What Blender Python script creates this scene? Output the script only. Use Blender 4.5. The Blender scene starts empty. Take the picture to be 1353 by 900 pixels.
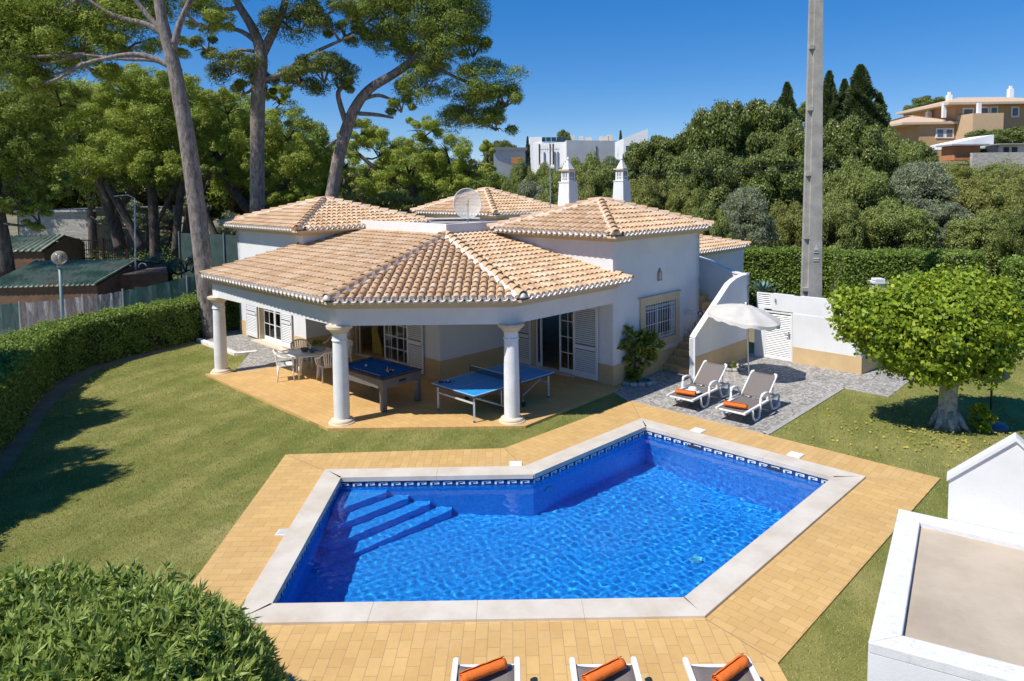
import bpy, bmesh, math, random
import numpy as np
from mathutils import Vector, Matrix

S = bpy.context.scene
COL = S.collection
rng = np.random.default_rng(7)
random.seed(7)
PI = math.pi
rad = math.radians

# ------------------------------------------------------------------ camera
EYE, FPX, CX, CY, PITCH, ROLL = 5.4, 903.0, 676.5, 309.0, rad(3.85), 0.0125
cam = bpy.data.objects.new('camera', bpy.data.cameras.new('camera'))
COL.objects.link(cam)
fw = Vector((0, math.cos(PITCH), -math.sin(PITCH)))
dn = Vector((0, -math.sin(PITCH), -math.cos(PITCH)))
xr = Vector((1, 0, 0))
cr, sr = math.cos(ROLL), math.sin(ROLL)
right = xr * cr + dn * sr
up = -(dn * cr - xr * sr)
M4 = Matrix((right, up, -fw)).transposed().to_4x4()
M4.translation = (0, 0, EYE)
cam.matrix_world = M4
cam.data.sensor_width = 36
cam.data.sensor_fit = 'HORIZONTAL'
cam.data.lens = 36 * FPX / 1353
cam.data.shift_y = -(450 - CY) / 1353
cam.data.clip_start = 0.1
cam.data.clip_end = 5000
S.camera = cam

# ------------------------------------------------------------------ light
SUNDIR = Vector((-0.60, -0.37, 1.0)).normalized()
W = bpy.data.worlds.new('World')
S.world = W
W.use_nodes = True
wn = W.node_tree.nodes
sky = wn.new('ShaderNodeTexSky')
sky.sky_type = 'NISHITA'
sky.sun_disc = False
sky.sun_elevation = math.asin(SUNDIR.z)
sky.sun_rotation = math.atan2(SUNDIR.x, SUNDIR.y)
sky.altitude = 2500
sky.air_density = 1.0
sky.dust_density = 0.0
sky.ozone_density = 5.0
gm = wn.new('ShaderNodeGamma'); gm.inputs[1].default_value = 0.6      # flatter, clearer blue as on a dry summer day
hs = wn.new('ShaderNodeHueSaturation'); hs.inputs['Hue'].default_value = .512; hs.inputs['Saturation'].default_value = 1.75; hs.inputs['Value'].default_value = 1.22
W.node_tree.links.new(sky.outputs[0], gm.inputs[0]); W.node_tree.links.new(gm.outputs[0], hs.inputs['Color'])
W.node_tree.links.new(hs.outputs[0], wn['Background'].inputs[0])
wn['Background'].inputs[1].default_value = 0.15
sl = bpy.data.lights.new('sun', 'SUN')
sl.energy = 4.2
sl.angle = rad(0.5)
sl.color = (1.0, 0.955, 0.88)
sun = bpy.data.objects.new('sun', sl)
sun.rotation_euler = (-SUNDIR).to_track_quat('-Z', 'Y').to_euler()
COL.objects.link(sun)
S.view_settings.view_transform = 'Standard'
S.view_settings.look = 'None'
S.view_settings.exposure = 0.50
S.view_settings.gamma = 1.0
try:
    S.cycles.use_denoising = True
    S.cycles.max_bounces = 10
    S.cycles.transparent_max_bounces = 12
except Exception:
    pass

# ------------------------------------------------------------------ picture measurements -> world
def ray(px, py):
    u = (px - CX) / FPX; v = (py - CY) / FPX
    a = u * cr - v * sr; b = u * sr + v * cr
    return a, math.cos(PITCH) - b * math.sin(PITCH), -math.sin(PITCH) - b * math.cos(PITCH)
def G(px, py, z=0.0):
    r = ray(px, py); t = (z - EYE) / r[2]
    return Vector((r[0] * t, r[1] * t, z))
def D(px, py, Y):
    r = ray(px, py); t = Y / r[1]
    return Vector((r[0] * t, Y, EYE + r[2] * t))

# ------------------------------------------------------------------ objects
def tag(o, label=None, cat=None, group=None, kind=None):
    if label: o['label'] = label
    if cat: o['category'] = cat
    if group: o['group'] = group
    if kind: o['kind'] = kind
    return o
def empty(name, loc=(0, 0, 0), rz=0.0, label=None, cat=None, group=None):
    o = bpy.data.objects.new(name, None)
    o.location = loc; o.rotation_euler = (0, 0, rz); o.empty_display_size = .2
    COL.objects.link(o)
    return tag(o, label, cat, group)
def copy_tree(o, parent=None):
    c = o.copy(); COL.objects.link(c); c.parent = parent
    if parent is not None: c.matrix_parent_inverse = o.matrix_parent_inverse.copy()
    for ch in [x for x in COL.objects if x.parent == o]:
        copy_tree(ch, c)
    return c

def wmat(o):
    m = o.matrix_basis.copy() if o.type != 'EMPTY' else Matrix.LocRotScale(o.location, o.rotation_euler, o.scale)
    if o.parent is None: return m
    return wmat(o.parent) @ o.matrix_parent_inverse @ m
def attach(o, parent):
    if parent is None: return o
    o.parent = parent; o.matrix_parent_inverse = wmat(parent).inverted(); return o

def join(objs, name, parent, smooth=None):
    """merge static mesh objects (world coordinates) into one"""
    mats = []; bm = bmesh.new()
    for o in objs:
        me = o.data; idx = []
        for mt in me.materials:
            if mt not in mats: mats.append(mt)
            idx.append(mats.index(mt))
        for p in me.polygons: p.material_index = idx[p.material_index] if p.material_index < len(idx) else 0
        bm.from_mesh(me)
    me = bpy.data.meshes.new(name); bm.to_mesh(me); bm.free()
    for mt in mats: me.materials.append(mt)
    for o in objs: bpy.data.objects.remove(o)
    o = bpy.data.objects.new(name, me); COL.objects.link(o); attach(o, parent); return o

class MB:
    """collects simple shapes; build() links them as one mesh object"""
    def __init__(s): s.v = []; s.f = []; s.uv = None; s.mi = []
    def add(s, vs, fs, m=0):
        n = len(s.v); s.v += [tuple(x) for x in vs]; s.f += [tuple(i + n for i in f) for f in fs]; s.mi += [m] * len(fs); return s
    def box(s, c, size, rz=0.0, m=0, R=None):
        x, y, z = [k / 2 for k in size]
        P = [Vector((a * x, b * y, d * z)) for d in (-1, 1) for a, b in ((-1, -1), (1, -1), (1, 1), (-1, 1))]
        R = R or Matrix.Rotation(rz, 3, 'Z')
        c = Vector(c)
        return s.add([R @ p + c for p in P], [(0, 3, 2, 1), (4, 5, 6, 7), (0, 1, 5, 4), (1, 2, 6, 5), (2, 3, 7, 6), (3, 0, 4, 7)], m)
    def bar(s, a, b, w, h, m=0, upv=(0, 0, 1)):
        a = Vector(a); b = Vector(b); d = b - a; L = d.length
        if L < 1e-6: return s
        d.normalize(); u = Vector(upv)
        if abs(d.dot(u)) > .99: u = Vector((0, 1, 0))
        sd = d.cross(u).normalized(); u = sd.cross(d).normalized()
        R = Matrix((d, -sd, u)).transposed()
        R = Matrix((sd, d, u)).transposed()
        return s.box((a + b) / 2, (w, L, h), m=m, R=R)
    def tube(s, pts, r, n=8, m=0, cap=True):
        pts = [Vector(p) for p in pts]
        rs = r if isinstance(r, (list, tuple)) else [r] * len(pts)
        vs = []; fs = []
        ref = None
        for i, p in enumerate(pts):
            d = (pts[min(i + 1, len(pts) - 1)] - pts[max(i - 1, 0)])
            if d.length < 1e-9: d = Vector((0, 0, 1))
            d.normalize()
            if ref is None:
                ref = Vector((0, 0, 1)) if abs(d.z) < .9 else Vector((1, 0, 0))
            a = d.cross(ref).normalized(); b = d.cross(a).normalized(); ref = a.cross(d).normalized()
            for k in range(n):
                t = 2 * PI * k / n
                vs.append(p + (a * math.cos(t) + b * math.sin(t)) * rs[i])
        for i in range(len(pts) - 1):
            for k in range(n):
                k2 = (k + 1) % n
                fs.append((i * n + k, i * n + k2, (i + 1) * n + k2, (i + 1) * n + k))
        if cap:
            fs.append(tuple(range(n))[::-1]); fs.append(tuple((len(pts) - 1) * n + k for k in range(n)))
        return s.add(vs, fs, m)
    def lathe(s, prof, c=(0, 0, 0), n=24, m=0):
        vs = []; fs = []; c = Vector(c)
        for r, z in prof:
            for k in range(n):
                t = 2 * PI * k / n; vs.append(c + Vector((r * math.cos(t), r * math.sin(t), z)))
        for i in range(len(prof) - 1):
            for k in range(n):
                k2 = (k + 1) % n; fs.append((i * n + k, i * n + k2, (i + 1) * n + k2, (i + 1) * n + k))
        fs.append(tuple(range(n))[::-1]); fs.append(tuple((len(prof) - 1) * n + k for k in range(n)))
        return s.add(vs, fs, m)
    def prism(s, poly, z0, z1, m=0):
        n = len(poly)
        area = sum(poly[i][0] * poly[(i + 1) % n][1] - poly[(i + 1) % n][0] * poly[i][1] for i in range(n))
        if area < 0: poly = poly[::-1]
        vs = [(p[0], p[1], z0) for p in poly] + [(p[0], p[1], z1) for p in poly]
        fs = [tuple(range(n))[::-1], tuple(range(n, 2 * n))] + [(i, (i + 1) % n, n + (i + 1) % n, n + i) for i in range(n)]
        return s.add(vs, fs, m)
    def build(s, name, mats, parent=None, smooth=False, bevel=0.0, loc=None, autosmooth=False):
        me = bpy.data.meshes.new(name)
        me.from_pydata([tuple(v) for v in s.v], [], s.f)
        if not isinstance(mats, (list, tuple)): mats = [mats]
        for mt in mats: me.materials.append(mt)
        if len(mats) > 1: me.polygons.foreach_set('material_index', s.mi)
        me.update()
        o = bpy.data.objects.new(name, me); COL.objects.link(o)
        if loc is not None:
            lv = Vector(loc)
            for v in me.vertices: v.co -= lv
            o.location = lv
        attach(o, parent)
        if smooth:
            me.polygons.foreach_set('use_smooth', [True] * len(me.polygons))
            if autosmooth:
                try: me.set_sharp_from_angle(angle=rad(40))
                except Exception: pass
        if bevel:
            b = o.modifiers.new('bevel', 'BEVEL'); b.width = bevel; b.segments = 2; b.limit_method = 'ANGLE'; b.angle_limit = rad(40)
        return o

def np_mesh(name, verts, nper, mat, parent=None, smooth=False):
    """verts: (n*nper,3) array, each face has its own nper vertices"""
    n = len(verts) // nper
    me = bpy.data.meshes.new(name)
    me.vertices.add(n * nper); me.vertices.foreach_set('co', np.ascontiguousarray(verts, dtype=np.float32).ravel())
    me.loops.add(n * nper); me.loops.foreach_set('vertex_index', np.arange(n * nper, dtype=np.int32))
    me.polygons.add(n); me.polygons.foreach_set('loop_start', np.arange(0, n * nper, nper, dtype=np.int32))
    try: me.polygons.foreach_set('loop_total', np.full(n, nper, dtype=np.int32))
    except Exception: pass
    me.materials.append(mat); me.update(calc_edges=True)
    o = bpy.data.objects.new(name, me); COL.objects.link(o); attach(o, parent)
    return o

# ------------------------------------------------------------------ materials
def lin(c):
    return tuple(((x / 255 / 12.92) if x / 255 <= .04045 else (((x / 255 + .055) / 1.055) ** 2.4)) for x in c)
class NT:
    def __init__(s, name):
        s.m = bpy.data.materials.new(name); s.m.use_nodes = True
        s.t = s.m.node_tree; s.n = s.t.nodes; s.b = s.n['Principled BSDF']; s.out = s.n['Material Output']
    def new(s, typ, **kw):
        nd = s.n.new(typ)
        for k, v in kw.items():
            if k.startswith('i_'): nd.inputs[k[2:].replace('_', ' ')].default_value = v
            else: setattr(nd, k, v)
        return nd
    def link(s, a, b): s.t.links.new(a, b)
    def ramp(s, fac, stops):
        r = s.new('ShaderNodeValToRGB'); e = r.color_ramp.elements
        while len(e) < len(stops): e.new(.5)
        for i, (p, c) in enumerate(stops):
            e[i].position = p; e[i].color = (*c[:3], 1)
        s.link(fac, r.inputs[0]); return r.outputs[0]
    def noise(s, scale, detail=4, rough=.6, vec=None, dist=0.0):
        nd = s.new('ShaderNodeTexNoise'); nd.inputs['Scale'].default_value = scale; nd.inputs['Detail'].default_value = detail
        nd.inputs['Roughness'].default_value = rough; nd.inputs['Distortion'].default_value = dist
        if vec is not None: s.link(vec, nd.inputs['Vector'])
        return nd.outputs['Fac']
    def coord(s, which='Object'):
        if which == 'World':
            return s.new('ShaderNodeNewGeometry').outputs['Position']
        return s.new('ShaderNodeTexCoord').outputs[which]
    def mix(s, f, a, b, mode='MIX'):
        nd = s.new('ShaderNodeMix', data_type='RGBA', blend_type=mode)
        for v, k in ((f, 0), (a, 6), (b, 7)):
            if hasattr(v, 'links') or hasattr(v, 'is_linked'): s.link(v, nd.inputs[k])
            elif k == 0: nd.inputs[0].default_value = v
            else: nd.inputs[k].default_value = (*v[:3], 1)
        return nd.outputs[2]
    def bump(s, h, strength=.3, dist=.02):
        b = s.new('ShaderNodeBump'); b.inputs['Strength'].default_value = strength; b.inputs['Distance'].default_value = dist
        s.link(h, b.inputs['Height']); s.link(b.outputs[0], s.b.inputs['Normal']); return b
    def scale(s, vec, sc):
        mp = s.new('ShaderNodeMapping'); mp.inputs['Scale'].default_value = sc; s.link(vec, mp.inputs[0]); return mp.outputs[0]
    def rough(s, v): s.b.inputs['Roughness'].default_value = v; return s
    def spec(s, v): s.b.inputs['Specular IOR Level'].default_value = v; return s

def simple(name, col, rough=.6, var=.12, scale=2.0, bump=0.0, bscale=60, metal=0.0, bd=.01, spec=.5, c2=None, detail=5):
    t = NT(name); t.b.inputs['Roughness'].default_value = rough; t.b.inputs['Metallic'].default_value = metal; t.spec(spec)
    p = t.coord('World')
    f = t.noise(scale, detail, .65, p)
    lo = tuple(c * (1 - var) for c in col); hi = tuple(min(1, c * (1 + var * .6)) for c in col)
    if c2: lo = c2
    t.link(t.ramp(f, [(.3, lo), (.62, hi)]), t.b.inputs['Base Color'])
    if bump: t.bump(t.noise(bscale, 4, .6, p), bump, bd)
    return t.m

def leaf_mat(name, dark, light, tint=None, trans=.3, nscale=.6, rough=.45):
    t = NT(name)
    ge = t.new('ShaderNodeNewGeometry')
    c1 = t.ramp(ge.outputs['Random Per Island'], [(.05, dark), (.85, light)])
    f = t.noise(nscale, 3, .6, ge.outputs['Position'])
    ff = t.new('ShaderNodeMapRange'); ff.inputs[1].default_value = .35; ff.inputs[2].default_value = .65
    t.link(f, ff.inputs[0])
    tn = tint or tuple(x * .62 for x in light)
    fm = t.new('ShaderNodeMath', operation='MULTIPLY'); fm.inputs[1].default_value = .55
    t.link(ff.outputs[0], fm.inputs[0])
    c = t.mix(fm.outputs[0], c1, tn)
    t.link(c, t.b.inputs['Base Color']); t.b.inputs['Roughness'].default_value = rough; t.spec(.35)
    tr = t.new('ShaderNodeBsdfTranslucent'); t.link(c, tr.inputs[0])
    mx = t.new('ShaderNodeMixShader'); mx.inputs[0].default_value = trans
    t.link(t.b.outputs[0], mx.inputs[1]); t.link(tr.outputs[0], mx.inputs[2]); t.link(mx.outputs[0], t.out.inputs[0])
    return t.m

def brick_mat(name, c1, c2, mortar, bw, bh, msize=.006, offset=.5, rough=.6, var=.18, uv='UV', bump=.35, stain=None):
    t = NT(name); t.rough(rough)
    v = t.coord(uv)
    b = t.new('ShaderNodeTexBrick', offset=offset)
    b.inputs['Scale'].default_value = 1; b.inputs['Brick Width'].default_value = bw; b.inputs['Row Height'].default_value = bh
    b.inputs['Mortar Size'].default_value = msize; b.inputs['Mortar Smooth'].default_value = .3; b.inputs['Bias'].default_value = -.1
    b.inputs['Color1'].default_value = (*c1, 1); b.inputs['Color2'].default_value = (*c2, 1); b.inputs['Mortar'].default_value = (*mortar, 1)
    t.link(v, b.inputs[0])
    p = t.coord('World')
    n1 = t.noise(1.1, 5, .65, p); n2 = t.noise(14, 4, .6, p)
    g = t.ramp(n1, [(.3, (1 - var,) * 3), (.65, (1.0,) * 3)])
    c = t.mix(1.0, b.outputs[0], g, 'MULTIPLY')
    g2 = t.ramp(n2, [(.3, (1 - var * .6,) * 3), (.7, (1.0,) * 3)])
    c = t.mix(1.0, c, g2, 'MULTIPLY')
    if stain:
        n3 = t.noise(.7, 6, .7, t.scale(p, (1, 1.7, 1)))
        fm = t.new('ShaderNodeMapRange'); fm.inputs[1].default_value = .55; fm.inputs[2].default_value = .72; fm.inputs[4].default_value = .5
        t.link(n3, fm.inputs[0]); c = t.mix(fm.outputs[0], c, stain)
    t.link(c, t.b.inputs['Base Color'])
    inv = t.new('ShaderNodeMath', operation='SUBTRACT'); inv.inputs[0].default_value = 1; t.link(b.outputs['Fac'], inv.inputs[1])
    t.bump(inv.outputs[0], bump, .006)
    return t.m

def plaster(name):
    t = NT(name); t.rough(.82); p = t.coord('World')
    a = t.ramp(t.noise(1.1, 6, .65, p), [(.30, (.64, .635, .63)), (.58, (.71, .708, .705))])
    st = t.noise(3.0, 6, .7, t.scale(p, (2.2, 2.2, .22)))            # rain streaks
    c = t.mix(1.0, a, t.ramp(st, [(.28, (.94, .935, .92)), (.42, (1, 1, 1))]), 'MULTIPLY')
    sp2 = t.noise(22, 5, .75, p)
    c = t.mix(1.0, c, t.ramp(sp2, [(.27, (.88, .87, .85)), (.40, (1, 1, 1))]), 'MULTIPLY')
    t.link(c, t.b.inputs['Base Color']); t.bump(t.noise(38, 5, .7, p), .35, .006); return t.m
WHITE = plaster('white_plaster')
CEILWHITE = simple('porch_ceiling_paint', (.78, .77, .75), .8, .05, 1.3)  # plain even white for ceiling and soffit
OCHRE = simple('ochre_render', (.56, .40, .21), .8, .12, 1.6, .25, 50, bd=.004)
CREAM = simple('cream_moulding', (.58, .46, .30), .75, .10, 2.0, .15, 50)
CREAMSTONE = simple('cream_stone', (.62, .52, .38), .7, .12, 3.0, .2, 40)
PVC = simple('white_lacquer', (.72, .72, .71), .4, .04, 1.0)
DARKROOM = simple('room_gloom_colour', (.25, .23, .21), .9, .05, 1.0)  # indoor gloom put into the partition colour
STEPTILE = simple('step_clay_tile', (.60, .38, .17), .6, .25, 6.0, .2, 60)
PAVE = brick_mat('yellow_deck_tile', (.58, .36, .132), (.65, .42, .165), (.38, .25, .11), .30, .15, .004, var=.12, stain=(.58, .38, .20))
PORCHT = brick_mat('porch_floor_tile', (.60, .37, .135), (.66, .42, .17), (.38, .23, .10), .30, .15, .0035, var=.15)
def sett_mat():
    t = NT('grey_cobble_mosaic'); t.rough(.85); p = t.coord('World')
    v = t.new('ShaderNodeTexVoronoi', feature='F1'); v.inputs['Scale'].default_value = 14.0; v.inputs['Randomness'].default_value = .75; t.link(p, v.inputs[0])
    e = t.new('ShaderNodeTexVoronoi', feature='DISTANCE_TO_EDGE'); e.inputs['Scale'].default_value = 14.0; e.inputs['Randomness'].default_value = .75; t.link(p, e.inputs[0])
    c = t.ramp(v.outputs['Color'], [(.15, (.24, .23, .215)), (.5, (.37, .355, .33)), (.85, (.50, .48, .45))])
    ed = t.ramp(e.outputs['Distance'], [(.02, (.50, .46, .42)), (.08, (1, 1, 1))]); c = t.mix(1.0, c, ed, 'MULTIPLY')
    c = t.mix(1.0, c, t.ramp(t.noise(1.2, 5, .65, p), [(.3, (.78, .76, .74)), (.6, (1, 1, 1))]), 'MULTIPLY')
    t.link(c, t.b.inputs['Base Color']); t.bump(ed, .6, .012); return t.m
GRAVELP = sett_mat()
COPING = simple('travertine_coping', (.57, .52, .45), .55, .12, 1.6, .12, 30, c2=(.49, .42, .33), detail=8)
BLUEPLASTIC = simple('dark_plastic', (.03, .03, .035), .4, .1)
METAL = simple('galvanised_metal', (.45, .46, .47), .4, .12, 8, metal=.7)
BLACK = simple('black_rubber', (.02, .02, .02), .5, .1)
GLASS = NT('window_glass')
GLASS.b.inputs['Base Color'].default_value = (.03, .035, .04, 1); GLASS.rough(.03); GLASS.spec(.9)
_lw = GLASS.new('ShaderNodeFresnel'); _lw.inputs[0].default_value = 1.5
_tr = GLASS.new('ShaderNodeBsdfTransparent'); _tr.inputs[0].default_value = (.75, .78, .78, 1)
_gl = GLASS.new('ShaderNodeBsdfGlossy'); _gl.inputs['Roughness'].default_value = .03
_mx = GLASS.new('ShaderNodeMixShader'); GLASS.link(_lw.outputs[0], _mx.inputs[0]); GLASS.link(_tr.outputs[0], _mx.inputs[1]); GLASS.link(_gl.outputs[0], _mx.inputs[2]); GLASS.link(_mx.outputs[0], GLASS.out.inputs[0])
GLASS = GLASS.m

def tile_roof_mat():
    t = NT('clay_roof_tile'); t.rough(.75)
    ge = t.new('ShaderNodeNewGeometry')
    c = t.ramp(ge.outputs['Random Per Island'], [(.0, (.50, .315, .175)), (.4, (.59, .39, .225)), (.75, (.625, .435, .27)), (1.0, (.66, .50, .35))])
    p = ge.outputs['Position']
    n = t.noise(1.3, 6, .7, p)
    g = t.ramp(n, [(.32, (.80, .79, .77)), (.6, (1, 1, 1))])
    c = t.mix(1.0, c, g, 'MULTIPLY')
    n2 = t.noise(9, 5, .7, p)
    fm = t.new('ShaderNodeMapRange'); fm.inputs[1].default_value = .62; fm.inputs[2].default_value = .78; fm.inputs[4].default_value = .35
    t.link(n2, fm.inputs[0]); c = t.mix(fm.outputs[0], c, (.25, .17, .12))
    t.link(c, t.b.inputs['Base Color']); t.bump(t.noise(60, 3, .6, p), .15, .004)
    return t.m
ROOFT = tile_roof_mat()
MORTAR = simple('white_lime_mortar', (.74, .70, .66), .85, .2, 5.0, .3, 40)

def sheet(name, polys, z, mat, uvdirs=None, label=None, kind='structure', holes=None, parent=None, uvcentre=None):
    """flat sheet(s) with UV in metres, u along the direction given per polygon"""
    bm = bmesh.new(); uvl = bm.loops.layers.uv.new('UVMap')
    if holes:
        es = []
        for loop in [polys[0]] + holes:
            vs = [bm.verts.new((p[0], p[1], z)) for p in loop]
            es += [bm.edges.new((vs[i], vs[(i + 1) % len(vs)])) for i in range(len(vs))]
        bmesh.ops.triangle_fill(bm, edges=es, use_beauty=True)
    else:
        for poly in polys:
            bm.faces.new([bm.verts.new((p[0], p[1], z)) for p in poly])
    bm.normal_update()
    for i, f in enumerate(bm.faces):
        if f.normal.z < 0: f.normal_flip()
        d = (1, 0)
        if uvdirs and not holes: d = uvdirs[i]
        o = (0, 0)
        if uvcentre and not holes: o = uvcentre[i]
        for l in f.loops:
            x, y = l.vert.co.x - o[0], l.vert.co.y - o[1]
            l[uvl].uv = (x * d[0] + y * d[1], -x * d[1] + y * d[0])
    me = bpy.data.meshes.new(name); bm.to_mesh(me); bm.free(); me.materials.append(mat)
    o = bpy.data.objects.new(name, me); COL.objects.link(o); attach(o, parent)
    tag(o, label, None, None, kind if parent is None else None)
    return o

R2 = 2 ** -.5
dC = Vector((R2, R2, 0)); dD = Vector((-R2, R2, 0))
def V(x, y, z=0.0): return Vector((x, y, z))

# ================================================================== POOL
inner = [V(-3.27, 12.42), V(.34, 12.45), V(2.93, 14.93), V(5.85, 12.16), V(2.19, 8.52), V(-3.2, 8.5)]
outer = [V(-3.64, 12.78), V(.19, 12.82), V(2.93, 15.45), V(6.41, 12.16), V(2.34, 8.16), V(-3.55, 8.13)]
def G2(px, py): q = G(px, py); return V(q.x, q.y)
deckout = [V(-4.68, 13.63), V(-.22, 13.82), V(2.93, 16.85), V(7.75, 12.12), V(2.93, 7.35), V(2.93, 5.2), V(-4.3, 5.2), V(-4.42, 8.13)]

# ground with the pool cut out of it
lawn_t = NT('lawn_turf'); lawn_t.rough(.9); lawn_t.spec(.15)
_p = lawn_t.coord('World')
_n1 = lawn_t.noise(.35, 5, .65, _p); _n2 = lawn_t.noise(2.4, 6, .7, _p); _n3 = lawn_t.noise(60, 4, .8, _p)
_c = lawn_t.ramp(_n1, [(.32, (.22, .25, .055)), (.50, (.35, .335, .10)), (.68, (.52, .44, .17))])
_c = lawn_t.mix(1.0, _c, lawn_t.ramp(_n2, [(.28, (.68, .70, .66)), (.70, (1.0, 1.0, 1.0))]), 'MULTIPLY')
_c = lawn_t.mix(1.0, _c, lawn_t.ramp(_n3, [(.30, (.45, .48, .42)), (.62, (1.0, 1.0, 1.0))]), 'MULTIPLY')
_st = lawn_t.new('ShaderNodeTexWave', wave_type='BANDS', bands_direction='X'); _st.inputs['Scale'].default_value = .30; _st.inputs['Distortion'].default_value = 3.0; _st.inputs['Detail'].default_value = 2
_mp = lawn_t.new('ShaderNodeMapping'); _mp.inputs['Rotation'].default_value = (0, 0, rad(20)); lawn_t.link(_p, _mp.inputs[0]); lawn_t.link(_mp.outputs[0], _st.inputs[0])
_c = lawn_t.mix(1.0, _c, lawn_t.ramp(_st.outputs['Fac'], [(.38, (.82, .87, .80)), (.62, (1.0, 1.0, 1.0))]), 'MULTIPLY')
lawn_t.link(_c, lawn_t.b.inputs['Base Color']); lawn_t.bump(_n3, .8, .03)
LAWN = lawn_t.m
EARTH = simple('dry_earth', (.22, .16, .10), .95, .35, 1.2, .5, 12, bd=.03)
DRYGROUND = simple('wild_ground', (.16, .14, .07), .95, .4, .15, .5, 4, bd=.08)
far = [V(-2500, -60), V(2500, -60), V(2500, 4000), V(-2500, 4000)]
sheet('ground', [far], -.02, DRYGROUND, holes=[outer])
lawnpoly = [V(-11.4, 24.2), V(-12.0, 22.3), V(-12.75, 20.6), V(-12.5, 19.2), V(-11.7, 16.9), V(-10.7, 14.8), V(-9.9, 13.0), V(-9.1, 11), V(-8.3, 8.8), V(-7.5, 5), V(14, 4), V(30, 12), V(30, 26), V(12.2, 22), V(11.0, 19.0), V(8.9, 17.9), V(5.9, 15.0), V(2.8, 17.3), V(2.0, 18.5), V(-6, 21.9), V(-9.2, 22.2)]
sheet('lawn', [lawnpoly], 0.0, LAWN, holes=[outer])
sheet('earth_border', [[V(-11.4, 24.2), V(-12.0, 22.3), V(-12.75, 20.6), V(-12.5, 19.2), V(-11.7, 16.9), V(-10.7, 14.8), V(-9.9, 13.0), V(-9.1, 11), V(-8.3, 8.8), V(-7.5, 5), V(-13, 5), V(-13, 14), V(-17, 20), V(-13.5, 26.5)]], -.006, EARTH)

# deck strips: one polygon per pool side, tile length laid across each strip
oi = outer
def dirn(a, b): d = (b - a); d.normalize(); return d
def perp(d): return (-d.y, d.x)
strips = []
e = dirn(oi[0], oi[1]); strips.append(([oi[0], oi[1], deckout[1], deckout[0]], perp(e)))
e = dirn(oi[1], oi[2]); strips.append(([oi[1], oi[2], deckout[2], deckout[1]], perp(e)))
e = dirn(oi[2], oi[3]); strips.append(([oi[2], oi[3], deckout[3], deckout[2]], perp(e)))
e = dirn(oi[3], oi[4]); strips.append(([oi[3], deckout[3], deckout[4], V(2.93, 7.3) if False else oi[4]], perp(e)))
strips.append(([oi[4], deckout[4], deckout[5], deckout[6], deckout[7], oi[5]], (0, 1)))
e = dirn(oi[5], oi[0]); strips.append(([oi[5], deckout[7], deckout[0], oi[0]], perp(e)))
bmd = bmesh.new(); uvl = bmd.loops.layers.uv.new('UVMap')
for k, (poly, d) in enumerate(strips):
    poly = list(poly)
    area = sum(poly[i].x * poly[(i + 1) % len(poly)].y - poly[(i + 1) % len(poly)].x * poly[i].y for i in range(len(poly)))
    if area < 0: poly = poly[::-1]
    top = [bmd.verts.new((p.x, p.y, .025)) for p in poly]; bot = [bmd.verts.new((p.x, p.y, -.03)) for p in poly]
    fs = [bmd.faces.new(top)] + [bmd.faces.new((top[i], bot[i], bot[(i + 1) % len(top)], top[(i + 1) % len(top)])) for i in range(len(top))]
    for f in fs:
        for l in f.loops:
            x, y = l.vert.co.x, l.vert.co.y
            l[uvl].uv = (x * d[0] + y * d[1] + k * .37, -x * d[1] + y * d[0] + k * 1.3)
me = bpy.data.meshes.new('pool_deck'); bmd.to_mesh(me); bmd.free(); me.materials.append(PAVE)
o = bpy.data.objects.new('pool_deck', me); COL.objects.link(o); tag(o, kind='structure')
# thin dark mitre joints where strips meet
JOINT = simple('joint_sand', (.30, .19, .10), .9, .1)
mj = MB()
for a, b in ((oi[0], deckout[0]), (oi[1], deckout[1]), (oi[2], deckout[2]), (oi[4], deckout[4])):
    d = (b - a).normalized(); mj.bar(a + d * .01 + V(0, 0, .0255), b - d * .02 + V(0, 0, .0255), .010, .004)
mj.build('deck_joints', JOINT); tag(COL.objects[-1], kind='structure')

pool = empty('swimming_pool', (0, 10.5, 0), 0, 'blue mosaic swimming pool with a pale stone rim between the villa and the camera', 'swimming pool')
# basin
tb = NT('blue_mosaic'); tb.rough(.25)
_uv = tb.coord('UV')
_b = tb.new('ShaderNodeTexBrick', offset=0.0); _b.inputs['Scale'].default_value = 1; _b.inputs['Brick Width'].default_value = .05; _b.inputs['Row Height'].default_value = .05; _b.inputs['Mortar Size'].default_value = .003
_b.inputs['Color1'].default_value = (.012, .24, .70, 1); _b.inputs['Color2'].default_value = (.028, .38, .86, 1); _b.inputs['Mortar'].default_value = (.04, .36, .80, 1)
tb.link(_uv, _b.inputs[0]); tb.link(_b.outputs[0], tb.b.inputs['Base Color'])
MOSAIC = tb.m
NAVY = simple('navy_glazed_tile', (.006, .035, .16), .2, .25, 25)
WHITETILE = simple('white_glazed_tile', (.62, .70, .74), .2, .04)
def depth_at(x): return -1.15 - .11 * (x + 3.2)
bmd = bmesh.new(); uvl = bmd.loops.layers.uv.new('UVMap')
n = len(inner)
topv = [bmd.verts.new((p.x, p.y, -.03)) for p in inner]; botv = [bmd.verts.new((p.x, p.y, depth_at(p.x))) for p in inner]
f = bmd.faces.new(botv[::-1]); f.normal_update()
if f.normal.z < 0: f.normal_flip()
for l in f.loops: l[uvl].uv = (l.vert.co.x, l.vert.co.y)
for i in range(n):
    j = (i + 1) % n; L = (inner[j] - inner[i]).length
    f = bmd.faces.new((topv[i], topv[j], botv[j], botv[i]))
    for l, uvv in zip(f.loops, ((0, 0), (L, 0), (L, -1.3), (0, -1.3))): l[uvl].uv = uvv
bmesh.ops.recalc_face_normals(bmd, faces=bmd.faces)
me = bpy.data.meshes.new('basin'); bmd.to_mesh(me); bmd.free(); me.materials.append(MOSAIC)
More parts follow.
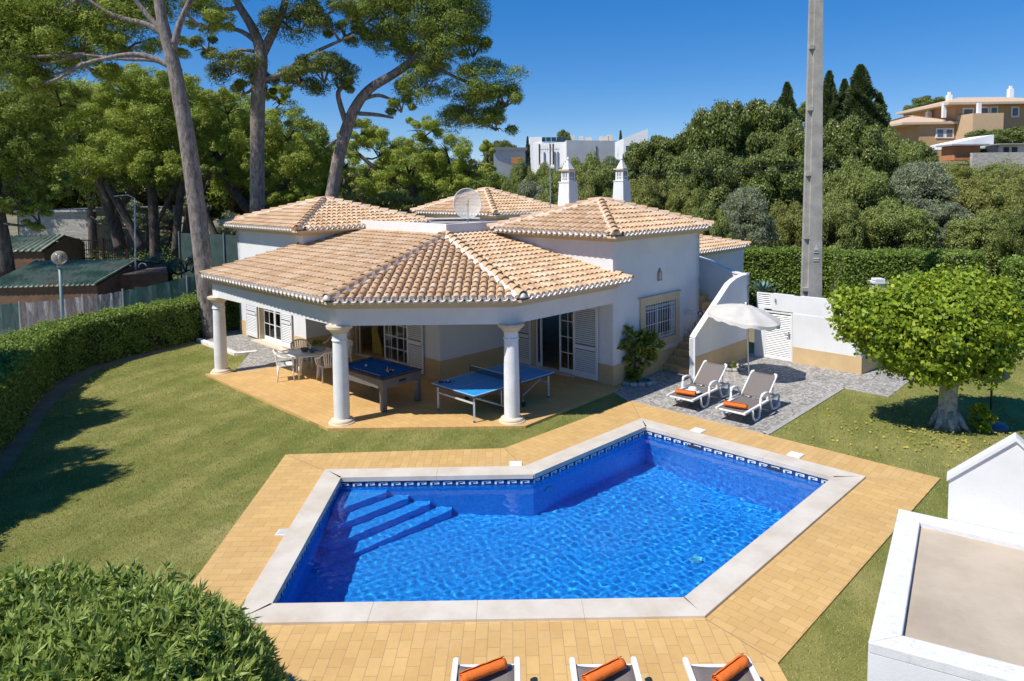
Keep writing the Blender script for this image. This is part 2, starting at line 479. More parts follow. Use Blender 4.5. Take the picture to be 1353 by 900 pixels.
basin = bpy.data.objects.new('basin', me); COL.objects.link(basin); attach(basin, pool)
# coping: mitred stones with small joints
mc = MB()
for i in range(n):
    j = (i + 1) % n
    a0, a1, b0, b1 = inner[i], inner[j], outer[i], outer[j]
    L = (a1 - a0).length; k = max(1, round(L / 1.5))
    for q in range(k):
        t0, t1 = q / k, (q + 1) / k; g = .0012 / L
        A = a0.lerp(a1, t0 + (g if q else 0)); B = a0.lerp(a1, t1 - (g if q < k - 1 else 0)); C_ = b0.lerp(b1, t1 - (g if q < k - 1 else 0)); E_ = b0.lerp(b1, t0 + (g if q else 0))
        db = (b1 - b0).normalized()
        if q: E_ = b0 + db * (A - b0).dot(db)
        if q < k - 1: C_ = b0 + db * (B - b0).dot(db)
        mid = (A + B) / 2; ins = V(-db.y, db.x) * .03; ins = ins if ins.dot(mid - (C_ + E_) / 2) > 0 else -ins
        mc.prism([A + ins, B + ins, C_, E_], -.025, .062)
mc.build('coping', COPING, pool, bevel=.003)
# frieze: navy band with a white key pattern on every wall
mn = MB(); mw = MB()
ZT, ZB = -.04, -.165
for i in range(n):
    j = (i + 1) % n; a, b = inner[i], inner[j]; d = (b - a).normalized(); L = (b - a).length
    nrm = V(d.y, -d.x) # towards the water (inner is listed clockwise)
    if (a + d * (L / 2) + nrm * .1 - V(1, 11.5)).length > (a + d * (L / 2) - V(1, 11.5)).length: nrm = -nrm
    off = nrm * .006
    A = a + off; B = b + off
    mn.add([(A.x, A.y, ZT), (B.x, B.y, ZT), (B.x, B.y, ZB), (A.x, A.y, ZB)], [(0, 1, 2, 3)])
    per = L / round(L / .24); s = per / 8.0; h = (ZT - ZB) / 7.0
    ua = [(0, 1, 8, 2), (7, 2, 8, 5.0), (2.5, 4.6, 8, 5.6), (2.5, 3.1, 3.6, 4.6), (2.5, 3.1, 5.4, 4.0)]
    cells = [(0, 1, 8, 1.9), (0, 1.9, 1.3, 6), (0, 5.0, 5.6, 6), (4.4, 3.2, 5.6, 5.0), (2.6, 3.2, 4.4, 4.1)]
    for q in range(round(L / per)):
        for (u0, w0, u1, w1) in cells:
            P = [a + nrm * .009 + d * (q * per + u * s) for u in (u0, u1)]
            z0, z1 = ZB + w0 * h, ZB + w1 * h
            mw.add([(P[0].x, P[0].y, z0), (P[1].x, P[1].y, z0), (P[1].x, P[1].y, z1), (P[0].x, P[0].y, z1)], [(0, 1, 2, 3)])
fr = mn.build('frieze', NAVY, pool); mw.build('key_pattern', WHITETILE, fr)
# corner steps at the far left
ms = MB()
c0 = V(-3.27, 12.42)
for k, (r, z) in enumerate(((.62, -.30), (1.02, -.56), (1.42, -.82), (1.82, -1.08))):
    a = c0 + V(.012, -.012); 
    ms.prism([(a.x, a.y), (a.x + r + .25, a.y + .02), (a.x + r + .25, a.y - .10), (a.x + .16, a.y - r - .12), (a.x + .02, a.y - r - .12)], -1.75 + k * .001, z)
sp = ms.build('corner_steps', MOSAIC, pool)
me = sp.data; uvl = me.uv_layers.new(name='UVMap')
for l in me.loops:
    v = me.vertices[l.vertex_index].co; uvl.data[l.index].uv = (v.x + .3 * v.z, v.y + .9 * v.z)
LAMPG = simple('pool_lamp_lens', (.10, .45, .62), .2, .2, 20)
d = (inner[2] - inner[1]).normalized(); nn = V(d.y, -d.x)
def disc(c, nrm, r, mat, name, parent, th=.02):
    m = MB(); nrm = nrm.normalized(); m.tube([c, c + nrm * th], r, 20); o_ = m.build(name, mat, parent); o_.cycles.is_caustics_receiver = True; return o_
disc(inner[1] + d * .42 + V(0, 0, -.70), nn, .11, LAMPG, 'pool_light', pool)
disc(V(3.05, 11.2, depth_at(3.05) - .0), V(0, 0, 1), .11, LAMPG, 'floor_drain', pool, .035)
disc(V(3.7, 11.0, depth_at(3.7)), V(0, 0, 1), .05, LAMPG, 'floor_inlet', pool, .03)
# skimmer mouths in the right far wall
d = (inner[3] - inner[2]).normalized(); nn = V(-R2 * .97, -R2, 0)
for t in (1.05, 2.75):
    m = MB(); a = inner[2] + d * t + V(d.y, -d.x) * .014
    m.add([(a.x, a.y, -.08), ((a + d * .32).x, (a + d * .32).y, -.08), ((a + d * .32).x, (a + d * .32).y, -.16), (a.x, a.y, -.16)], [(0, 1, 2, 3)])
    m.build('skimmer_mouth', BLUEPLASTIC, pool)
# skimmer lids on the deck
lidlab = ['square white skimmer lid beside the far right pool rim, nearer the loungers', 'square white skimmer lid beside the far right pool rim, nearer the tree', 'square white lid in the deck at the inner bend of the pool', 'small square white drain cover on the left pool deck']
for q, sz, rz, lb in ((V(4.03, 14.68), .22, rad(-44), lidlab[0]), (V(5.58, 13.26), .22, rad(-44), lidlab[1]), (V(.02, 12.98), .2, 0, lidlab[2]), (V(-3.66, 10.42), .15, 0.0, lidlab[3])):
    t = empty('skimmer_lid', (q.x, q.y, .026), rz, lb, 'drain cover')
    m = MB(); m.box((q.x, q.y, .034), (sz + .04, sz + .04, .016), rz); m.build('frame', PVC, t)
    m = MB(); m.box((q.x, q.y, .044), (sz, sz, .008), rz); m.build('lid', PVC if sz > .16 else simple('grey_grate', (.5, .5, .5), .6), t)
# water: a finely rippled sheet, refracting, with real caustics from the sun on the mosaic
wt = NT('pool_water')
wt.n.remove(wt.b)
_rf = wt.new('ShaderNodeBsdfRefraction'); _rf.inputs['IOR'].default_value = 1.333; _rf.inputs['Roughness'].default_value = 0.0; _rf.inputs[0].default_value = (.88, .96, 1, 1)
_gs = wt.new('ShaderNodeBsdfGlossy'); _gs.inputs['Roughness'].default_value = .0
_fr = wt.new('ShaderNodeFresnel'); _fr.inputs[0].default_value = 1.333
_m1 = wt.new('ShaderNodeMixShader'); wt.link(_fr.outputs[0], _m1.inputs[0]); wt.link(_rf.outputs[0], _m1.inputs[1]); wt.link(_gs.outputs[0], _m1.inputs[2])
wt.link(_m1.outputs[0], wt.out.inputs[0])
WATER = wt.m
gs_ = .02; gxx = np.arange(-3.35, 5.95, gs_); gyy = np.arange(8.4, 15.05, gs_)
XX, YY = np.meshgrid(gxx, gyy, indexing='ij'); ZZ = np.zeros_like(XX)
wr_ = np.random.default_rng(3)
for k in range(80):
    lam = wr_.uniform(.06, .20); a_ = wr_.uniform(0, 2 * PI); kx, ky = 2 * PI / lam * math.cos(a_), 2 * PI / lam * math.sin(a_)
    ZZ += .00021 * lam ** 1.2 / .3 * np.sin(kx * XX + ky * YY + wr_.uniform(0, 6.28))
nxg, nyg = XX.shape
bmw = bmesh.new(); gv = [[bmw.verts.new((XX[i, j], YY[i, j], -.125 + ZZ[i, j])) for j in range(nyg)] for i in range(nxg)]
for i in range(nxg - 1):
    for j in range(nyg - 1): bmw.faces.new((gv[i][j], gv[i + 1][j], gv[i + 1][j + 1], gv[i][j + 1]))
def clip_convex(bm, pts, ctr):
    for i in range(len(pts)):
        a, b = pts[i], pts[(i + 1) % len(pts)]; d = (b - a).normalized(); nrm = Vector((d.y, -d.x, 0))
        if (ctr - a).dot(nrm) > 0: nrm = -nrm
        bmesh.ops.bisect_plane(bm, geom=bm.verts[:] + bm.edges[:] + bm.faces[:], dist=1e-6, plane_co=a, plane_no=nrm, clear_outer=True)
# the pool is two convex halves that meet along the line from the inner bend to the near right corner
halves = [[inner[0], inner[1], inner[4], inner[5]], [inner[1], inner[2], inner[3], inner[4]]]
parts_ = []
for hf in halves:
    b2_ = bmw.copy(); ctr = sum(hf, V(0, 0)) / 4; clip_convex(b2_, hf, ctr); me = bpy.data.meshes.new('w'); b2_.to_mesh(me); b2_.free(); parts_.append(me)
bmw.free(); b3 = bmesh.new()
for me in parts_: b3.from_mesh(me)
bmesh.ops.remove_doubles(b3, verts=b3.verts[:], dist=1e-4)
me = bpy.data.meshes.new('water'); b3.to_mesh(me); b3.free(); me.materials.append(WATER); me.polygons.foreach_set('use_smooth', [True] * len(me.polygons))
wo = bpy.data.objects.new('water', me); COL.objects.link(wo); tag(wo, kind='structure')
wo.cycles.is_caustics_caster = True
basin.cycles.is_caustics_receiver = True; sp.cycles.is_caustics_receiver = True
sl.cycles.is_caustics_light = True

# terraces
gl = [V(-11.35, 24.35), V(-9.13, 22.27), V(-8.75, 22.45), V(-8.35, 20.2), V(-8.2, 19.95), V(-7.19, 20.52), V(-5.6, 21.6), V(-5.9, 23), V(-10.2, 26), V(-11.3, 26)]
sheet('left_terrace_paving', [gl], .05, GRAVELP, [(R2, R2)])
m = MB(); 
for a, b in (((-11.4, 24.45), (-9.13, 22.22)), ((-9.13, 22.22), (-8.55, 22.45))): m.bar(V(*a, .03), V(*b, .03), .16, .14)
m.build('terrace_kerb', MORTAR, bevel=.01); tag(COL.objects[-1], kind='structure')
pf = [V(-9.05, 19.75), V(-4.2, 15.03), V(.25, 15.03), V(2.75, 17.75), V(3.0, 18.4), V(-.08, 20.74), V(-2.04, 18.78), V(-5.94, 22.68), V(-6.72, 21.91), V(-5.6, 21.6), V(-7.19, 20.52), V(-8.2, 19.93)]
bmd = bmesh.new(); uvl = bmd.loops.layers.uv.new('UVMap')
tv = [bmd.verts.new((p.x, p.y, .06)) for p in pf]; bv = [bmd.verts.new((p.x, p.y, -.03)) for p in pf]
fs = [bmd.faces.new(tv)] + [bmd.faces.new((tv[i], bv[i], bv[(i + 1) % len(tv)], tv[(i + 1) % len(tv)])) for i in range(len(tv))]
bmesh.ops.recalc_face_normals(bmd, faces=bmd.faces)
for f in fs:
    for l in f.loops:
        x, y = l.vert.co.x, l.vert.co.y; l[uvl].uv = (x * R2 - y * R2, x * R2 + y * R2)
me = bpy.data.meshes.new('porch_floor'); bmd.to_mesh(me); bmd.free(); me.materials.append(PORCHT)
o = bpy.data.objects.new('porch_floor', me); COL.objects.link(o); tag(o, kind='structure')
gr = [V(2.93, 16.87), V(5.42, 14.43), V(8.72, 17.78), V(9.5, 16.98), V(11.3, 18.85), V(11.0, 21), V(9.9, 22), V(7.6, 21.6), V(5.8, 22.2), V(2.55, 18.3), V(2.62, 17.7)]
sheet('lounger_terrace_paving', [gr], .012, GRAVELP, [(R2, R2)])
m = MB()
for a, b in ((gr[0], gr[1]), (gr[1], gr[2]), (gr[2], gr[3]), (gr[10], gr[0])): m.bar(a + V(0, 0, .0), b + V(0, 0, .0), .11, .04)
m.build('terrace_edging', simple('grey_edging', (.34, .33, .30), .85, .2, 8)); tag(COL.objects[-1], kind='structure')

# ================================================================== VILLA
K = V(2.67, 18.05); Kb = K + dC * 4.48; Q = V(-2.04, 18.78); J1 = V(-.08, 20.72); J2 = V(-5.94, 22.68); RR = V(-6.72, 21.91); EE = V(-10.28, 25.47)
villa = empty('villa', (-1, 20, 0), 0, 'white single storey villa with clay tiled hipped roofs, ochre base band and columned porch', 'house')
TH = .24
def wall(P0, P1, z0, z1, ops=(), name='wall', mat=None, th=TH, out=None, dado=True, parent=None, dz=.60):
    """outer face on P0-P1, ops = (t0,t1,zb,zt) openings"""
    P0 = V(P0.x, P0.y); P1 = V(P1.x, P1.y); d = (P1 - P0); L = d.length; d.normalize(); o = V(d.y, -d.x)
    def blocks(mb, outd, z0, z1, thk):
        ts = sorted({0, L} | {t for p in ops for t in p[:2]})
        for a, b in zip(ts[:-1], ts[1:]):
            mid = (a + b) / 2; zs = [(z0, z1)]
            for (t0, t1, zb, zt) in ops:
                if t0 < mid < t1:
                    nz = []
                    for (p, q) in zs:
                        if zb > p: nz.append((p, min(q, zb)))
                        if zt < q: nz.append((max(p, zt), q))
                    zs = [k for k in nz if k[1] - k[0] > 1e-3]
            for (p, q) in zs:
                A = P0 + d * a + o * outd; B = P0 + d * b + o * outd; C_ = B - o * thk; E_ = A - o * thk
                mb.prism([A, B, C_, E_], p, q)
    m = MB(); blocks(m, 0, z0, z1, th); w = m.build(name, mat or WHITE, parent or villa)
    if dado:
        m = MB(); blocks(m, .014, z0 - .01 if z0 < .1 else z0, dz, .012); m.build('base_band', OCHRE, parent or villa)
    return w
def tw(P0, px, z=1.0, dd=None):
    """distance along a wall line at which image column px is met"""
    dd = dd or dC; r = ray(px, 400); # plane through camera & column (approx vertical)
    best = min((abs(proj(P0 + dd * (k * .005) + V(0, 0, z))[0] - px), k * .005) for k in range(0, 1600)); return best[1]
def proj(P):
    z = P.z - EYE; cp, sp = math.cos(PITCH), math.sin(PITCH); dp = P.y * cp - z * sp; b = (-z * cp - P.y * sp) / dp; a = P.x / dp
    return (CX + FPX * (a * cr + b * sr), CY + FPX * (-a * sr + b * cr))

# openings measured from the photograph
w1d = (RR - EE).normalized()
t1a, t1b = tw(EE, 342.5, 1.2, w1d), tw(EE, 373, 1.2, w1d)
w3d = (Q - J2).normalized()
t3a, t3b = tw(J2, 463, 1.2, w3d), tw(J2, 540.5, 1.2, w3d)
w5d = (K - J1).normalized()
t5a, t5b = tw(J1, 703.5, 1.2, w5d), tw(J1, 759, 1.2, w5d)
DT = 2.12
wall(EE, RR, 0, 3.98, [(t1a, t1b, .08, DT)])
wall(RR, J2 + dC * 3, 0, 3.98)
wall(J2, Q, 0, 3.0, [(t3a, t3b, .06, DT)])
wall(Q, J1, 0, 3.0)
wall(J1, K, 0, 3.97, [(t5a, t5b, .08, DT)])
wt0, wt1, wz0, wz1 = 1.46, 3.03, .90, 2.07
wall(K, Kb, 0, 3.97, [(wt0, wt1, wz0, wz1)])
K3 = Kb + dD * 4.6
wall(Kb, K3, 0, 3.97)
wall(K3, K3 + V(0, 5.5), 0, 3.97, dado=False)
wall(J2 + dC * 3, J2 + dC * 3 + V(5, 4), 0, 3.97, dado=False)
wall(EE + dC * 5.5, EE, 0, 3.98, dado=False)
m = MB()  # rooms: floor, ceiling and back partitions whose dark colour carries the indoor gloom
m.prism([EE + dC * .3, RR + dC * .3 + dD * .3, J2 + dC * .3, Q + dC * .3 + dD * .0, J1 + dC * .35, K + V(-.05, .35), Kb + dD * .35, K3, K3 + V(0, 5), V(-1, 31), EE + dC * 5], 2.95, 3.05)
m.build('ceiling', CEILWHITE, villa)
m = MB(); m.prism([EE + dC * .05, RR + dC * .05, J2 + dC * .05, Q + dC * .05, J1 + dC * .05, K + V(-.02, .05), Kb, K3, K3 + V(0, 5), V(-1, 31), EE + dC * 5], -.02, .052)
m.build('room_floor', STEPTILE, villa)
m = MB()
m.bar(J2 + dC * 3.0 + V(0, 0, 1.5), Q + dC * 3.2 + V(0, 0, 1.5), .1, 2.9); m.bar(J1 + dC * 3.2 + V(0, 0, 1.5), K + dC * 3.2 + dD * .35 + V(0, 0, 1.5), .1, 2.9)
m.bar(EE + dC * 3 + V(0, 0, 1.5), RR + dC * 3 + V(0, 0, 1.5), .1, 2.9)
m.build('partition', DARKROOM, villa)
def jamb(P0, d, t0, t1, z0, z1, name='reveal', mat=CREAM, w=.05, proud=.02):
    o = V(d.y, -d.x); m = MB(); a = P0 + d * t0; b = P0 + d * t1
    for p, s in ((a, 1), (b, -1)): m.prism([p + o * proud - d * w * s * 0 - d * .05 * s, p + o * proud + d * .02 * s, p - o * (TH + .01) + d * .02 * s, p - o * (TH + .01) - d * .03 * s], z0, z1)
    m.prism([a + o * proud, b + o * proud, b - o * TH, a - o * TH], z1 - .02, z1 + .05)
    return m.build(name, mat, villa)
jamb(EE, w1d, t1a, t1b, .08, DT); jamb(J2, w3d, t3a, t3b, .06, DT); jamb(J1, w5d, t5a, t5b, .08, DT)
def leaf_door(P0, d, t0, t1, depth, z0=.09, z1=DT - .03, nx=2, nz=4, kick=.0, name='glass_door'):
    """one glazed leaf with glazing bars standing `depth` behind the wall face"""
    o = V(d.y, -d.x); c = P0 - o * depth; m = MB(); fw_ = .055
    def r(ta, tb, za, zb, th=.04): 
        a = c + d * ta; b = c + d * tb; m.prism([a + o * th / 2, b + o * th / 2, b - o * th / 2, a - o * th / 2], za, zb)
    r(t0, t0 + fw_, z0, z1); r(t1 - fw_, t1, z0, z1); r(t0 + fw_, t1 - fw_, z1 - fw_, z1); r(t0 + fw_, t1 - fw_, z0, z0 + .12)
    for i in range(1, nx): x = t0 + fw_ + (t1 - t0 - 2 * fw_) * i / nx; r(x - .011, x + .011, z0 + .12, z1 - fw_, .022)
    for i in range(1, nz): z = z0 + .12 + (z1 - fw_ - z0 - .12) * i / nz; r(t0 + fw_, t1 - fw_, z - .011, z + .011, .026)
    dr = m.build(name, PVC, villa)
    g = MB(); a = c + d * (t0 + fw_); b = c + d * (t1 - fw_); g.add([(a.x, a.y, z0 + .1), (b.x, b.y, z0 + .1), (b.x, b.y, z1 - fw_), (a.x, a.y, z1 - fw_)], [(0, 1, 2, 3)]); g.build('pane', GLASS, dr)
    return dr
GAPSHADE = simple('louvre_gap_shade', (.22, .22, .22), .8, .05)  # dark grey standing in for the shade between louvres
def shutter(P0, d, t0, t1, out=.06, z0=.12, z1=DT + .02, name='shutter'):
    o = V(d.y, -d.x); c = P0 + o * out; m = MB(); fw_ = .065; th = .036
    def r(ta, tb, za, zb, th=th):
        a = c + d * ta; b = c + d * tb; m.prism([a + o * th / 2, b + o * th / 2, b - o * th / 2, a - o * th / 2], za, zb)
    r(t0, t0 + fw_, z0, z1); r(t1 - fw_, t1, z0, z1); r(t0 + fw_, t1 - fw_, z1 - .08, z1); r(t0 + fw_, t1 - fw_, z0, z0 + .14); zm = z0 + (z1 - z0) * .42; r(t0 + fw_, t1 - fw_, zm - .05, zm + .05)
    sh = m.build(name, PVC, villa)
    l = MB(); z = z0 + .16
    while z < z1 - .1:
        if abs(z - zm) > .07:
            a = c + d * (t0 + fw_) ; b = c + d * (t1 - fw_)
            v = [a + o * .018 + V(0, 0, z - .016), b + o * .018 + V(0, 0, z - .016), b - o * .010 + V(0, 0, z + .016), a - o * .010 + V(0, 0, z + .016)]
            l.add(v + [p - o * .004 - V(0, 0, .004) for p in v], [(0, 1, 2, 3), (7, 6, 5, 4), (0, 4, 5, 1), (2, 6, 7, 3)])
        z += .058
    l.build('louvres', PVC, sh)
    g_ = MB(); a = c + d * (t0 + fw_ * .5) - o * .017; b = c + d * (t1 - fw_ * .5) - o * .017; g_.add([(a.x, a.y, z0 + .05), (b.x, b.y, z0 + .05), (b.x, b.y, z1 - .05), (a.x, a.y, z1 - .05)], [(0, 1, 2, 3)]); g_.build('gap_shade_sheet', GAPSHADE, sh)  # dark sheet added behind the louvres as painted shade
    h = MB(); e_ = c + d * (t1 - .03) + o * .03; h.tube([e_ + V(0, 0, zm - .04), e_ + V(0, 0, zm + .04)], .012, 6); h.build('latch', METAL, sh)
    return sh
# left door
shutter(EE, w1d, tw(EE, 326.7, 1.2, w1d), tw(EE, 341.3, 1.2, w1d)); shutter(EE, w1d, t1b, tw(EE, 387.3, 1.2, w1d))
mid = t1a + (t1b - t1a) * .5
leaf_door(EE, w1d, t1a + .02, mid, .16, nx=2, nz=4); leaf_door(EE, w1d, mid + .01, t1b - .02, .16, nx=1, nz=4)
m = MB(); o_ = V(w1d.y, -w1d.x); m.prism([EE + w1d * (t1a - .1) + o_ * .30, EE + w1d * (t1b + .5) + o_ * .30, EE + w1d * (t1b + .5) + o_ * .016, EE + w1d * (t1a - .1) + o_ * .016], -.01, .085); m.build('doorstep', CREAMSTONE, villa)
CURT = simple('net_curtain', (.72, .71, .68), .9, .1, 9)
def curtain(P0, d, ta, tb, depth, z0, z1, mat, name='curtain', waves=7, amp=.035, pinch=0.0):
    o = V(d.y, -d.x); n_ = 60; vs = []; fs = []
    rows = 10
    for r_ in range(rows + 1):
        z = z0 + (z1 - z0) * r_ / rows; sq = 1 - pinch * math.exp(-((z - (z0 + .38 * (z1 - z0))) / .35) ** 2)
        for i in range(n_ + 1):
            u = i / n_; p = P0 + d * (ta + (tb - ta) * u * sq) - o * (depth + amp * math.sin(u * waves * 2 * PI + .6 * math.sin(z * 2))); vs.append((p.x, p.y, z))
    for r_ in range(rows):
        for i in range(n_): k = r_ * (n_ + 1) + i; fs.append((k, k + 1, k + n_ + 2, k + n_ + 1))
    m = MB(); m.add(vs, fs); return m.build(name, mat, villa, smooth=True)
curtain(EE, w1d, mid, t1b, .3, .1, DT, CURT)
# porch door with yellow curtain
s0 = tw(J2, 504, 1.2, w3d); s1 = tw(J2, 539.5, 1.2, w3d)
leaf_door(J2, w3d, s0, s1, .10, nx=4, nz=5)
leaf_door(J2, w3d, s0 + .10, s1 - .04, .19, nx=3, nz=5)
shutter(J2, w3d, s1 + .01, tw(J2, 561, 1.2, w3d))
m = MB()
for px in (463.5, 467, 471.5): 
    t_ = tw(J2, px, 1.2, w3d); a = J2 + w3d * t_ - V(w3d.y, -w3d.x) * .1; m.box((a.x, a.y, 1.1), (.05, .05, 2.0), rad(45))
m.build('folded_door_edges', CREAM, villa)
curtain(J2, w3d, tw(J2, 476, 1.2, w3d), tw(J2, 489, 1.2, w3d), .42, .12, DT, simple('yellow_curtain', (.40, .31, .07), .9, .15, 6), waves=4, pinch=.45)
curtain(J2, w3d, tw(J2, 491, 1.2, w3d), tw(J2, 500, 1.2, w3d), .9, .12, DT, simple('blue_curtain', (.06, .10, .20), .9, .15, 6), waves=3)
# door beside the table tennis
leaf_door(J1, w5d, tw(J1, 736, 1.2, w5d), tw(J1, 758.5, 1.2, w5d), .12, nx=2, nz=4)
leaf_door(J1, w5d, tw(J1, 705, 1.2, w5d), tw(J1, 712.5, 1.2, w5d), .12, nx=1, nz=1)
shutter(J1, w5d, t5b + .01, tw(J1, 791.6, 1.2, w5d)); shutter(J1, w5d, tw(J1, 683, 1.2, w5d), t5a - .02)
m = MB(); o_ = V(w5d.y, -w5d.x); m.prism([J1 + w5d * (t5a - .05) + o_ * .10, J1 + w5d * (t5b + .05) + o_ * .10, J1 + w5d * (t5b + .05) + o_ * .016, J1 + w5d * (t5a - .05) + o_ * .016], .03, .09); m.build('threshold', CREAMSTONE, villa)
# grilled window
oR = V(R2, -R2)
def wp(t, out, z): p = K + dC * t + oR * out; return V(p.x, p.y, z)
def frame_rect(m, t0, t1, z0, z1, w, o0, o1):
    for (a, b, c_, d_) in ((t0, t1, z1 - w, z1), (t0, t1, z0, z0 + w), (t0, t0 + w, z0 + w, z1 - w), (t1 - w, t1, z0 + w, z1 - w)):
        m.prism([wp(a, o0, 0), wp(b, o0, 0), wp(b, o1, 0), wp(a, o1, 0)], c_, d_)
m = MB(); frame_rect(m, 1.23, 3.26, .76, 2.24, .21, -.03, .055)
m.prism([wp(1.15, 0, 0), wp(3.3, 0, 0), wp(3.3, .10, 0), wp(1.15, .10, 0)], 2.242, 2.28)
win = m.build('window', CREAM, villa, bevel=.006)
m = MB(); frame_rect(m, wt0, wt1, wz0, wz1, .06, -.12, -.07); m.prism([wp(2.22, -.12, 0), wp(2.28, -.12, 0), wp(2.28, -.07, 0), wp(2.22, -.07, 0)], wz0, wz1); m.build('sash', PVC, win)
m = MB(); m.add([wp(wt0, -.1, wz0), wp(wt1, -.1, wz0), wp(wt1, -.1, wz1), wp(wt0, -.1, wz1)], [(0, 1, 2, 3)]); m.build('pane', GLASS, win)
m = MB(); m.add([wp(wt0, -.5, wz0 - .1), wp(wt1 + .2, -.5, wz0 - .1), wp(wt1 + .2, -.5, wz1), wp(wt0, -.5, wz1)], [(0, 1, 2, 3)]); m.build('window_blind', simple('slate_blind', (.16, .18, .21), .8, .2, 5), win)
m = MB(); nb = 12
def scroll(m, cx, cz, r, s=1, r0=.007):
    pts = [wp(cx + s * r * (1 - k / 26) * math.cos(k * .42), .02, cz + r * (1 - k / 26) * math.sin(k * .42)) for k in range(22)]
    m.tube(pts, r0, 5)
for k in range(nb + 1):
    t_ = wt0 + .04 + (wt1 - wt0 - .08) * k / nb; m.tube([wp(t_, .02, wz0 + .02), wp(t_, .02, wz1 - .02)], .010, 6)
for z in (wz0 + .03, wz0 + .22, wz1 - .24, wz1 - .04, 1.45): m.tube([wp(wt0, .02, z), wp(wt1, .02, z)], .011, 6)
for k in range(nb):
    t_ = wt0 + .04 + (wt1 - wt0 - .08) * (k + .5) / nb
    for z in (wz0 + .125, wz1 - .14): scroll(m, t_, z, .052, 1 if k % 2 else -1)
m.build('grille', PVC, win, smooth=True)

# ---- columns, beam, cornice, porch ceiling
cols = [V(-8.67, 19.96), V(-3.97, 15.44), V(-.05, 15.4)]
stone = NT('column_render'); stone.rough(.75)
_p = stone.coord('World'); stone.link(stone.ramp(stone.noise(3, 5, .6, _p), [(.3, (.66, .66, .66)), (.6, (.77, .77, .765))]), stone.b.inputs['Base Color']); stone.bump(stone.noise(70, 3, .6, _p), .2, .004)
for c in cols:
    m = MB(); m.lathe([(.178, .16), (.182, .5), (.176, 1.2), (.163, 1.97)], c, 32)
    co = m.build('column', stone.m, villa, smooth=True, autosmooth=True)
    m = MB(); m.lathe([(.31, -.02), (.31, .07), (.30, .085), (.265, .09), (.27, .11), (.255, .14), (.21, .155), (.19, .165)], c, 36); m.build('column_base', CREAMSTONE, co, smooth=True, autosmooth=True)
    m = MB(); m.lathe([(.168, 1.965), (.182, 1.97), (.186, 1.985), (.182, 2.0), (.166, 2.005), (.164, 2.14)], c, 32); m.build('column_collar', stone.m, co, smooth=True, autosmooth=True)
    m = MB(); m.lathe([(.17, 2.14), (.19, 2.145), (.20, 2.17), (.245, 2.22), (.285, 2.25), (.30, 2.265), (.305, 2.325)], c, 36); m.build('capital', CREAMSTONE, co, smooth=True, autosmooth=True)
BB, BT = 2.325, 2.72
bw = .115
path = [RR, cols[0], cols[1], cols[2], K + V(.02, .02)]
bn = MB()
def offpoly(path, off):
    res_ = []
    for i, p in enumerate(path):
        ds = []
        if i > 0: ds.append((path[i] - path[i - 1]).normalized())
        if i < len(path) - 1: ds.append((path[i + 1] - path[i]).normalized())
        ns = [V(d.y, -d.x) for d in ds]
        if len(ns) == 1: res_.append(p + ns[0] * off)
        else:
            b = (ns[0] + ns[1]); b.normalize(); res_.append(p + b * (off / b.dot(ns[0])))
    return res_
def pathband(path, o0, o1, z0, z1, m):
    A = offpoly(path, o0); B = offpoly(path, o1)
    for i in range(len(path) - 1): m.prism([A[i], A[i + 1], B[i + 1], B[i]], z0, z1)
m = MB(); pathband(path, -bw, bw, BB, BT, m); m.build('porch_beam', WHITE, villa)
m = MB(); pathband(path[:4] + [K + dD * -.0 + oR * .0], -bw, bw + .05, BT, BT + .05, m); pathband(path[:4] + [K], -bw, bw + .11, BT + .05, BT + .10, m); pathband(path[:4] + [K], -bw, bw + .17, BT + .10, BT + .15, m); m.build('porch_cornice', CREAM, villa)
m = MB(); m.prism([RR, cols[0], cols[1], cols[2], K, J1, Q, J2], BT - .02, BT + .03); m.build('porch_soffit', CEILWHITE, villa)

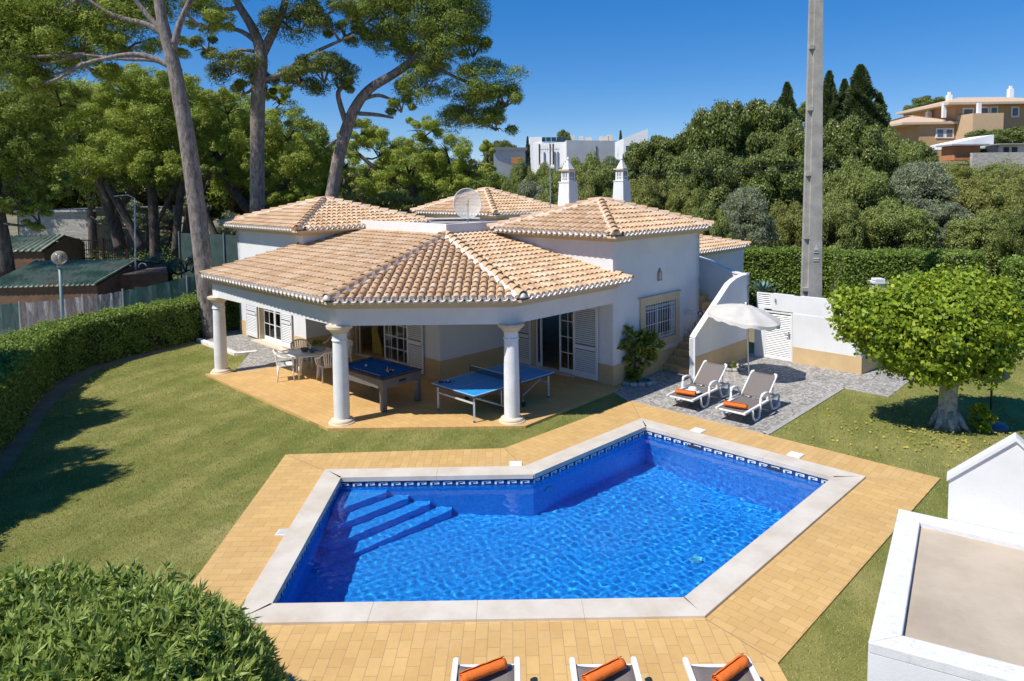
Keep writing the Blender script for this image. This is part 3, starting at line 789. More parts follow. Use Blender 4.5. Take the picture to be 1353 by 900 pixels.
# ---- tiled roofs
PITCHT = .195
def clip_bm(bm, poly):
    n_ = len(poly); area = sum(poly[i].x * poly[(i + 1) % n_].y - poly[(i + 1) % n_].x * poly[i].y for i in range(n_))
    if area < 0: poly = poly[::-1]
    for i in range(n_):
        a = poly[i]; b = poly[(i + 1) % n_]; d = (b - a).normalized(); nrm = Vector((d.y, -d.x, 0))
        bmesh.ops.bisect_plane(bm, geom=bm.verts[:] + bm.edges[:] + bm.faces[:], dist=1e-5, plane_co=Vector((a.x, a.y, 0)), plane_no=nrm, clear_outer=True)
def tile_face(A, du, dup, z0, slope, poly, L, H, parent, first_u=0.0, ends=True, u0=0.0):
    """A = eave start in plan, du along the eave, dup up the slope (plan unit vectors)"""
    bm = bmesh.new()
    cs = math.sqrt(1 + slope * slope); nrm = (Vector((0, 0, 1)) - dup * slope) / cs; run = (dup + Vector((0, 0, slope))) / cs
    def P(u, v, w): return Vector((A.x, A.y, z0)) + du * u + run * v + nrm * w
    nu = int(L / PITCHT) + 2; ex = .335; nv = int(H * cs / ex) + 2; sg = 6
    mort = MB()
    for i in range(nu):
        uc = u0 + i * PITCHT + PITCHT / 2
        for j in range(nv):
            v0 = j * ex - .02; v1 = v0 + ex + .05
            jr = random.uniform(-.006, .006); jz = random.uniform(0, .006)
            r0, r1 = .083, .066
            a0 = []; a1 = []
            for k in range(sg + 1):
                th = PI * k / sg; c_, s_ = math.cos(th), math.sin(th)
                a0.append(bm.verts.new(P(uc + jr + r0 * c_, v0, .052 + jz + r0 * .90 * s_))); a1.append(bm.verts.new(P(uc + jr + r1 * c_, v1, .028 + jz + r1 * .88 * s_)))
            for k in range(sg): bm.faces.new((a0[k], a0[k + 1], a1[k + 1], a1[k]))
            # front lip thickness
            b0 = [bm.verts.new(v.co - nrm * 0 + (P(uc + jr, v0, .052 + jz) - v.co) * .16) for v in a0]
            for k in range(sg): bm.faces.new((b0[k], b0[k + 1], a0[k + 1], a0[k]))
            # channel
            uch = uc + PITCHT / 2; q0 = []; q1 = []
            for k in range(5):
                th = PI + PI * k / 4; c_, s_ = math.cos(th), math.sin(th)
                q0.append(bm.verts.new(P(uch + .080 * c_, v0 - .012, .078 + .055 * s_))); q1.append(bm.verts.new(P(uch + .086 * c_, v1, .070 + .055 * s_)))
            for k in range(4): bm.faces.new((q0[k], q0[k + 1], q1[k + 1], q1[k]))
        if ends:
            vs = [P(uc, .03, .03)] + [P(uc + .078 * math.cos(PI * k / 8), .012, .045 + .075 * math.sin(PI * k / 8)) for k in range(9)]
            mort.add(vs, [(0, k, k + 1) for k in range(1, 9)])
            uch = uc + PITCHT / 2; ins = []; outs = []
            for k in range(7):
                th = PI + PI * k / 6; ins.append(P(uch + .072 * math.cos(th), -.036, .077 + .064 * math.sin(th))); outs.append(P(uch + .084 * math.cos(th), -.036, .077 + .080 * math.sin(th)))
            back = [p + run * .06 for p in outs]; backi = [p + run * .06 for p in ins]
            fs = [(k, k + 1, 7 + k + 1, 7 + k) for k in range(6)] + [(7 + k, 7 + k + 1, 14 + k + 1, 14 + k) for k in range(6)] + [(21 + k, 21 + k + 1, k + 1, k) for k in range(6)]
            mort.add(ins + outs + back + backi, fs)
    clip_bm(bm, poly)
    me = bpy.data.meshes.new('roof_slope'); bm.to_mesh(me); bm.free(); me.materials.append(ROOFT)
    me.polygons.foreach_set('use_smooth', [True] * len(me.polygons))
    try: me.set_sharp_from_angle(angle=rad(50))
    except Exception: pass
    o = bpy.data.objects.new('roof_slope', me); COL.objects.link(o); RCUR.base.append(o)
    if ends and mort.v:
        bm = bmesh.new(); vv = [bm.verts.new(v) for v in mort.v]
        for f in mort.f:
            try: bm.faces.new([vv[i] for i in f])
            except ValueError: pass
        big = [Vector((p.x, p.y, 0)) - dup * (.4 if (p - A).dot(dup) < .1 else 0) for p in poly]
        clip_bm(bm, big)
        me = bpy.data.meshes.new('eave_mortar'); bm.to_mesh(me); bm.free(); me.materials.append(MORTAR)
        e_ = bpy.data.objects.new('eave_mortar', me); COL.objects.link(e_); RCUR.morts.append(e_)
    # under-board
    m = MB(); top = []
    cen = sum((p for p in poly), Vector((0, 0, 0))) / len(poly)
    for p in poly:
        q = p + (cen - p).normalized() * .02; v = (Vector((q.x, q.y, 0)) - Vector((A.x, A.y, 0))).dot(dup); top.append(Vector((q.x, q.y, z0 + v * slope - .004)))
    n_ = len(top); m.add(top + [p - Vector((0, 0, .05)) for p in top], [tuple(range(n_)), tuple(range(n_, 2 * n_))[::-1]] + [(i, (i + 1) % n_, n_ + (i + 1) % n_, n_ + i) for i in range(n_)])
    RCUR.base.append(m.build('roof_board', CREAM))
    return o
TANM = simple('tan_ridge_mortar', (.60, .49, .40), .85, .15, 6)
def hip_line(a, b, parent, r=.105, mort=True, side=.15, name='hip_tiles'):
    d = b - a; L = d.length; d.normalize(); sd = d.cross(Vector((0, 0, 1))).normalized(); u = sd.cross(d).normalized()
    m = MB(); n_ = max(1, int(L / .34)); st = L / n_
    for i in range(n_):
        p0 = a + d * (i * st - .02) + u * .035; p1 = a + d * ((i + 1) * st + .03) + u * .0; vs = []
        for p, rr in ((p0, r), (p1, r * .82)):
            for k in range(9):
                th = PI * k / 8; vs.append(p + sd * rr * math.cos(th) + u * rr * math.sin(th))
        vs2 = [p0 + (v - p0) * .84 for v in vs[:9]]
        m.add(vs + vs2, [(k, k + 1, 9 + k + 1, 9 + k) for k in range(8)] + [(18 + k, 18 + k + 1, k + 1, k) for k in range(8)])
    h = m.build(name, ROOFT, None, smooth=True, autosmooth=True); RCUR.hips.append(h)
    if mort:
        m = MB(); w = side
        pts = []
        for e_ in (a + d * .05, b - d * .02):
            pts += [e_ + sd * w - u * .05, e_ + sd * (r * .8) + u * .055, e_ - sd * (r * .8) + u * .055, e_ - sd * w - u * .05]
        m.add(pts, [(0, 1, 5, 4), (1, 2, 6, 5), (2, 3, 7, 6), (3, 2, 1, 0), (4, 5, 6, 7)]); RCUR.morts.append(m.build('hip_mortar', mort if mort is not True else TANM))
    return h
class Roof:
    def __init__(s): s.base = []; s.hips = []; s.morts = []
    def finish(s, name='roof'):
        rf = join(s.base, name, villa); 
        if s.morts: join(s.morts, 'roof_mortar', rf)
        for h_ in s.hips: h_.name = 'hip_tiles'; attach(h_, rf)
        return rf
RCUR = Roof()
def at(p, z): return Vector((p.x, p.y, z))

ZE = 2.93; SL = .205
pa, pb, pT = V(-4.08, 14.86), V(.22, 14.86), V(-1.93, 20.05)
zT = ZE + 5.19 * SL
roof1 = None
la = pa + dD * 7.15
tile_face(la, -dD, dC, ZE, SL, [la, pa, pT, la + dC * 5.19], 7.15, 5.2, roof1)
tile_face(pa, V(1, 0), V(0, 1), ZE, SL, [pa, pb, pT], 4.24, 5.2, roof1, u0=-.0)
rb = pb + dC * 4.1
tile_face(pb, dC, dD, ZE, SL, [pb, rb, rb + dD * 5.19, pT], 4.1, 5.2, roof1)
hip_line(at(pa, ZE + .09), at(pT, zT + .09), roof1, .11); hip_line(at(pb, ZE + .09), at(pT, zT + .09), roof1, .11, MORTAR)
m = MB(); 
for p, dr in ((pa, -1), (pb, 1)):
    q = at(p, ZE + .10)
    m.lathe([(.001, .085), (.035, .075), (.06, .045), (.075, 0), (.08, -.04)][::-1], q, 14)
RCUR.morts.append(m.build('shell_finials', MORTAR, smooth=True))
hip_line(at(la, ZE + .05), at(la + dC * 5.19, zT + .05), roof1, .075, False, name='verge_tiles'); hip_line(at(rb, ZE + .05), at(rb + dD * 5.19, zT + .05), roof1, .075, False, name='verge_tiles')
roof1 = RCUR.finish('porch_roof')

def hip_roof(F, side, zeave, zap, apexshift=V(0, 0), side2=None, board=True, chim=()):
    """square hipped roof, front corner F, sides along D (left) and C (right)"""
    side2 = side2 or side
    Lc = F + dD * side; Rc = F + dC * side2; Bc = F + dD * side + dC * side2; ap = (F + Bc) / 2 + apexshift
    global RCUR
    RCUR = Roof(); rf = None
    for A_, B_ in ((Lc, F), (F, Rc), (Rc, Bc), (Bc, Lc)):
        du = (B_ - A_).normalized(); dup = V(-du.y, du.x); dist = (ap - A_).dot(dup); L = (B_ - A_).length
        tile_face(A_, du, dup, zeave, (zap - zeave) / dist, [A_, B_, ap], L, dist, rf)
    for c in (F, Lc, Rc, Bc): hip_line(at(c, zeave + .08), at(ap, zap + .09), rf, .10)
    return RCUR.finish()
def cornice(F, s1, s2, z, name='cornice'):
    m = MB()
    for o_, z0, z1 in ((.08, z, z + .06), (.17, z + .06, z + .11), (.27, z + .11, z + .15)):
        p = F; a = p + dD * s1; b = p + dC * s2; B2_ = a + dC * s2
        q = [p + V(0, -1) * o_ * 1.414, b + V(1, 0) * o_ * 1.414, B2_ + V(0, 1) * o_ * 1.414, a + V(-1, 0) * o_ * 1.414]
        m.prism(q, z0, z1)
    return m.build(name, CREAM, villa)
# right block
cornice(K, 4.0, 4.48, 3.94); RBroof = hip_roof(K + V(0, -.57), 4.8, 4.11, 4.92, side2=4.92)
# left block
cornice(RR, 5.03, 4.6, 3.95); LBroof = hip_roof(RR + V(0, -.57), 6.0, 4.13, 5.0, side2=5.4)
# centre block behind the parapet
cF = V(-.64, 27.4); m = MB(); m.prism([cF + V(0, .5), cF + dC * 3.6 + V(-.5, 0), cF + dC * 4 + dD * 5.4 + V(0, -.5), cF + dD * 5.2 + V(.5, 0)], 3, 4.2); m.build('wall', WHITE, villa)
cornice(cF + V(0, .55), 4.6, 2.6 if False else 3.2, 4.1); CBroof = hip_roof(cF, 5.6, 4.32, 5.28, side2=4.2)
# parapet and flat roof
ZP = zT + .36
m = MB(); pl = pT + dD * 4.9; prr = pT + dC * 2.6
m.prism([pT + V(0, -.02), prr, prr + dD * .18, pT + dD * .18 + dC * .18 + V(0, 0)], zT - .25, ZP); m.prism([pl, pT + V(0, -.02), pT + dC * .18 + dD * .18, pl + dC * .18], zT - .25, ZP + .002)
m.build('parapet', WHITE, villa)
m = MB(); m.prism([pT + V(0, .15), prr + dD * .1, V(1.8, 25), V(.5, 27.5), V(-3, 28.5), V(-5, 27), pl + dC * .1], 3.9, 4.04); m.build('flat_roof', simple('grey_roof_felt', (.36, .34, .32), .9, .2, 2), villa)
# lower wing at the far right
wF = V(6.9, 24.55)
m = MB(); m.prism([wF + V(-.1, .5), wF + dC * 3.1, wF + dC * 3.1 + dD * 3.5, wF + dD * 4], 0, 2.85); m.build('wall', WHITE, villa)
m = MB(); m.prism([wF + V(.05, .15), wF + dC * 3.3, wF + dC * 3.3 + dD * 3.8, wF + dD * 4], 2.85, 2.96); m.build('cornice', CREAM, villa)
RCUR = Roof(); wr = None
wA = wF + dC * -1.0; wE = wF + dC * 3.6
tile_face(wA, dC, dD, 2.97, .22, [wA, wE, wE + dD * 1.9 - dC * 1.9, wA + dD * 1.9], 4.6, 2, wr)
hip_line(at(wE, 3.05), at(wE + dD * 1.9 - dC * 1.9, 3.46), wr, .09); hip_line(at(wA + dD * 1.9, 3.46), at(wE + dD * 1.9 - dC * 1.9, 3.46), wr, .09)
RCUR.finish()

# chimneys (children of the roofs)
def chimney(c, zb, top, w, parent, rz=rad(45)):
    def sq(s, z): return [Matrix.Rotation(rz, 3, 'Z') @ Vector((a * s / 2, b * s / 2, 0)) + Vector((c.x, c.y, z)) for a, b in ((-1, -1), (1, -1), (1, 1), (-1, 1))]
    m = MB()
    def fr_(s0, z0, s1, z1):
        m.add(sq(s0, z0) + sq(s1, z1), [(3, 2, 1, 0), (4, 5, 6, 7), (0, 1, 5, 4), (1, 2, 6, 5), (2, 3, 7, 6), (3, 0, 4, 7)])
    H_ = top - zb; z1 = zb + H_ * .47; z2 = zb + H_ * .73; z3 = zb + H_ * .93
    fr_(w, zb - .8, w * .74, z1); 
    fr_(w * .80, z1, w * .80, z1 + .04); fr_(w * .58, z1 + .04, w * .56, z2 - .02); 
    fr_(w * .5, z2 + .03, w * .10, z3); 
    pcs = [m.build('chimney', WHITE)]
    m = MB(); m.lathe([(.015, z3 - .02), (.03, z3), (.055, z3 + .03), (.055, z3 + .06), (.02, z3 + .09), (.012, top + .02)], Vector((c.x, c.y, 0)), 10); pcs.append(m.build('finial', WHITE, smooth=True))
    m = MB(); fr2 = m
    m.add(sq(w * .78, z2 - .02) + sq(w * .78, z2 + .03), [(3, 2, 1, 0), (4, 5, 6, 7), (0, 1, 5, 4), (1, 2, 6, 5), (2, 3, 7, 6), (3, 0, 4, 7)]); pcs.append(m.build('chimney_ledge', CREAM))
    # slots
    m = MB(); R_ = Matrix.Rotation(rz, 3, 'Z'); hh = (z2 - z1 - .06)
    for side in range(4):
        Rs = Matrix.Rotation(rz + side * PI / 2, 3, 'Z')
        for kx in (-1, 0, 1):
            for zz, hz_ in ((z1 + .04 + hh * .62, hh * .46), (z1 + .04 + hh * .22, hh * .18)):
                p = Rs @ Vector((kx * w * .13, -w * .288, 0)) + Vector((c.x, c.y, zz)); m.box(p, (w * .055, .012, hz_), R=Rs)
    pcs.append(m.build('vent_slots', simple('dark_slot', (.12, .12, .13), .9)))
    return join(pcs, 'chimney', parent)
chimney(V(2.03, 24.5), 4.75, 6.47, .62, CBroof); chimney(V(4.27, 26.5), 4.75, 6.55, .60, RBroof)

# ================================================================== STAIRCASE, WALLS, GATE
st = empty('outdoor_staircase', (4.7, 19.4, 0), 0, 'clay tiled outdoor stairs with a white side wall climbing beside the villa', 'staircase')
P0 = K + dC * 2.42; Wst = 1.06
def sp_(t, w, z=0): p = P0 + dC * t + oR * w; return V(p.x, p.y, z)
m = MB(); rise = .165; tr = .285
for k in range(7):
    m.prism([sp_(k * tr, .016), sp_(k * tr, Wst), sp_(7 * tr, Wst), sp_(7 * tr, .016)], .005 + k * rise, (k + 1) * rise)
    m.prism([sp_(k * tr - .025, .016), sp_(k * tr - .025, Wst), sp_(k * tr + tr, Wst), sp_(k * tr + tr, .016)], (k + 1) * rise + .001, (k + 1) * rise + .028)
LZ = 7 * rise + .03
m.prism([sp_(7 * tr, .016), sp_(7 * tr, Wst), sp_(3.05, Wst), sp_(3.05, .016)], .0, LZ)
for k in range(8):
    w0 = .62 - k * .27
    m.prism([sp_(2.12, w0), sp_(2.12, -2.3), sp_(3.05, -2.3), sp_(3.05, w0)], LZ - .1 + k * rise, LZ + (k + 1) * rise)
    m.prism([sp_(2.12, w0 + .02), sp_(2.12, w0 - .27), sp_(3.05, w0 - .27), sp_(3.05, w0 + .02)], LZ + (k + 1) * rise + .001, LZ + (k + 1) * rise + .028)
m.build('steps', STEPTILE, st)
# side wall with sloping top
Pw = V(5.08, 18.86); Lw = 3.25
def spw(t, o_, z): p = Pw + dC * t + oR * o_; return V(p.x, p.y, z)
prof = [(0, 0), (0, 1.12), (.14, 1.23), (2.0, 2.42), (2.35, 2.53), (2.7, 2.58), (Lw, 2.60), (Lw, 0)]
m = MB(); n_ = len(prof)
m.add([spw(t, 0, z) for t, z in prof] + [spw(t, -.16, z) for t, z in prof], [tuple(range(n_)), tuple(range(n_, 2 * n_))[::-1]] + [(i, (i + 1) % n_, n_ + (i + 1) % n_, n_ + i)[::-1] for i in range(n_)])
m.build('side_wall', WHITE, st)
m = MB()
for (ta, za), (tb_, zb_) in zip(prof[1:-2], prof[2:-1]): m.bar(spw(ta, -.08, za + .02), spw(tb_, -.08, zb_ + .02), .18, .05)
m.bar(spw(.005, -.08, -.0), spw(.005, -.08, 1.13), .18, .05); m.build('wall_cap', WHITE, st, bevel=.012)
m = MB(); m.prism([spw(.06, .014, 0), spw(Lw, .014, 0), spw(Lw, .002, 0), spw(.06, .002, 0)], -.01, .60); m.build('base_band', OCHRE, st)
# back wall of the landing with a curved top
Pb = Pw + dC * Lw; pts = [(0, 2.62), (.25, 2.60), (.7, 2.70), (1.3, 2.93), (1.9, 3.08), (2.4, 3.16), (3.4, 3.18)]
m = MB()
for (a, za), (b, zb_) in zip(pts[:-1], pts[1:]):
    A = Pb + dD * a; B = Pb + dD * b
    A2, B2 = A - dC * .16, B - dC * .16
    m.add([at(A, 0), at(B, 0), at(B2, 0), at(A2, 0), at(A, za), at(B, zb_), at(B2, zb_), at(A2, za)], [(0, 1, 2, 3), (7, 6, 5, 4), (0, 4, 5, 1), (1, 5, 6, 2), (2, 6, 7, 3), (3, 7, 4, 0)])
m.build('back_wall', WHITE, st)
m = MB()
for (a, za), (b, zb_) in zip(pts[:-1], pts[1:]): m.bar(at(Pb + dD * a - dC * .08, za + .02), at(Pb + dD * b - dC * .08, zb_ + .02), .22, .05)
m.build('back_wall_cap', WHITE, st)
# iron gate across the stairs
gt = MB(); ga = sp_(1.14, .04); gb = sp_(1.14, Wst - .02)
dg = (gb - ga).normalized(); Lg = (gb - ga).length; zb0 = 5 * rise + .08
def gp(u, z): return ga + dg * u + V(0, 0, z)
for z in (zb0, zb0 + .14, zb0 + .62, zb0 + .76): gt.tube([gp(0, z), gp(Lg, z)], .013, 6)
for k in range(11): gt.tube([gp(Lg * k / 10, zb0), gp(Lg * k / 10, zb0 + .76)], .009, 6)
for k in range(10):
    for zz in (zb0 + .07, zb0 + .69):
        gt.tube([gp(Lg * (k + .5) / 10 + .036 * math.cos(a * PI / 5), zz + .05 * math.sin(a * PI / 5)) for a in range(11)], .006, 5)
gte = gt.build('stair_gate', PVC, st, smooth=True)
m = MB(); c = gp(Lg * .55, zb0 + .69) - dC * .02; m.tube([c, c - dC * .025], .085, 20); m.build('round_sign', simple('maroon_enamel', (.09, .02, .03), .4), gte)
m = MB(); c = gp(Lg * .55, zb0 + .69) - dC * .047; m.tube([c, c - dC * .004], .055, 20); m.tube([c, c - dC * .006], .03, 16); m.build('sign_ring', simple('pale_enamel', (.6, .5, .5), .4), gte)

# small niche lantern on the house wall
lt = empty('wall_tile_shrine', tuple(wp(2.22, 0, 2.84)), 0, 'small arched ceramic ornament on the shaded villa wall above the grilled window', 'wall ornament')
m = MB(); c = lambda t, o_, z: wp(2.22 + t, o_, 2.84 + z)
pr0 = [(-.10, -.17), (.10, -.17), (.10, .05), (.06, .12), (.025, .15), (.02, .2), (-.02, .2), (-.025, .15), (-.06, .12), (-.10, .05)]
m.add([c(a, .005, b) for a, b in pr0] + [c(a, .035, b) for a, b in pr0], [tuple(range(10))[::-1], tuple(range(10, 20))] + [(i, (i + 1) % 10, 10 + (i + 1) % 10, 10 + i) for i in range(10)])
m.build('plaque', simple('brown_ceramic', (.30, .22, .15), .5, .3, 20), lt)
m = MB(); pr1 = [(-.06, -.12), (.06, -.12), (.06, .03), (0, .09), (-.06, .03)]
m.add([c(a, .04, b) for a, b in pr1], [(0, 1, 2, 3, 4)]); m.build('picture_tile', simple('pale_ceramic', (.45, .42, .38), .3, .4, 40), lt)

# gate wall to the right of the stairs
gw = empty('garden_wall', (8.8, 20, 0), 0, 'white garden wall with ochre base behind the loungers and parasol', 'garden wall')
ga0 = V(7.78, 21.1); gb0 = V(9.82, 19.01); gd = (gb0 - ga0).normalized(); Lgw = (gb0 - ga0).length; go = V(gd.y, -gd.x)
if go.y > 0: go = -go
def gpt(t, o_, z=0): p = ga0 + gd * t + go * o_; return V(p.x, p.y, z)
g1 = .95
m = MB(); m.prism([gpt(g1, .0), gpt(Lgw, .0), gpt(Lgw, -.16), gpt(g1, -.16)], 0, 1.50); m.prism([gpt(g1, -.018), gpt(Lgw, -.018), gpt(Lgw, -.158), gpt(g1, -.158)], 1.50, 2.05)
m.prism([gpt(.30, -.0), gpt(g1 + .2, -.04), gpt(g1 + .2, -.158), gpt(.30, -.158)], 1.53, 2.05); m.prism([gpt(-.25, 0), gpt(.055, 0), gpt(.055, -.16), gpt(-.25, -.16)], 0, 1.55)
e2 = (V(12.2, 20.9) - gb0).normalized(); 
m.prism([gb0 + V(0, 0), gb0 + e2 * 3.2, gb0 + e2 * 3.2 + V(-e2.y, e2.x) * .16, gb0 - gd * .16], 0, 2.05)
m.build('wall', WHITE, gw)
m = MB(); m.prism([gpt(g1 + .02, .014), gpt(Lgw + .014, .014), gpt(Lgw + .014, .002), gpt(g1 + .02, .002)], -.01, .50)
on = V(e2.y, -e2.x); m.prism([gb0 + on * .002 + e2 * .014, gb0 + on * .014 + e2 * .014, gb0 + e2 * 3.2 + on * .014, gb0 + e2 * 3.2 + on * .002], -.01, .50); m.build('base_band', OCHRE, gw)
def louvre_panel(t0, t1, z0, z1, out, name, parent, step=.055, fw_=.05):
    m = MB()
    for a, b, c_, d_ in ((t0, t0 + fw_, z0, z1), (t1 - fw_, t1, z0, z1), (t0 + fw_, t1 - fw_, z0, z0 + fw_ + .03), (t0 + fw_, t1 - fw_, z1 - fw_, z1)):
        m.prism([gpt(a, out + .02), gpt(b, out + .02), gpt(b, out - .02), gpt(a, out - .02)], c_, d_)
    z = z0 + fw_ + .05
    while z < z1 - fw_ - .02:
        v = [gpt(t0 + fw_, out + .018, z - .014), gpt(t1 - fw_, out + .018, z - .014), gpt(t1 - fw_, out - .012, z + .02), gpt(t0 + fw_, out - .012, z + .02)]
        m.add(v + [p - V(0, 0, .005) for p in v], [(0, 1, 2, 3), (7, 6, 5, 4), (0, 4, 5, 1), (2, 6, 7, 3)]); z += step
    return m.build(name, PVC, parent)
gtt = empty('louvred_gate', tuple(gpt(.5, 0)), 0, 'white louvred metal gate in the garden wall behind the parasol', 'gate')
gl_ = louvre_panel(.06, g1 - .01, .02, 1.50, -.03, 'gate_leaf', gtt)
m = MB(); c = gpt(g1 - .10, .02, .85); m.tube([c, c + go * .05, c + go * .05 - gd * .10], .011, 8); m.box(tuple(c - go * .0), (.04, .02, .14), rad(-45)); m.build('handle', METAL, gtt)
louvre_panel(-.2, .29, 1.56, 2.05, -.05, 'louvred_vent', gw, .06)
m = MB(); c = gpt(.42, .03, 1.85); m.box(tuple(c), (.03, .03, .12), rad(-45)); m.build('hinge', METAL, gw)
# capped pillar between the hedge and the clipped tree
PL = empty('lamp_pillar', (11.6, 22.5, 0), 0, 'short cream pillar with a flat white cap rising between the hedge and the clipped round tree', 'pillar')
pc = D(1160, 375, 22.0)
m = MB(); m.box((pc.x, 22, (pc.z - .05) / 2), (.36, .36, pc.z - .05)); m.build('shaft', CREAMSTONE, PL)
m = MB(); m.box((pc.x, 22, pc.z + .06), (.46, .46, .06)); m.box((pc.x, 22, pc.z + .15), (.30, .30, .06)); m.box((pc.x, 22, pc.z), (.3, .3, .1)); m.build('cap', WHITE, PL)

# ================================================================== WHITE BARBECUE HOUSE lower right
bb = empty('barbecue_house', (4.7, 7, 0), 0, 'white flat topped garden building with beige roof panel at the lower right corner', 'outbuilding')
bA, bB = V(4.72, 8.17), V(3.07, 5.72); bd = (bA - bB).normalized(); bn_ = V(bd.y, -bd.x)
q = [bA, bB, bB + bn_ * 3.0 + V(0, .35), bA + bn_ * 3.0]
cen = sum(q, V(0, 0)) / 4
ins = [p + ((q[(i + 1) % 4] - p).normalized() + (q[i - 1] - p).normalized()) * .24 for i, p in enumerate(q)]
m = MB(); m.prism(q, 0, 1.3); m.build('walls', WHITE, bb)
rimm = NT('weathered_whitewash'); rimm.rough(.85)
_p = rimm.coord('World'); _c = rimm.ramp(rimm.noise(11, 6, .8, _p), [(.33, (.50, .49, .48)), (.42, (.62, .615, .605)), (.60, (.67, .665, .66))]); rimm.link(_c, rimm.b.inputs['Base Color']); rimm.bump(rimm.noise(30, 5, .7, _p), .4, .01)
m = MB()
for i in range(4): m.prism([q[i], q[(i + 1) % 4], ins[(i + 1) % 4], ins[i]], 1.3, 1.40)
m.build('rim', rimm.m, bb, bevel=.01)
m = MB(); m.prism(ins, 1.28, 1.335); m.build('roof_panel', simple('beige_screed', (.45, .375, .285), .85, .10, 1.1, .3, 25, c2=(.36, .295, .22), detail=8), bb)
m = MB(); gL = bA.lerp(bA + bn_ * 3, .17) + bd * .02; 
gw_ = 1.25; ridge = D(1323, 584, (gL + bn_ * gw_ * .55).y).z; ev = D(1252, 633, gL.y).z
hw = [(0, 0), (gw_, 0), (gw_, ev), (gw_ / 2, ridge), (0, ev)]
fr0 = [V(*(gL + bn_ * a).xy, z) for a, z in hw]; bk0 = [p + bd * .14 for p in fr0]
m.add(fr0 + bk0, [(0, 1, 2, 3, 4), (9, 8, 7, 6, 5)] + [(i, 5 + i, 5 + (i + 1) % 5, (i + 1) % 5) for i in range(5)]); m.build('gable', WHITE, bb)
m = MB()
for i0, i1 in ((4, 3), (2, 3)):
    a, b = fr0[i0], fr0[i1]; e_ = (b - a).normalized(); a = a - e_ * .03
    up_ = V(0, 0, .045); m.add([a - bd * .03, b - bd * .03, b + bd * .17, a + bd * .17, a - bd * .03 + up_, b - bd * .03 + up_, b + bd * .17 + up_, a + bd * .17 + up_], [(0, 1, 2, 3), (7, 6, 5, 4), (0, 4, 5, 1), (1, 5, 6, 2), (2, 6, 7, 3), (3, 7, 4, 0)])
m.build('gable_cap', WHITE, bb)

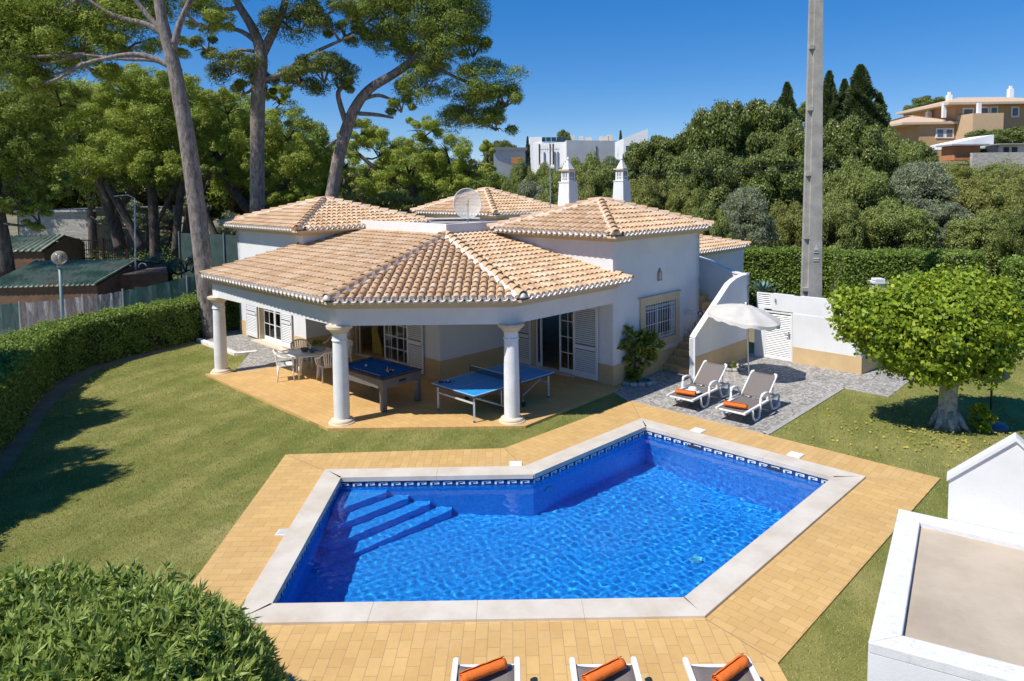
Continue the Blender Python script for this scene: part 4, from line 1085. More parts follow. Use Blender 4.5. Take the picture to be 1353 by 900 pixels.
# ================================================================== LOUNGERS
SLING = NT('taupe_sling'); SLING.rough(.8); _p = SLING.coord('Object'); _n = SLING.noise(220, 2, .6, _p); SLING.link(SLING.ramp(_n, [(.35, (.12, .10, .09)), (.65, (.19, .165, .15))]), SLING.b.inputs['Base Color']); SLING.bump(_n, .2, .002); SLING = SLING.m
def make_lounger():
    """foot end at y=0, head towards +y, origin on the ground"""
    t = empty('sun_lounger'); w = .31; zs = .30
    fr = MB()
    for s in (-1, 1):
        x = s * (w + .02)
        for y0_, y1_ in ((-.05, .70), (.70, 1.85)): fr.bar((x, y0_, zs + .0), (x, y1_, zs - .0), .062, .046)
        fr.tube([(x, -.052, zs - .03), (x, -.052, zs + .024)], .031, 12)
    fr.tube([(-w, .0, zs - .03), (w, .0, zs - .03)], .024, 8); fr.tube([(-w, 1.85, zs - .03), (w, 1.85, zs - .03)], .022, 8); fr.tube([(-w, 1.15, zs - .03), (w, 1.15, zs - .03)], .02, 8)
    fr.build('frame', PVC, t, bevel=.010)
    for s in (-1, 1):
        x = s * (w + .05); m = MB()
        m.tube([(x, .30, zs), (x, .34, .12), (x, .42, .03), (x, .56, .022), (x, .66, .06), (x, .72, .22), (x, .74, zs + .17)], [.024, .026, .028, .028, .028, .028, .026], 8); m.build('front_leg', PVC, t, smooth=True)
        m = MB(); m.tube([(x, .74, zs + .17), (x + s * .02, .80, zs + .245), (x + s * .02, .95, zs + .25), (x + s * .02, 1.12, zs + .22), (x, 1.24, zs + .02)], [.026, .034, .036, .03, .026], 8); m.build('armrest', PVC, t, smooth=True)
        m = MB(); m.tube([(x, 1.30, zs), (x, 1.42, .05), (x, 1.52, .03), (x, 1.68, .03), (x, 1.78, .08), (x, 1.82, zs)], [.024, .026, .03, .03, .028, .024], 8); m.build('rear_leg', PVC, t, smooth=True)
        m = MB(); m.tube([(x - .02, 1.76, .085), (x + .03, 1.76, .085)], .085, 18); m.build('wheel', simple('pale_wheel', (.45, .5, .55), .5), t, smooth=True, autosmooth=True)
    ss = MB(); n_ = 14; vs = []
    for i in range(n_ + 1):
        y = -.0 + 1.22 * i / n_; z = zs + .012 - .025 * math.sin(PI * i / n_) + (-.02 if i == 0 else 0)
        for k in range(7): u = k / 6 * 2 - 1; vs.append((u * w, y, z - .02 * (1 - u * u)))
    ss.add(vs, [(i * 7 + k, i * 7 + k + 1, (i + 1) * 7 + k + 1, (i + 1) * 7 + k) for i in range(n_) for k in range(6)]); so = ss.build('seat_sling', SLING, t, smooth=True)
    sm = so.modifiers.new('thick', 'SOLIDIFY'); sm.thickness = .008
    a = rad(37); y0, z0 = 1.20, zs + .03; Lb = .72
    bb_ = MB()
    for s in (-1, 1):
        bb_.tube([(s * (w + .005), y0, z0), (s * (w + .005), y0 + Lb * math.cos(a), z0 + Lb * math.sin(a))], .022, 8)
        bb_.tube([(s * (w + .0), y0 + (Lb - .06) * math.cos(a), z0 + (Lb - .06) * math.sin(a)), (s * (w - .01), y0 + (Lb + .02) * math.cos(a), z0 + (Lb + .02) * math.sin(a)), (s * (w - .06), y0 + (Lb + .04) * math.cos(a), z0 + (Lb + .04) * math.sin(a))], .032, 8)
    bf = bb_.build('back_frame', PVC, t, smooth=True)
    vs = []
    for i in range(11):
        v = (Lb + .015) * i / 10
        for k in range(7):
            u = k / 6 * 2 - 1; sg_ = -.02 * (1 - u * u) + .0
            vs.append((u * (w - .0), y0 + v * math.cos(a) - sg_ * math.sin(a), z0 + .012 + v * math.sin(a) + sg_ * math.cos(a)))
    bs = MB(); bs.add(vs, [(i * 7 + k, i * 7 + k + 1, (i + 1) * 7 + k + 1, (i + 1) * 7 + k) for i in range(10) for k in range(6)]); bo = bs.build('back_sling', SLING, t, smooth=True)
    sm = bo.modifiers.new('thick', 'SOLIDIFY'); sm.thickness = .008
    m = MB(); m.tube([(-w, y0 + .45 * math.cos(a), z0 + .45 * math.sin(a) - .03), (-w + .02, 1.62, .28)], .012, 6); m.tube([(w, y0 + .45 * math.cos(a), z0 + .45 * math.sin(a) - .03), (w - .02, 1.62, .28)], .012, 6); m.build('back_strut', METAL, t)
    return t
LG = make_lounger()
heads = [(V(4.02, 16.16), rad(-43), 'taupe sun lounger near the stair wall with white hat and orange towel'),
         (V(4.92, 15.17), rad(-43), 'taupe sun lounger with orange towel standing in front of the open parasol'),
         (V(-.33, 6.98), rad(180), 'taupe sun lounger at the lower picture edge, leftmost of the three by the near deck'),
         (V(.92, 6.96), rad(180), 'taupe sun lounger at the lower picture edge, middle of the three by the near deck'),
         (V(2.13, 6.94), rad(180), 'taupe sun lounger at the lower picture edge, rightmost of the three by the near deck')]
LGS = []
for i, (p, rz, lb) in enumerate(heads):
    o = LG if i == 0 else copy_tree(LG)
    o.location = (p.x, p.y, .012 if i < 2 else .026); o.rotation_euler = (0, 0, rz); tag(o, lb, 'sun lounger', 'sun loungers around the pool'); LGS.append(o)
TOWEL = NT('orange_terry'); TOWEL.rough(.95); _p = TOWEL.coord('Object'); _n = TOWEL.noise(90, 4, .7, _p); TOWEL.link(TOWEL.ramp(_n, [(.3, (.55, .10, .010)), (.65, (.80, .19, .025))]), TOWEL.b.inputs['Base Color']); TOWEL.bump(_n, .6, .01); TOWEL = TOWEL.m
def towel(c, rz, L, lb):
    m = MB(); n_ = 26; k_ = 44; vs = []; fs = []
    seg = 12
    R_ = Matrix.Rotation(rz, 3, 'Z')
    for j in range(seg + 1):
        x = -L / 2 + L * j / seg
        for k in range(k_):
            th = k / (k_ - 1) * 2 * PI * 2.2; r = .070 * (1 - .62 * (1 - k / (k_ - 1))) + .002 * math.sin(j * 1.7 + k); vs.append(R_ @ Vector((x + random.uniform(-.001, .001), r * math.cos(th), r * .88 * math.sin(th))) + c)
    fs = [(j * k_ + k, j * k_ + k + 1, (j + 1) * k_ + k + 1, (j + 1) * k_ + k) for j in range(seg) for k in range(k_ - 1)]
    m.add(vs, fs)
    o = m.build('rolled_towel', TOWEL, smooth=True, loc=(c.x, c.y, c.z - .065)); sm = o.modifiers.new('thick', 'SOLIDIFY'); sm.thickness = .006
    return tag(o, lb, 'towel', 'rolled orange towels')
def on_l(i, x, y, z):
    p, rz, _ = heads[i]; q_ = Matrix.Rotation(rz, 3, 'Z') @ Vector((x, y, 0)); return Vector((p.x + q_.x, p.y + q_.y, z))
towel(on_l(0, 0, .22, .385), rad(-38) + rad(5), .50, 'rolled orange towel on the foot of the lounger that also carries a white hat')
towel(on_l(1, 0, .20, .385), rad(-38) + rad(5), .52, 'rolled orange towel on the foot of the lounger in front of the parasol')
for i, a_ in ((2, 28), (3, 32), (4, 38)):
    towel(on_l(i, .02 if i < 4 else -.08, .20 + (.02 if i == 3 else 0), .40), rad(a_), .50, ['', '', 'rolled orange towel on the leftmost lounger at the lower picture edge', 'rolled orange towel on the middle lounger at the lower picture edge', 'rolled orange towel on the rightmost lounger at the lower picture edge'][i])
ht = MB(); c = on_l(0, .03, .52, .345); ht.lathe([(.20, .0), (.205, .012), (.12, .02), (.105, .03), (.10, .085), (.085, .105), (.03, .115), (.001, .115)], c, 28)
o = ht.build('sun_hat', simple('white_straw', (.72, .71, .68), .8, .08, 60), smooth=True, loc=(c.x, c.y, c.z)); tag(o, 'round white brimmed hat lying on the lounger near the stair wall', 'hat')

# ================================================================== PARASOLS
pa_ = empty('parasol', (6.57, 18.75, .012), 0, 'open off white parasol behind the two loungers', 'parasol')
CANV = NT('cream_canvas'); CANV.rough(.9); _p = CANV.coord('World'); CANV.link(CANV.ramp(CANV.noise(4, 4, .6, _p), [(.3, (.62, .59, .54)), (.7, (.74, .71, .66))]), CANV.b.inputs['Base Color'])
_t = CANV.new('ShaderNodeBsdfTranslucent'); _t.inputs[0].default_value = (.7, .66, .6, 1); _mm = CANV.new('ShaderNodeMixShader'); _mm.inputs[0].default_value = .25
CANV.link(CANV.b.outputs[0], _mm.inputs[1]); CANV.link(_t.outputs[0], _mm.inputs[2]); CANV.link(_mm.outputs[0], CANV.out.inputs[0]); CANV = CANV.m
pb_ = V(6.57, 18.75); ptop = V(6.40, 18.60, 2.08)
m = MB(); m.tube([at(pb_, .0), at(pb_.lerp(V(ptop.x, ptop.y), .5), 1.0), ptop + V(0, 0, .05)], .019, 10); m.build('pole', PVC, pa_, smooth=True)
m = MB(); m.tube([ptop + V(0, 0, .0), ptop + V(0, 0, .10)], [.022, .03], 10); m.build('top_knob', PVC, pa_, smooth=True)
tilt = Matrix.Rotation(rad(7), 3, 'Y') @ Matrix.Rotation(rad(5), 3, 'X')
n_s = 8; Rr = 1.0; m = MB(); vs = [ptop + V(0, 0, .03)]; fs = []; rings = 8; per = 6; N_ = n_s * per
for r_ in range(1, rings + 1):
    f_ = r_ / rings
    for k in range(N_):
        th = 2 * PI * k / N_; u = (k % per) / per; sag = math.sin(PI * u)
        rr = Rr * f_ * (1 - .06 * sag * f_); z = -.29 * f_ ** 1.6 - .045 * sag * f_
        vs.append(ptop + V(0, 0, .03) + tilt @ Vector((rr * math.cos(th), rr * math.sin(th), z)))
for k in range(N_): fs.append((0, 1 + k, 1 + (k + 1) % N_))
for r_ in range(rings - 1):
    for k in range(N_): a = 1 + r_ * N_; fs.append((a + k, a + N_ + k, a + N_ + (k + 1) % N_, a + (k + 1) % N_))
m.add(vs, fs); cn = m.build('canopy', CANV, pa_, smooth=True)
m = MB(); vs = []
for k in range(N_):
    th = 2 * PI * k / N_; u = (k % per) / per; sag = math.sin(PI * u); rr = Rr * (1 - .06 * sag); z = -.29 - .045 * sag
    for dz_, dr in ((0, 0), (-.05, .01), (-.09 - .02 * math.sin(k * 2.1), .02)): vs.append(ptop + V(0, 0, .03) + tilt @ Vector(((rr + dr) * math.cos(th), (rr + dr) * math.sin(th), z + dz_)))
m.add(vs, [(3 * k + j, 3 * ((k + 1) % N_) + j, 3 * ((k + 1) % N_) + j + 1, 3 * k + j + 1) for k in range(N_) for j in (0, 1)]); m.build('valance', CANV, pa_, smooth=True)
for k in range(n_s):
    th = 2 * PI * k / n_s; m = MB(); q = [ptop + V(0, 0, .01) + tilt @ Vector((Rr * f_ * math.cos(th), Rr * f_ * math.sin(th), -.29 * f_ ** 1.6 - .012)) for f_ in (0.02, .35, .7, .99)]; m.tube(q, .006, 5); m.build('rib', METAL, pa_)
m = MB(); m.lathe([(.2, 0), (.2, .03), (.17, .06), (.05, .08), (.03, .2)], at(pb_, .0), 20); m.build('base', simple('grey_base', (.3, .3, .3), .7), pa_, smooth=True, autosmooth=True)
# closed parasol by the round tree
cp = V(10.5, 14.75)
cl = empty('closed_parasol', (cp.x, cp.y, 0), 0, 'closed grey parasol on a dark pole standing right of the clipped tree trunk', 'parasol')
m = MB(); m.tube([at(cp, .05), at(cp, 2.0)], .022, 10); m.build('pole', BLUEPLASTIC, cl, smooth=True)
m = MB(); m.lathe([(.33, 0), (.335, .05), (.28, .10), (.06, .12), (.04, .24)], at(cp, .0), 26); m.build('base', simple('blue_base', (.07, .10, .16), .5), cl, smooth=True, autosmooth=True)
m = MB(); vs = []; 
for j, (z, r) in enumerate(((1.05, .15), (1.12, .26), (1.3, .23), (1.5, .17), (1.8, .10), (2.05, .03))):
    for k in range(32): th = 2 * PI * k / 32; rr = r * (1 + .28 * math.sin(8 * th + j * .3)); vs.append(Vector((cp.x + rr * math.cos(th), cp.y + rr * math.sin(th), z + (.05 * math.sin(8 * th) if j < 2 else 0))))
m.add(vs, [(j * 32 + k, j * 32 + (k + 1) % 32, (j + 1) * 32 + (k + 1) % 32, (j + 1) * 32 + k) for j in range(5) for k in range(32)]); m.build('folded_canopy', simple('grey_canvas', (.24, .24, .25), .9, .15, 9), cl, smooth=True)

# ================================================================== DINING SET
WP = simple('white_resin', (.76, .76, .74), .35, .05, 2)
def make_chair():
    t = empty('garden_chair'); z0 = .43
    for sx in (-1, 1):
        for sy in (-1, 1):
            m = MB(); m.tube([(sx * .24, sy * .22, 0), (sx * .215, sy * .19, z0)], [.018, .026], 8); m.build('leg', WP, t, smooth=True)
    m = MB(); vs = []
    for i in range(9):
        y = -.23 + .46 * i / 8
        for k in range(9): x = -.24 + .48 * k / 8; vs.append((x * (1 - .1 * (i / 8)), y, z0 + .02 * ((x / .24) ** 2) + (-.015 if i == 0 else 0)))
    m.add(vs, [(i * 9 + k, i * 9 + k + 1, (i + 1) * 9 + k + 1, (i + 1) * 9 + k) for i in range(8) for k in range(8)]); so = m.build('seat', WP, t, smooth=True); sm = so.modifiers.new('t', 'SOLIDIFY'); sm.thickness = .022
    m = MB()
    arc = [(.25 * math.cos(a), .20 + .10 * math.sin(a), .86 - .10 * (1 - math.sin(a))) for a in [PI * k / 12 for k in range(13)]]
    m.tube(arc, .022, 8)
    for k in range(1, 8):
        a = PI * (.12 + .76 * k / 8); x, y, z = .25 * math.cos(a), .20 + .10 * math.sin(a), .86 - .10 * (1 - math.sin(a))
        m.bar((x * .75, .215, z0), (x, y, z), .034, .012)
    m.build('backrest', WP, t, smooth=False)
    for s in (-1, 1):
        m = MB(); m.tube([(s * .25, .20, .76), (s * .29, .05, .68), (s * .29, -.15, .655), (s * .27, -.21, .60), (s * .235, -.21, z0)], [.022, .026, .028, .024, .022], 8); m.build('armrest', WP, t, smooth=True)
    return t
CH = make_chair()
tc = V(-5.85, 19.35)
spots = [(tc + V(-.62, -.28), 110, 'white resin chair with its back to the lawn, left of the round table'),
         (tc + V(.62, -.42), 215, 'white resin chair on the right of the round table, nearest the pool table'),
         (tc + V(-.45, .72), 35, 'white resin chair behind the round table, nearest the left glazed door'),
         (tc + V(.78, .55), -55, 'white resin chair behind the round table, in porch shade by the ochre wall'),
         (tc + V(.35, 1.25), -20, 'white resin armchair pushed against the shaded wall behind the round table')]
for i, (p, a_, lb) in enumerate(spots):
    o = CH if i == 0 else copy_tree(CH)
    o.location = (p.x, p.y, .06); o.rotation_euler = (0, 0, rad(a_)); tag(o, lb, 'chair', 'white resin chairs around the porch table')
tb_ = empty('round_table', (tc.x, tc.y, .06), 0, 'white resin round table set with plants and bowls under the porch', 'table')
m = MB(); m.lathe([(.60, .70), (.615, .705), (.615, .725), (.60, .735), (.05, .735)], at(tc, .06), 36); m.build('tabletop', WP, tb_, smooth=True, autosmooth=True)
for k in range(4):
    a = rad(45 + 90 * k + 10); m = MB(); m.tube([tc + V(.40 * math.cos(a), .40 * math.sin(a), .06), tc + V(.34 * math.cos(a), .34 * math.sin(a), .76)], [.028, .04], 8); m.build('leg', WP, tb_, smooth=True)
DARKB = simple('blue_grey_bowl', (.10, .12, .15), .4, .2, 8)
for dx, dy, r, lb in ((-.12, -.05, .13, 'dark blue grey bowl on the round table, left of the planter'), (.12, -.18, .10, 'small dark dish on the near side of the round table')):
    m = MB(); c = at(tc + V(dx, dy), .797); m.lathe([(r * .5, 0), (r * .6, .01), (r, .09), (r * 1.02, .095), (r * .94, .09), (r * .5, .02), (.001, .02)], c, 22)
    o = m.build('bowl', DARKB, smooth=True, loc=(c.x, c.y, c.z)); tag(o, lb, 'bowl')
pt = empty('potted_plant', (tc.x + .22, tc.y + .1, .797), 0, 'low green plant in a pale trough on the round porch table', 'potted plant')
m = MB(); m.box((tc.x + .22, tc.y + .1, .845), (.40, .2, .10), rad(-30)); m.build('trough', simple('pale_trough', (.4, .42, .44), .6), pt, bevel=.02)

# ================================================================== POOL TABLE
POOLG = simple('grey_laminate', (.13, .125, .125), .45, .15, 5); FELT = simple('blue_felt', (.008, .09, .36), .95, .12, 30, spec=.1)
ta = empty('pool_table', (-3.25, 17.3, .06), 0, 'grey pool table with dark blue cloth standing under the porch roof', 'pool table')
A1, A2, A4 = V(-3.12, 15.99), V(-2.33, 17.13), V(-4.28, 17.3)
A1 = V(-3.14, 16.05); ex_ = V(.66, .75).normalized(); ey_ = V(-.75, .66).normalized(); Wp_, Lp_ = 1.22, 2.0
def pp(u, v, z): p = A1 + ex_ * u + ey_ * v; return V(p.x, p.y, z)
def pbox(m, u0, u1, v0, v1, z0, z1): m.prism([pp(u0, v0, 0), pp(u1, v0, 0), pp(u1, v1, 0), pp(u0, v1, 0)], z0, z1)
m = MB(); pbox(m, 0, Wp_, 0, .04, .62, .84); pbox(m, 0, Wp_, Lp_ - .04, Lp_, .62, .84); pbox(m, 0, .04, .04, Lp_ - .04, .62, .84); pbox(m, Wp_ - .04, Wp_, .04, Lp_ - .04, .62, .84); pbox(m, .04, Wp_ - .04, .04, Lp_ - .04, .66, .70)
m.build('body', POOLG, ta)
m = MB(); pbox(m, -.02, Wp_ + .02, -.02, .09, .842, .875); pbox(m, -.02, Wp_ + .02, Lp_ - .09, Lp_ + .02, .842, .875); pbox(m, -.02, .09, .09, Lp_ - .09, .842, .875); pbox(m, Wp_ - .09, Wp_ + .02, .09, Lp_ - .09, .842, .875); m.build('rail', simple('black_rail', (.03, .03, .035), .35), ta, bevel=.008)
m = MB(); pbox(m, .092, Wp_ - .092, .092, Lp_ - .092, .80, .835)
for u0, u1, v0, v1 in ((.092, Wp_ - .092, .092, .13), (.092, Wp_ - .092, Lp_ - .13, Lp_ - .092), (.092, .13, .13, Lp_ - .13), (Wp_ - .13, Wp_ - .092, .13, Lp_ - .13)): pbox(m, u0, u1, v0, v1, .835, .868)
m.build('cloth', FELT, ta)
m = MB()
for u, v in ((.10, .10), (Wp_ - .1, .1), (.10, Lp_ - .1), (Wp_ - .1, Lp_ - .1), (.08, Lp_ / 2), (Wp_ - .08, Lp_ / 2)): m.tube([pp(u, v, .80), pp(u, v, .879)], .055, 16)
m.build('pockets', BLACK, ta)
for u, v in ((.07, .07), (Wp_ - .07, .07), (.07, Lp_ - .07), (Wp_ - .07, Lp_ - .07)):
    m = MB(); pbox(m, u - .065, u + .065, v - .065, v + .065, .08, .62); l_ = m.build('leg', POOLG, ta, bevel=.006); m = MB(); pbox(m, u - .05, u + .05, v - .05, v + .05, .06, .078); m.build('foot', BLACK, l_)
m = MB(); c = pp(Wp_ + .006, .5, .70) if False else pp(.62, -.006, .72); pbox(m, .50, .72, -.008, -.001, .70, .76); m.build('ball_slot', BLACK, ta)
bc = [(.8, .05, .03), (.75, .45, .02), (.02, .10, .5), (.65, .04, .04), (.30, .03, .25), (.75, .25, .02), (.02, .3, .08), (.4, .03, .03), (.02, .02, .02), (.8, .6, .05)]
bl = ['red', 'yellow', 'blue', 'crimson', 'purple', 'orange', 'green', 'maroon', 'black', 'pale yellow']; k = 0
for row in range(4):
    for c_ in range(row + 1):
        p = pp(.62 + (c_ - row / 2) * .056, .62 - row * .049, .835 + .027); m = MB(); m.lathe([(.027 * math.sin(PI * j / 8) + 1e-4, -.027 * math.cos(PI * j / 8)) for j in range(9)], p, 14)
        o = m.build('pool_ball', simple('ball_' + bl[k].replace(' ', '_'), bc[k], .12, .02), smooth=True, loc=tuple(p)); tag(o, bl[k] + ' pool ball racked in the triangle of balls on the pool table', 'ball', 'balls on the pool table'); k += 1
p = pp(.58, 1.42, .862); m = MB(); m.lathe([(.03 * math.sin(PI * j / 8) + 1e-4, -.03 * math.cos(PI * j / 8)) for j in range(9)], p, 16); o = m.build('cue_ball', simple('ball_white', (.8, .8, .76), .12, .02), smooth=True, loc=tuple(p)); tag(o, 'white cue ball lying alone on the far half of the blue pool table', 'ball')
m = MB(); a, b = pp(.20, .35, .862), pp(.24, 1.5, .858); m.tube([a, b], [.013, .006], 8); o = m.build('pool_cue', simple('maple_cue', (.5, .36, .2), .4), smooth=True, loc=tuple(a)); tag(o, 'thin wooden cue lying along the near cushion of the pool table', 'cue')
m = MB(); a, b = pp(.42, .3, .90), pp(.80, .82, .885); m.tube([a, b], .008, 6); o = m.build('pool_cue', simple('pale_cue', (.6, .5, .35), .4), smooth=True, loc=tuple(a)); tag(o, 'short pale cue laid across the racked balls on the pool table', 'cue')

# ================================================================== TABLE TENNIS
TTB = simple('blue_table_top', (.02, .27, .64), .45, .06, 3); STEEL = simple('silver_tube', (.5, .51, .53), .4, .1, 5)
tt = empty('table_tennis_table', (-.2, 17.3, .06), 0, 'blue table tennis table with net on wheeled steel legs behind the right porch column', 'table tennis table')
T0 = V(-.90, 15.13); ex2 = dC.copy(); ey2 = dD.copy(); TL, TW = 2.74, 1.54; TZ = .70
def tp(u, v, z): p = T0 + ex2 * u + ey2 * v; return V(p.x, p.y, z)
def tbox(m, u0, u1, v0, v1, z0, z1): m.prism([tp(u0, v0, 0), tp(u1, v0, 0), tp(u1, v1, 0), tp(u0, v1, 0)], z0, z1)
for h0, h1 in ((0, TL / 2 - .004), (TL / 2 + .004, TL)):
    m = MB(); tbox(m, h0, h1, 0, TW, TZ + .001, TZ + .02); m.build('playing_top', TTB, tt)
m = MB()
for u0, u1, v0, v1 in ((0, TL, 0, .02), (0, TL, TW - .02, TW), (0, .02, .021, TW - .021), (TL - .02, TL, .021, TW - .021), (.021, TL - .021, TW / 2 - .002, TW / 2 + .002)): tbox(m, u0, u1, v0, v1, TZ + .0202, TZ + .0225)
m.build('white_lines', WHITETILE, tt)
m = MB(); 
for v in (.03, TW - .03): m.bar(tp(.02, v, TZ - .022), tp(TL - .02, v, TZ - .022), .03, .042)
for u in (.03, TL / 2 - .05, TL / 2 + .05, TL - .03): m.bar(tp(u, .05, TZ - .022), tp(u, TW - .05, TZ - .022), .03, .042)
m.build('apron', BLUEPLASTIC, tt)
for u in (.10, TL - .10):
    for v in (.12, TW - .12):
        m = MB(); m.bar(tp(u, v, .10), tp(u, v, TZ - .045), .045, .03); lg = m.build('leg', STEEL, tt); m = MB(); m.tube([tp(u, v, .062), tp(u, v, .10)], .025, 10); m.build('foot', BLACK, lg)
m = MB(); 
for u in (.10, TL - .10): m.bar(tp(u, .14, .50 if u < 1 else .45), tp(u, TW - .14, .50 if u < 1 else .45), .035, .035)
for v in (.25, TW - .25): m.bar(tp(TL / 2 - .3, v, .2), tp(TL / 2 + .3, v, .2), .03, .03); m.bar(tp(TL / 2 - .3, v, .2), tp(.12, v, .62), .02, .02); m.bar(tp(TL / 2 + .3, v, .2), tp(TL - .12, v, .62), .02, .02)
for u in (TL / 2 - .3, TL / 2 + .3): m.bar(tp(u, .1, .21), tp(u, TW - .1, .21), .04, .04); m.bar(tp(u, .22, .2), tp(u, .22, TZ - .04), .03, .03); m.bar(tp(u, TW - .22, .2), tp(u, TW - .22, TZ - .04), .03, .03)
m.build('undercarriage', STEEL, tt)
for u in (TL / 2 - .3, TL / 2 + .3):
    for v in (.06, TW - .06): m = MB(); c = tp(u, v, .125); m.tube([c - ey2 * .015, c + ey2 * .015], .062, 18); m.build('wheel', BLACK, tt, smooth=True, autosmooth=True)
m = MB(); tbox(m, TL / 2 - .15, TL / 2 + .15, -.04, -.02, .2, TZ - .05); m.build('side_guard', BLUEPLASTIC, tt)
NETM = NT('net_mesh'); NETM.b.inputs['Base Color'].default_value = (.02, .03, .05, 1); _t = NETM.new('ShaderNodeBsdfTransparent'); _mm = NETM.new('ShaderNodeMixShader'); _mm.inputs[0].default_value = .65; NETM.link(_t.outputs[0], _mm.inputs[1]); NETM.link(NETM.b.outputs[0], _mm.inputs[2]); NETM.link(_mm.outputs[0], NETM.out.inputs[0])
m = MB(); m.add([tp(TL / 2, -.12, TZ + .024), tp(TL / 2, TW + .12, TZ + .024), tp(TL / 2, TW + .12, TZ + .165), tp(TL / 2, -.12, TZ + .165)], [(0, 1, 2, 3)]); nt = m.build('net', NETM.m, tt)
m = MB(); m.bar(tp(TL / 2, -.12, TZ + .168), tp(TL / 2, TW + .12, TZ + .168), .006, .014); m.build('net_tape', WHITETILE, nt)
m = MB(); m.tube([tp(TL / 2, -.14, TZ - .05), tp(TL / 2, -.14, TZ + .18)], .012, 8); m.tube([tp(TL / 2, TW + .14, TZ - .05), tp(TL / 2, TW + .14, TZ + .18)], .012, 8); m.build('net_posts', BLUEPLASTIC, tt)
for (u, v, a_, mt, lb) in ((.32, 1.30, 20, simple('blue_bat', (.02, .05, .2), .6), 'blue faced table tennis bat, right of the two at the left end of the table'), (.20, 1.42, 100, simple('black_bat', (.03, .03, .04), .6), 'dark table tennis bat, nearer the table corner beside the other bat')):
    bt = empty('table_tennis_bat', tuple(tp(u, v, TZ + .024)), rad(a_), lb, 'bat', 'bats on the table tennis table')
    m = MB(); m.tube([tp(u, v, TZ + .025), tp(u, v, TZ + .037)], .078, 20); m.build('blade', mt, bt); e_ = Matrix.Rotation(rad(a_), 3, 'Z') @ Vector((1, 0, 0)); m = MB(); m.bar(tp(u, v, TZ + .033) + e_ * .07, tp(u, v, TZ + .033) + e_ * .17, .026, .018); m.build('handle', simple('bat_handle', (.3, .2, .1), .5), bt)
p = tp(.30, 1.28, TZ + .06); m = MB(); m.lathe([(.02 * math.sin(PI * j / 8) + 1e-4, -.02 * math.cos(PI * j / 8)) for j in range(9)], p, 14); o = m.build('table_tennis_ball', WHITETILE, smooth=True, loc=tuple(p)); tag(o, 'small white ball resting on a bat on the table tennis table', 'ball')

# ================================================================== ROOF FITTINGS
dc = Vector((-1.38, 21.3, 4.93))
ds = empty('satellite_dish', (dc.x, dc.y, 4.04), 0, 'round translucent satellite dish standing on the flat roof behind the parapet', 'satellite dish')
DM = NT('dish_mesh'); DM.rough(.5); _p = DM.coord('World'); _n = DM.noise(5, 6, .7, DM.scale(_p, (.6, .6, 3))); DM.link(DM.ramp(_n, [(.35, (.45, .45, .44)), (.6, (.62, .62, .60))]), DM.b.inputs['Base Color'])
_t = DM.new('ShaderNodeBsdfTransparent'); _mm = DM.new('ShaderNodeMixShader'); _mm.inputs[0].default_value = .62; DM.link(_t.outputs[0], _mm.inputs[1]); DM.link(DM.b.outputs[0], _mm.inputs[2]); DM.link(_mm.outputs[0], DM.out.inputs[0])
ax = Vector((.15, -1, .28)).normalized(); sx_ = ax.cross(Vector((0, 0, 1))).normalized(); sy_ = sx_.cross(ax)
m = MB(); vs = []; NN = 40; RD = .43
for j in range(9):
    r = RD * j / 8 + 1e-4
    for k in range(NN): th = 2 * PI * k / NN; vs.append(dc + sx_ * r * math.cos(th) + sy_ * r * 1.13 * math.sin(th) + ax * (-.10 + .10 * (r / RD) ** 2))
m.add(vs, [(j * NN + k, j * NN + (k + 1) % NN, (j + 1) * NN + (k + 1) % NN, (j + 1) * NN + k) for j in range(8) for k in range(NN)]); dsh = m.build('dish', DM.m, ds, smooth=True)
m = MB(); m.tube(vs[8 * NN:] + [vs[8 * NN]], .014, 6); m.build('dish_rim', simple('pale_rim', (.6, .62, .6), .5), dsh)
m = MB(); fp = dc + ax * .42; m.tube([dc - sy_ * .46, fp], .012, 6); m.tube([fp + ax * -.06, fp + ax * .05], .035, 10); m.build('feed_arm', simple('cream_plastic', (.55, .45, .2), .5), ds)
m = MB(); m.tube([(dc.x, dc.y + .12, 4.04), (dc.x, dc.y + .12, dc.z)], .03, 10); m.tube([(dc.x, dc.y + .12, dc.z), dc - ax * .1], .03, 8); m.build('stand', METAL, ds)
rbx = empty('roof_vent_box', (-2.2, 22.6, 4.04), 0, 'low white box with flat lid on the roof left of the satellite dish', 'roof box')
pxa, pxb = D(566, 288, 22.6), D(632, 288, 22.6)
m = MB(); m.box(((pxa.x + pxb.x) / 2, 22.8, 4.14), (pxb.x - pxa.x - .1, .7, .2)); m.build('box', simple('grey_box', (.45, .43, .40), .8), rbx); m = MB(); m.box(((pxa.x + pxb.x) / 2, 22.8, 4.37), (pxb.x - pxa.x + .1, .8, .04), R=Matrix.Rotation(rad(-8), 3, 'X')); m.build('lid', WHITE, rbx)
am = empty('aerial_mast', (1.33, 23.5, 4.3), 0, 'thin grey aerial mast with small antenna rising from the roof left of the chimneys', 'antenna')
m = MB(); m.tube([(1.33, 23.5, 4.3), (1.33, 23.5, 6.75)], [.022, .016], 8); m.build('mast', METAL, am)
m = MB(); z = 6.70; m.tube([(1.0, 23.5, z), (1.66, 23.6, z)], .01, 6)
for k in range(9): x = 1.02 + k * .075; m.tube([(x, 23.5 - .02, z - .16 + .012 * k), (x, 23.55, z + .14 - .01 * k)], .006, 5)
m.tube([(1.12, 23.5, z + .22), (1.5, 23.5, z + .22)], .008, 5); m.tube([(1.33, 23.5, z), (1.33, 23.5, z + .3)], .01, 6); m.build('antenna', simple('green_grey_metal', (.12, .22, .18), .5), am)
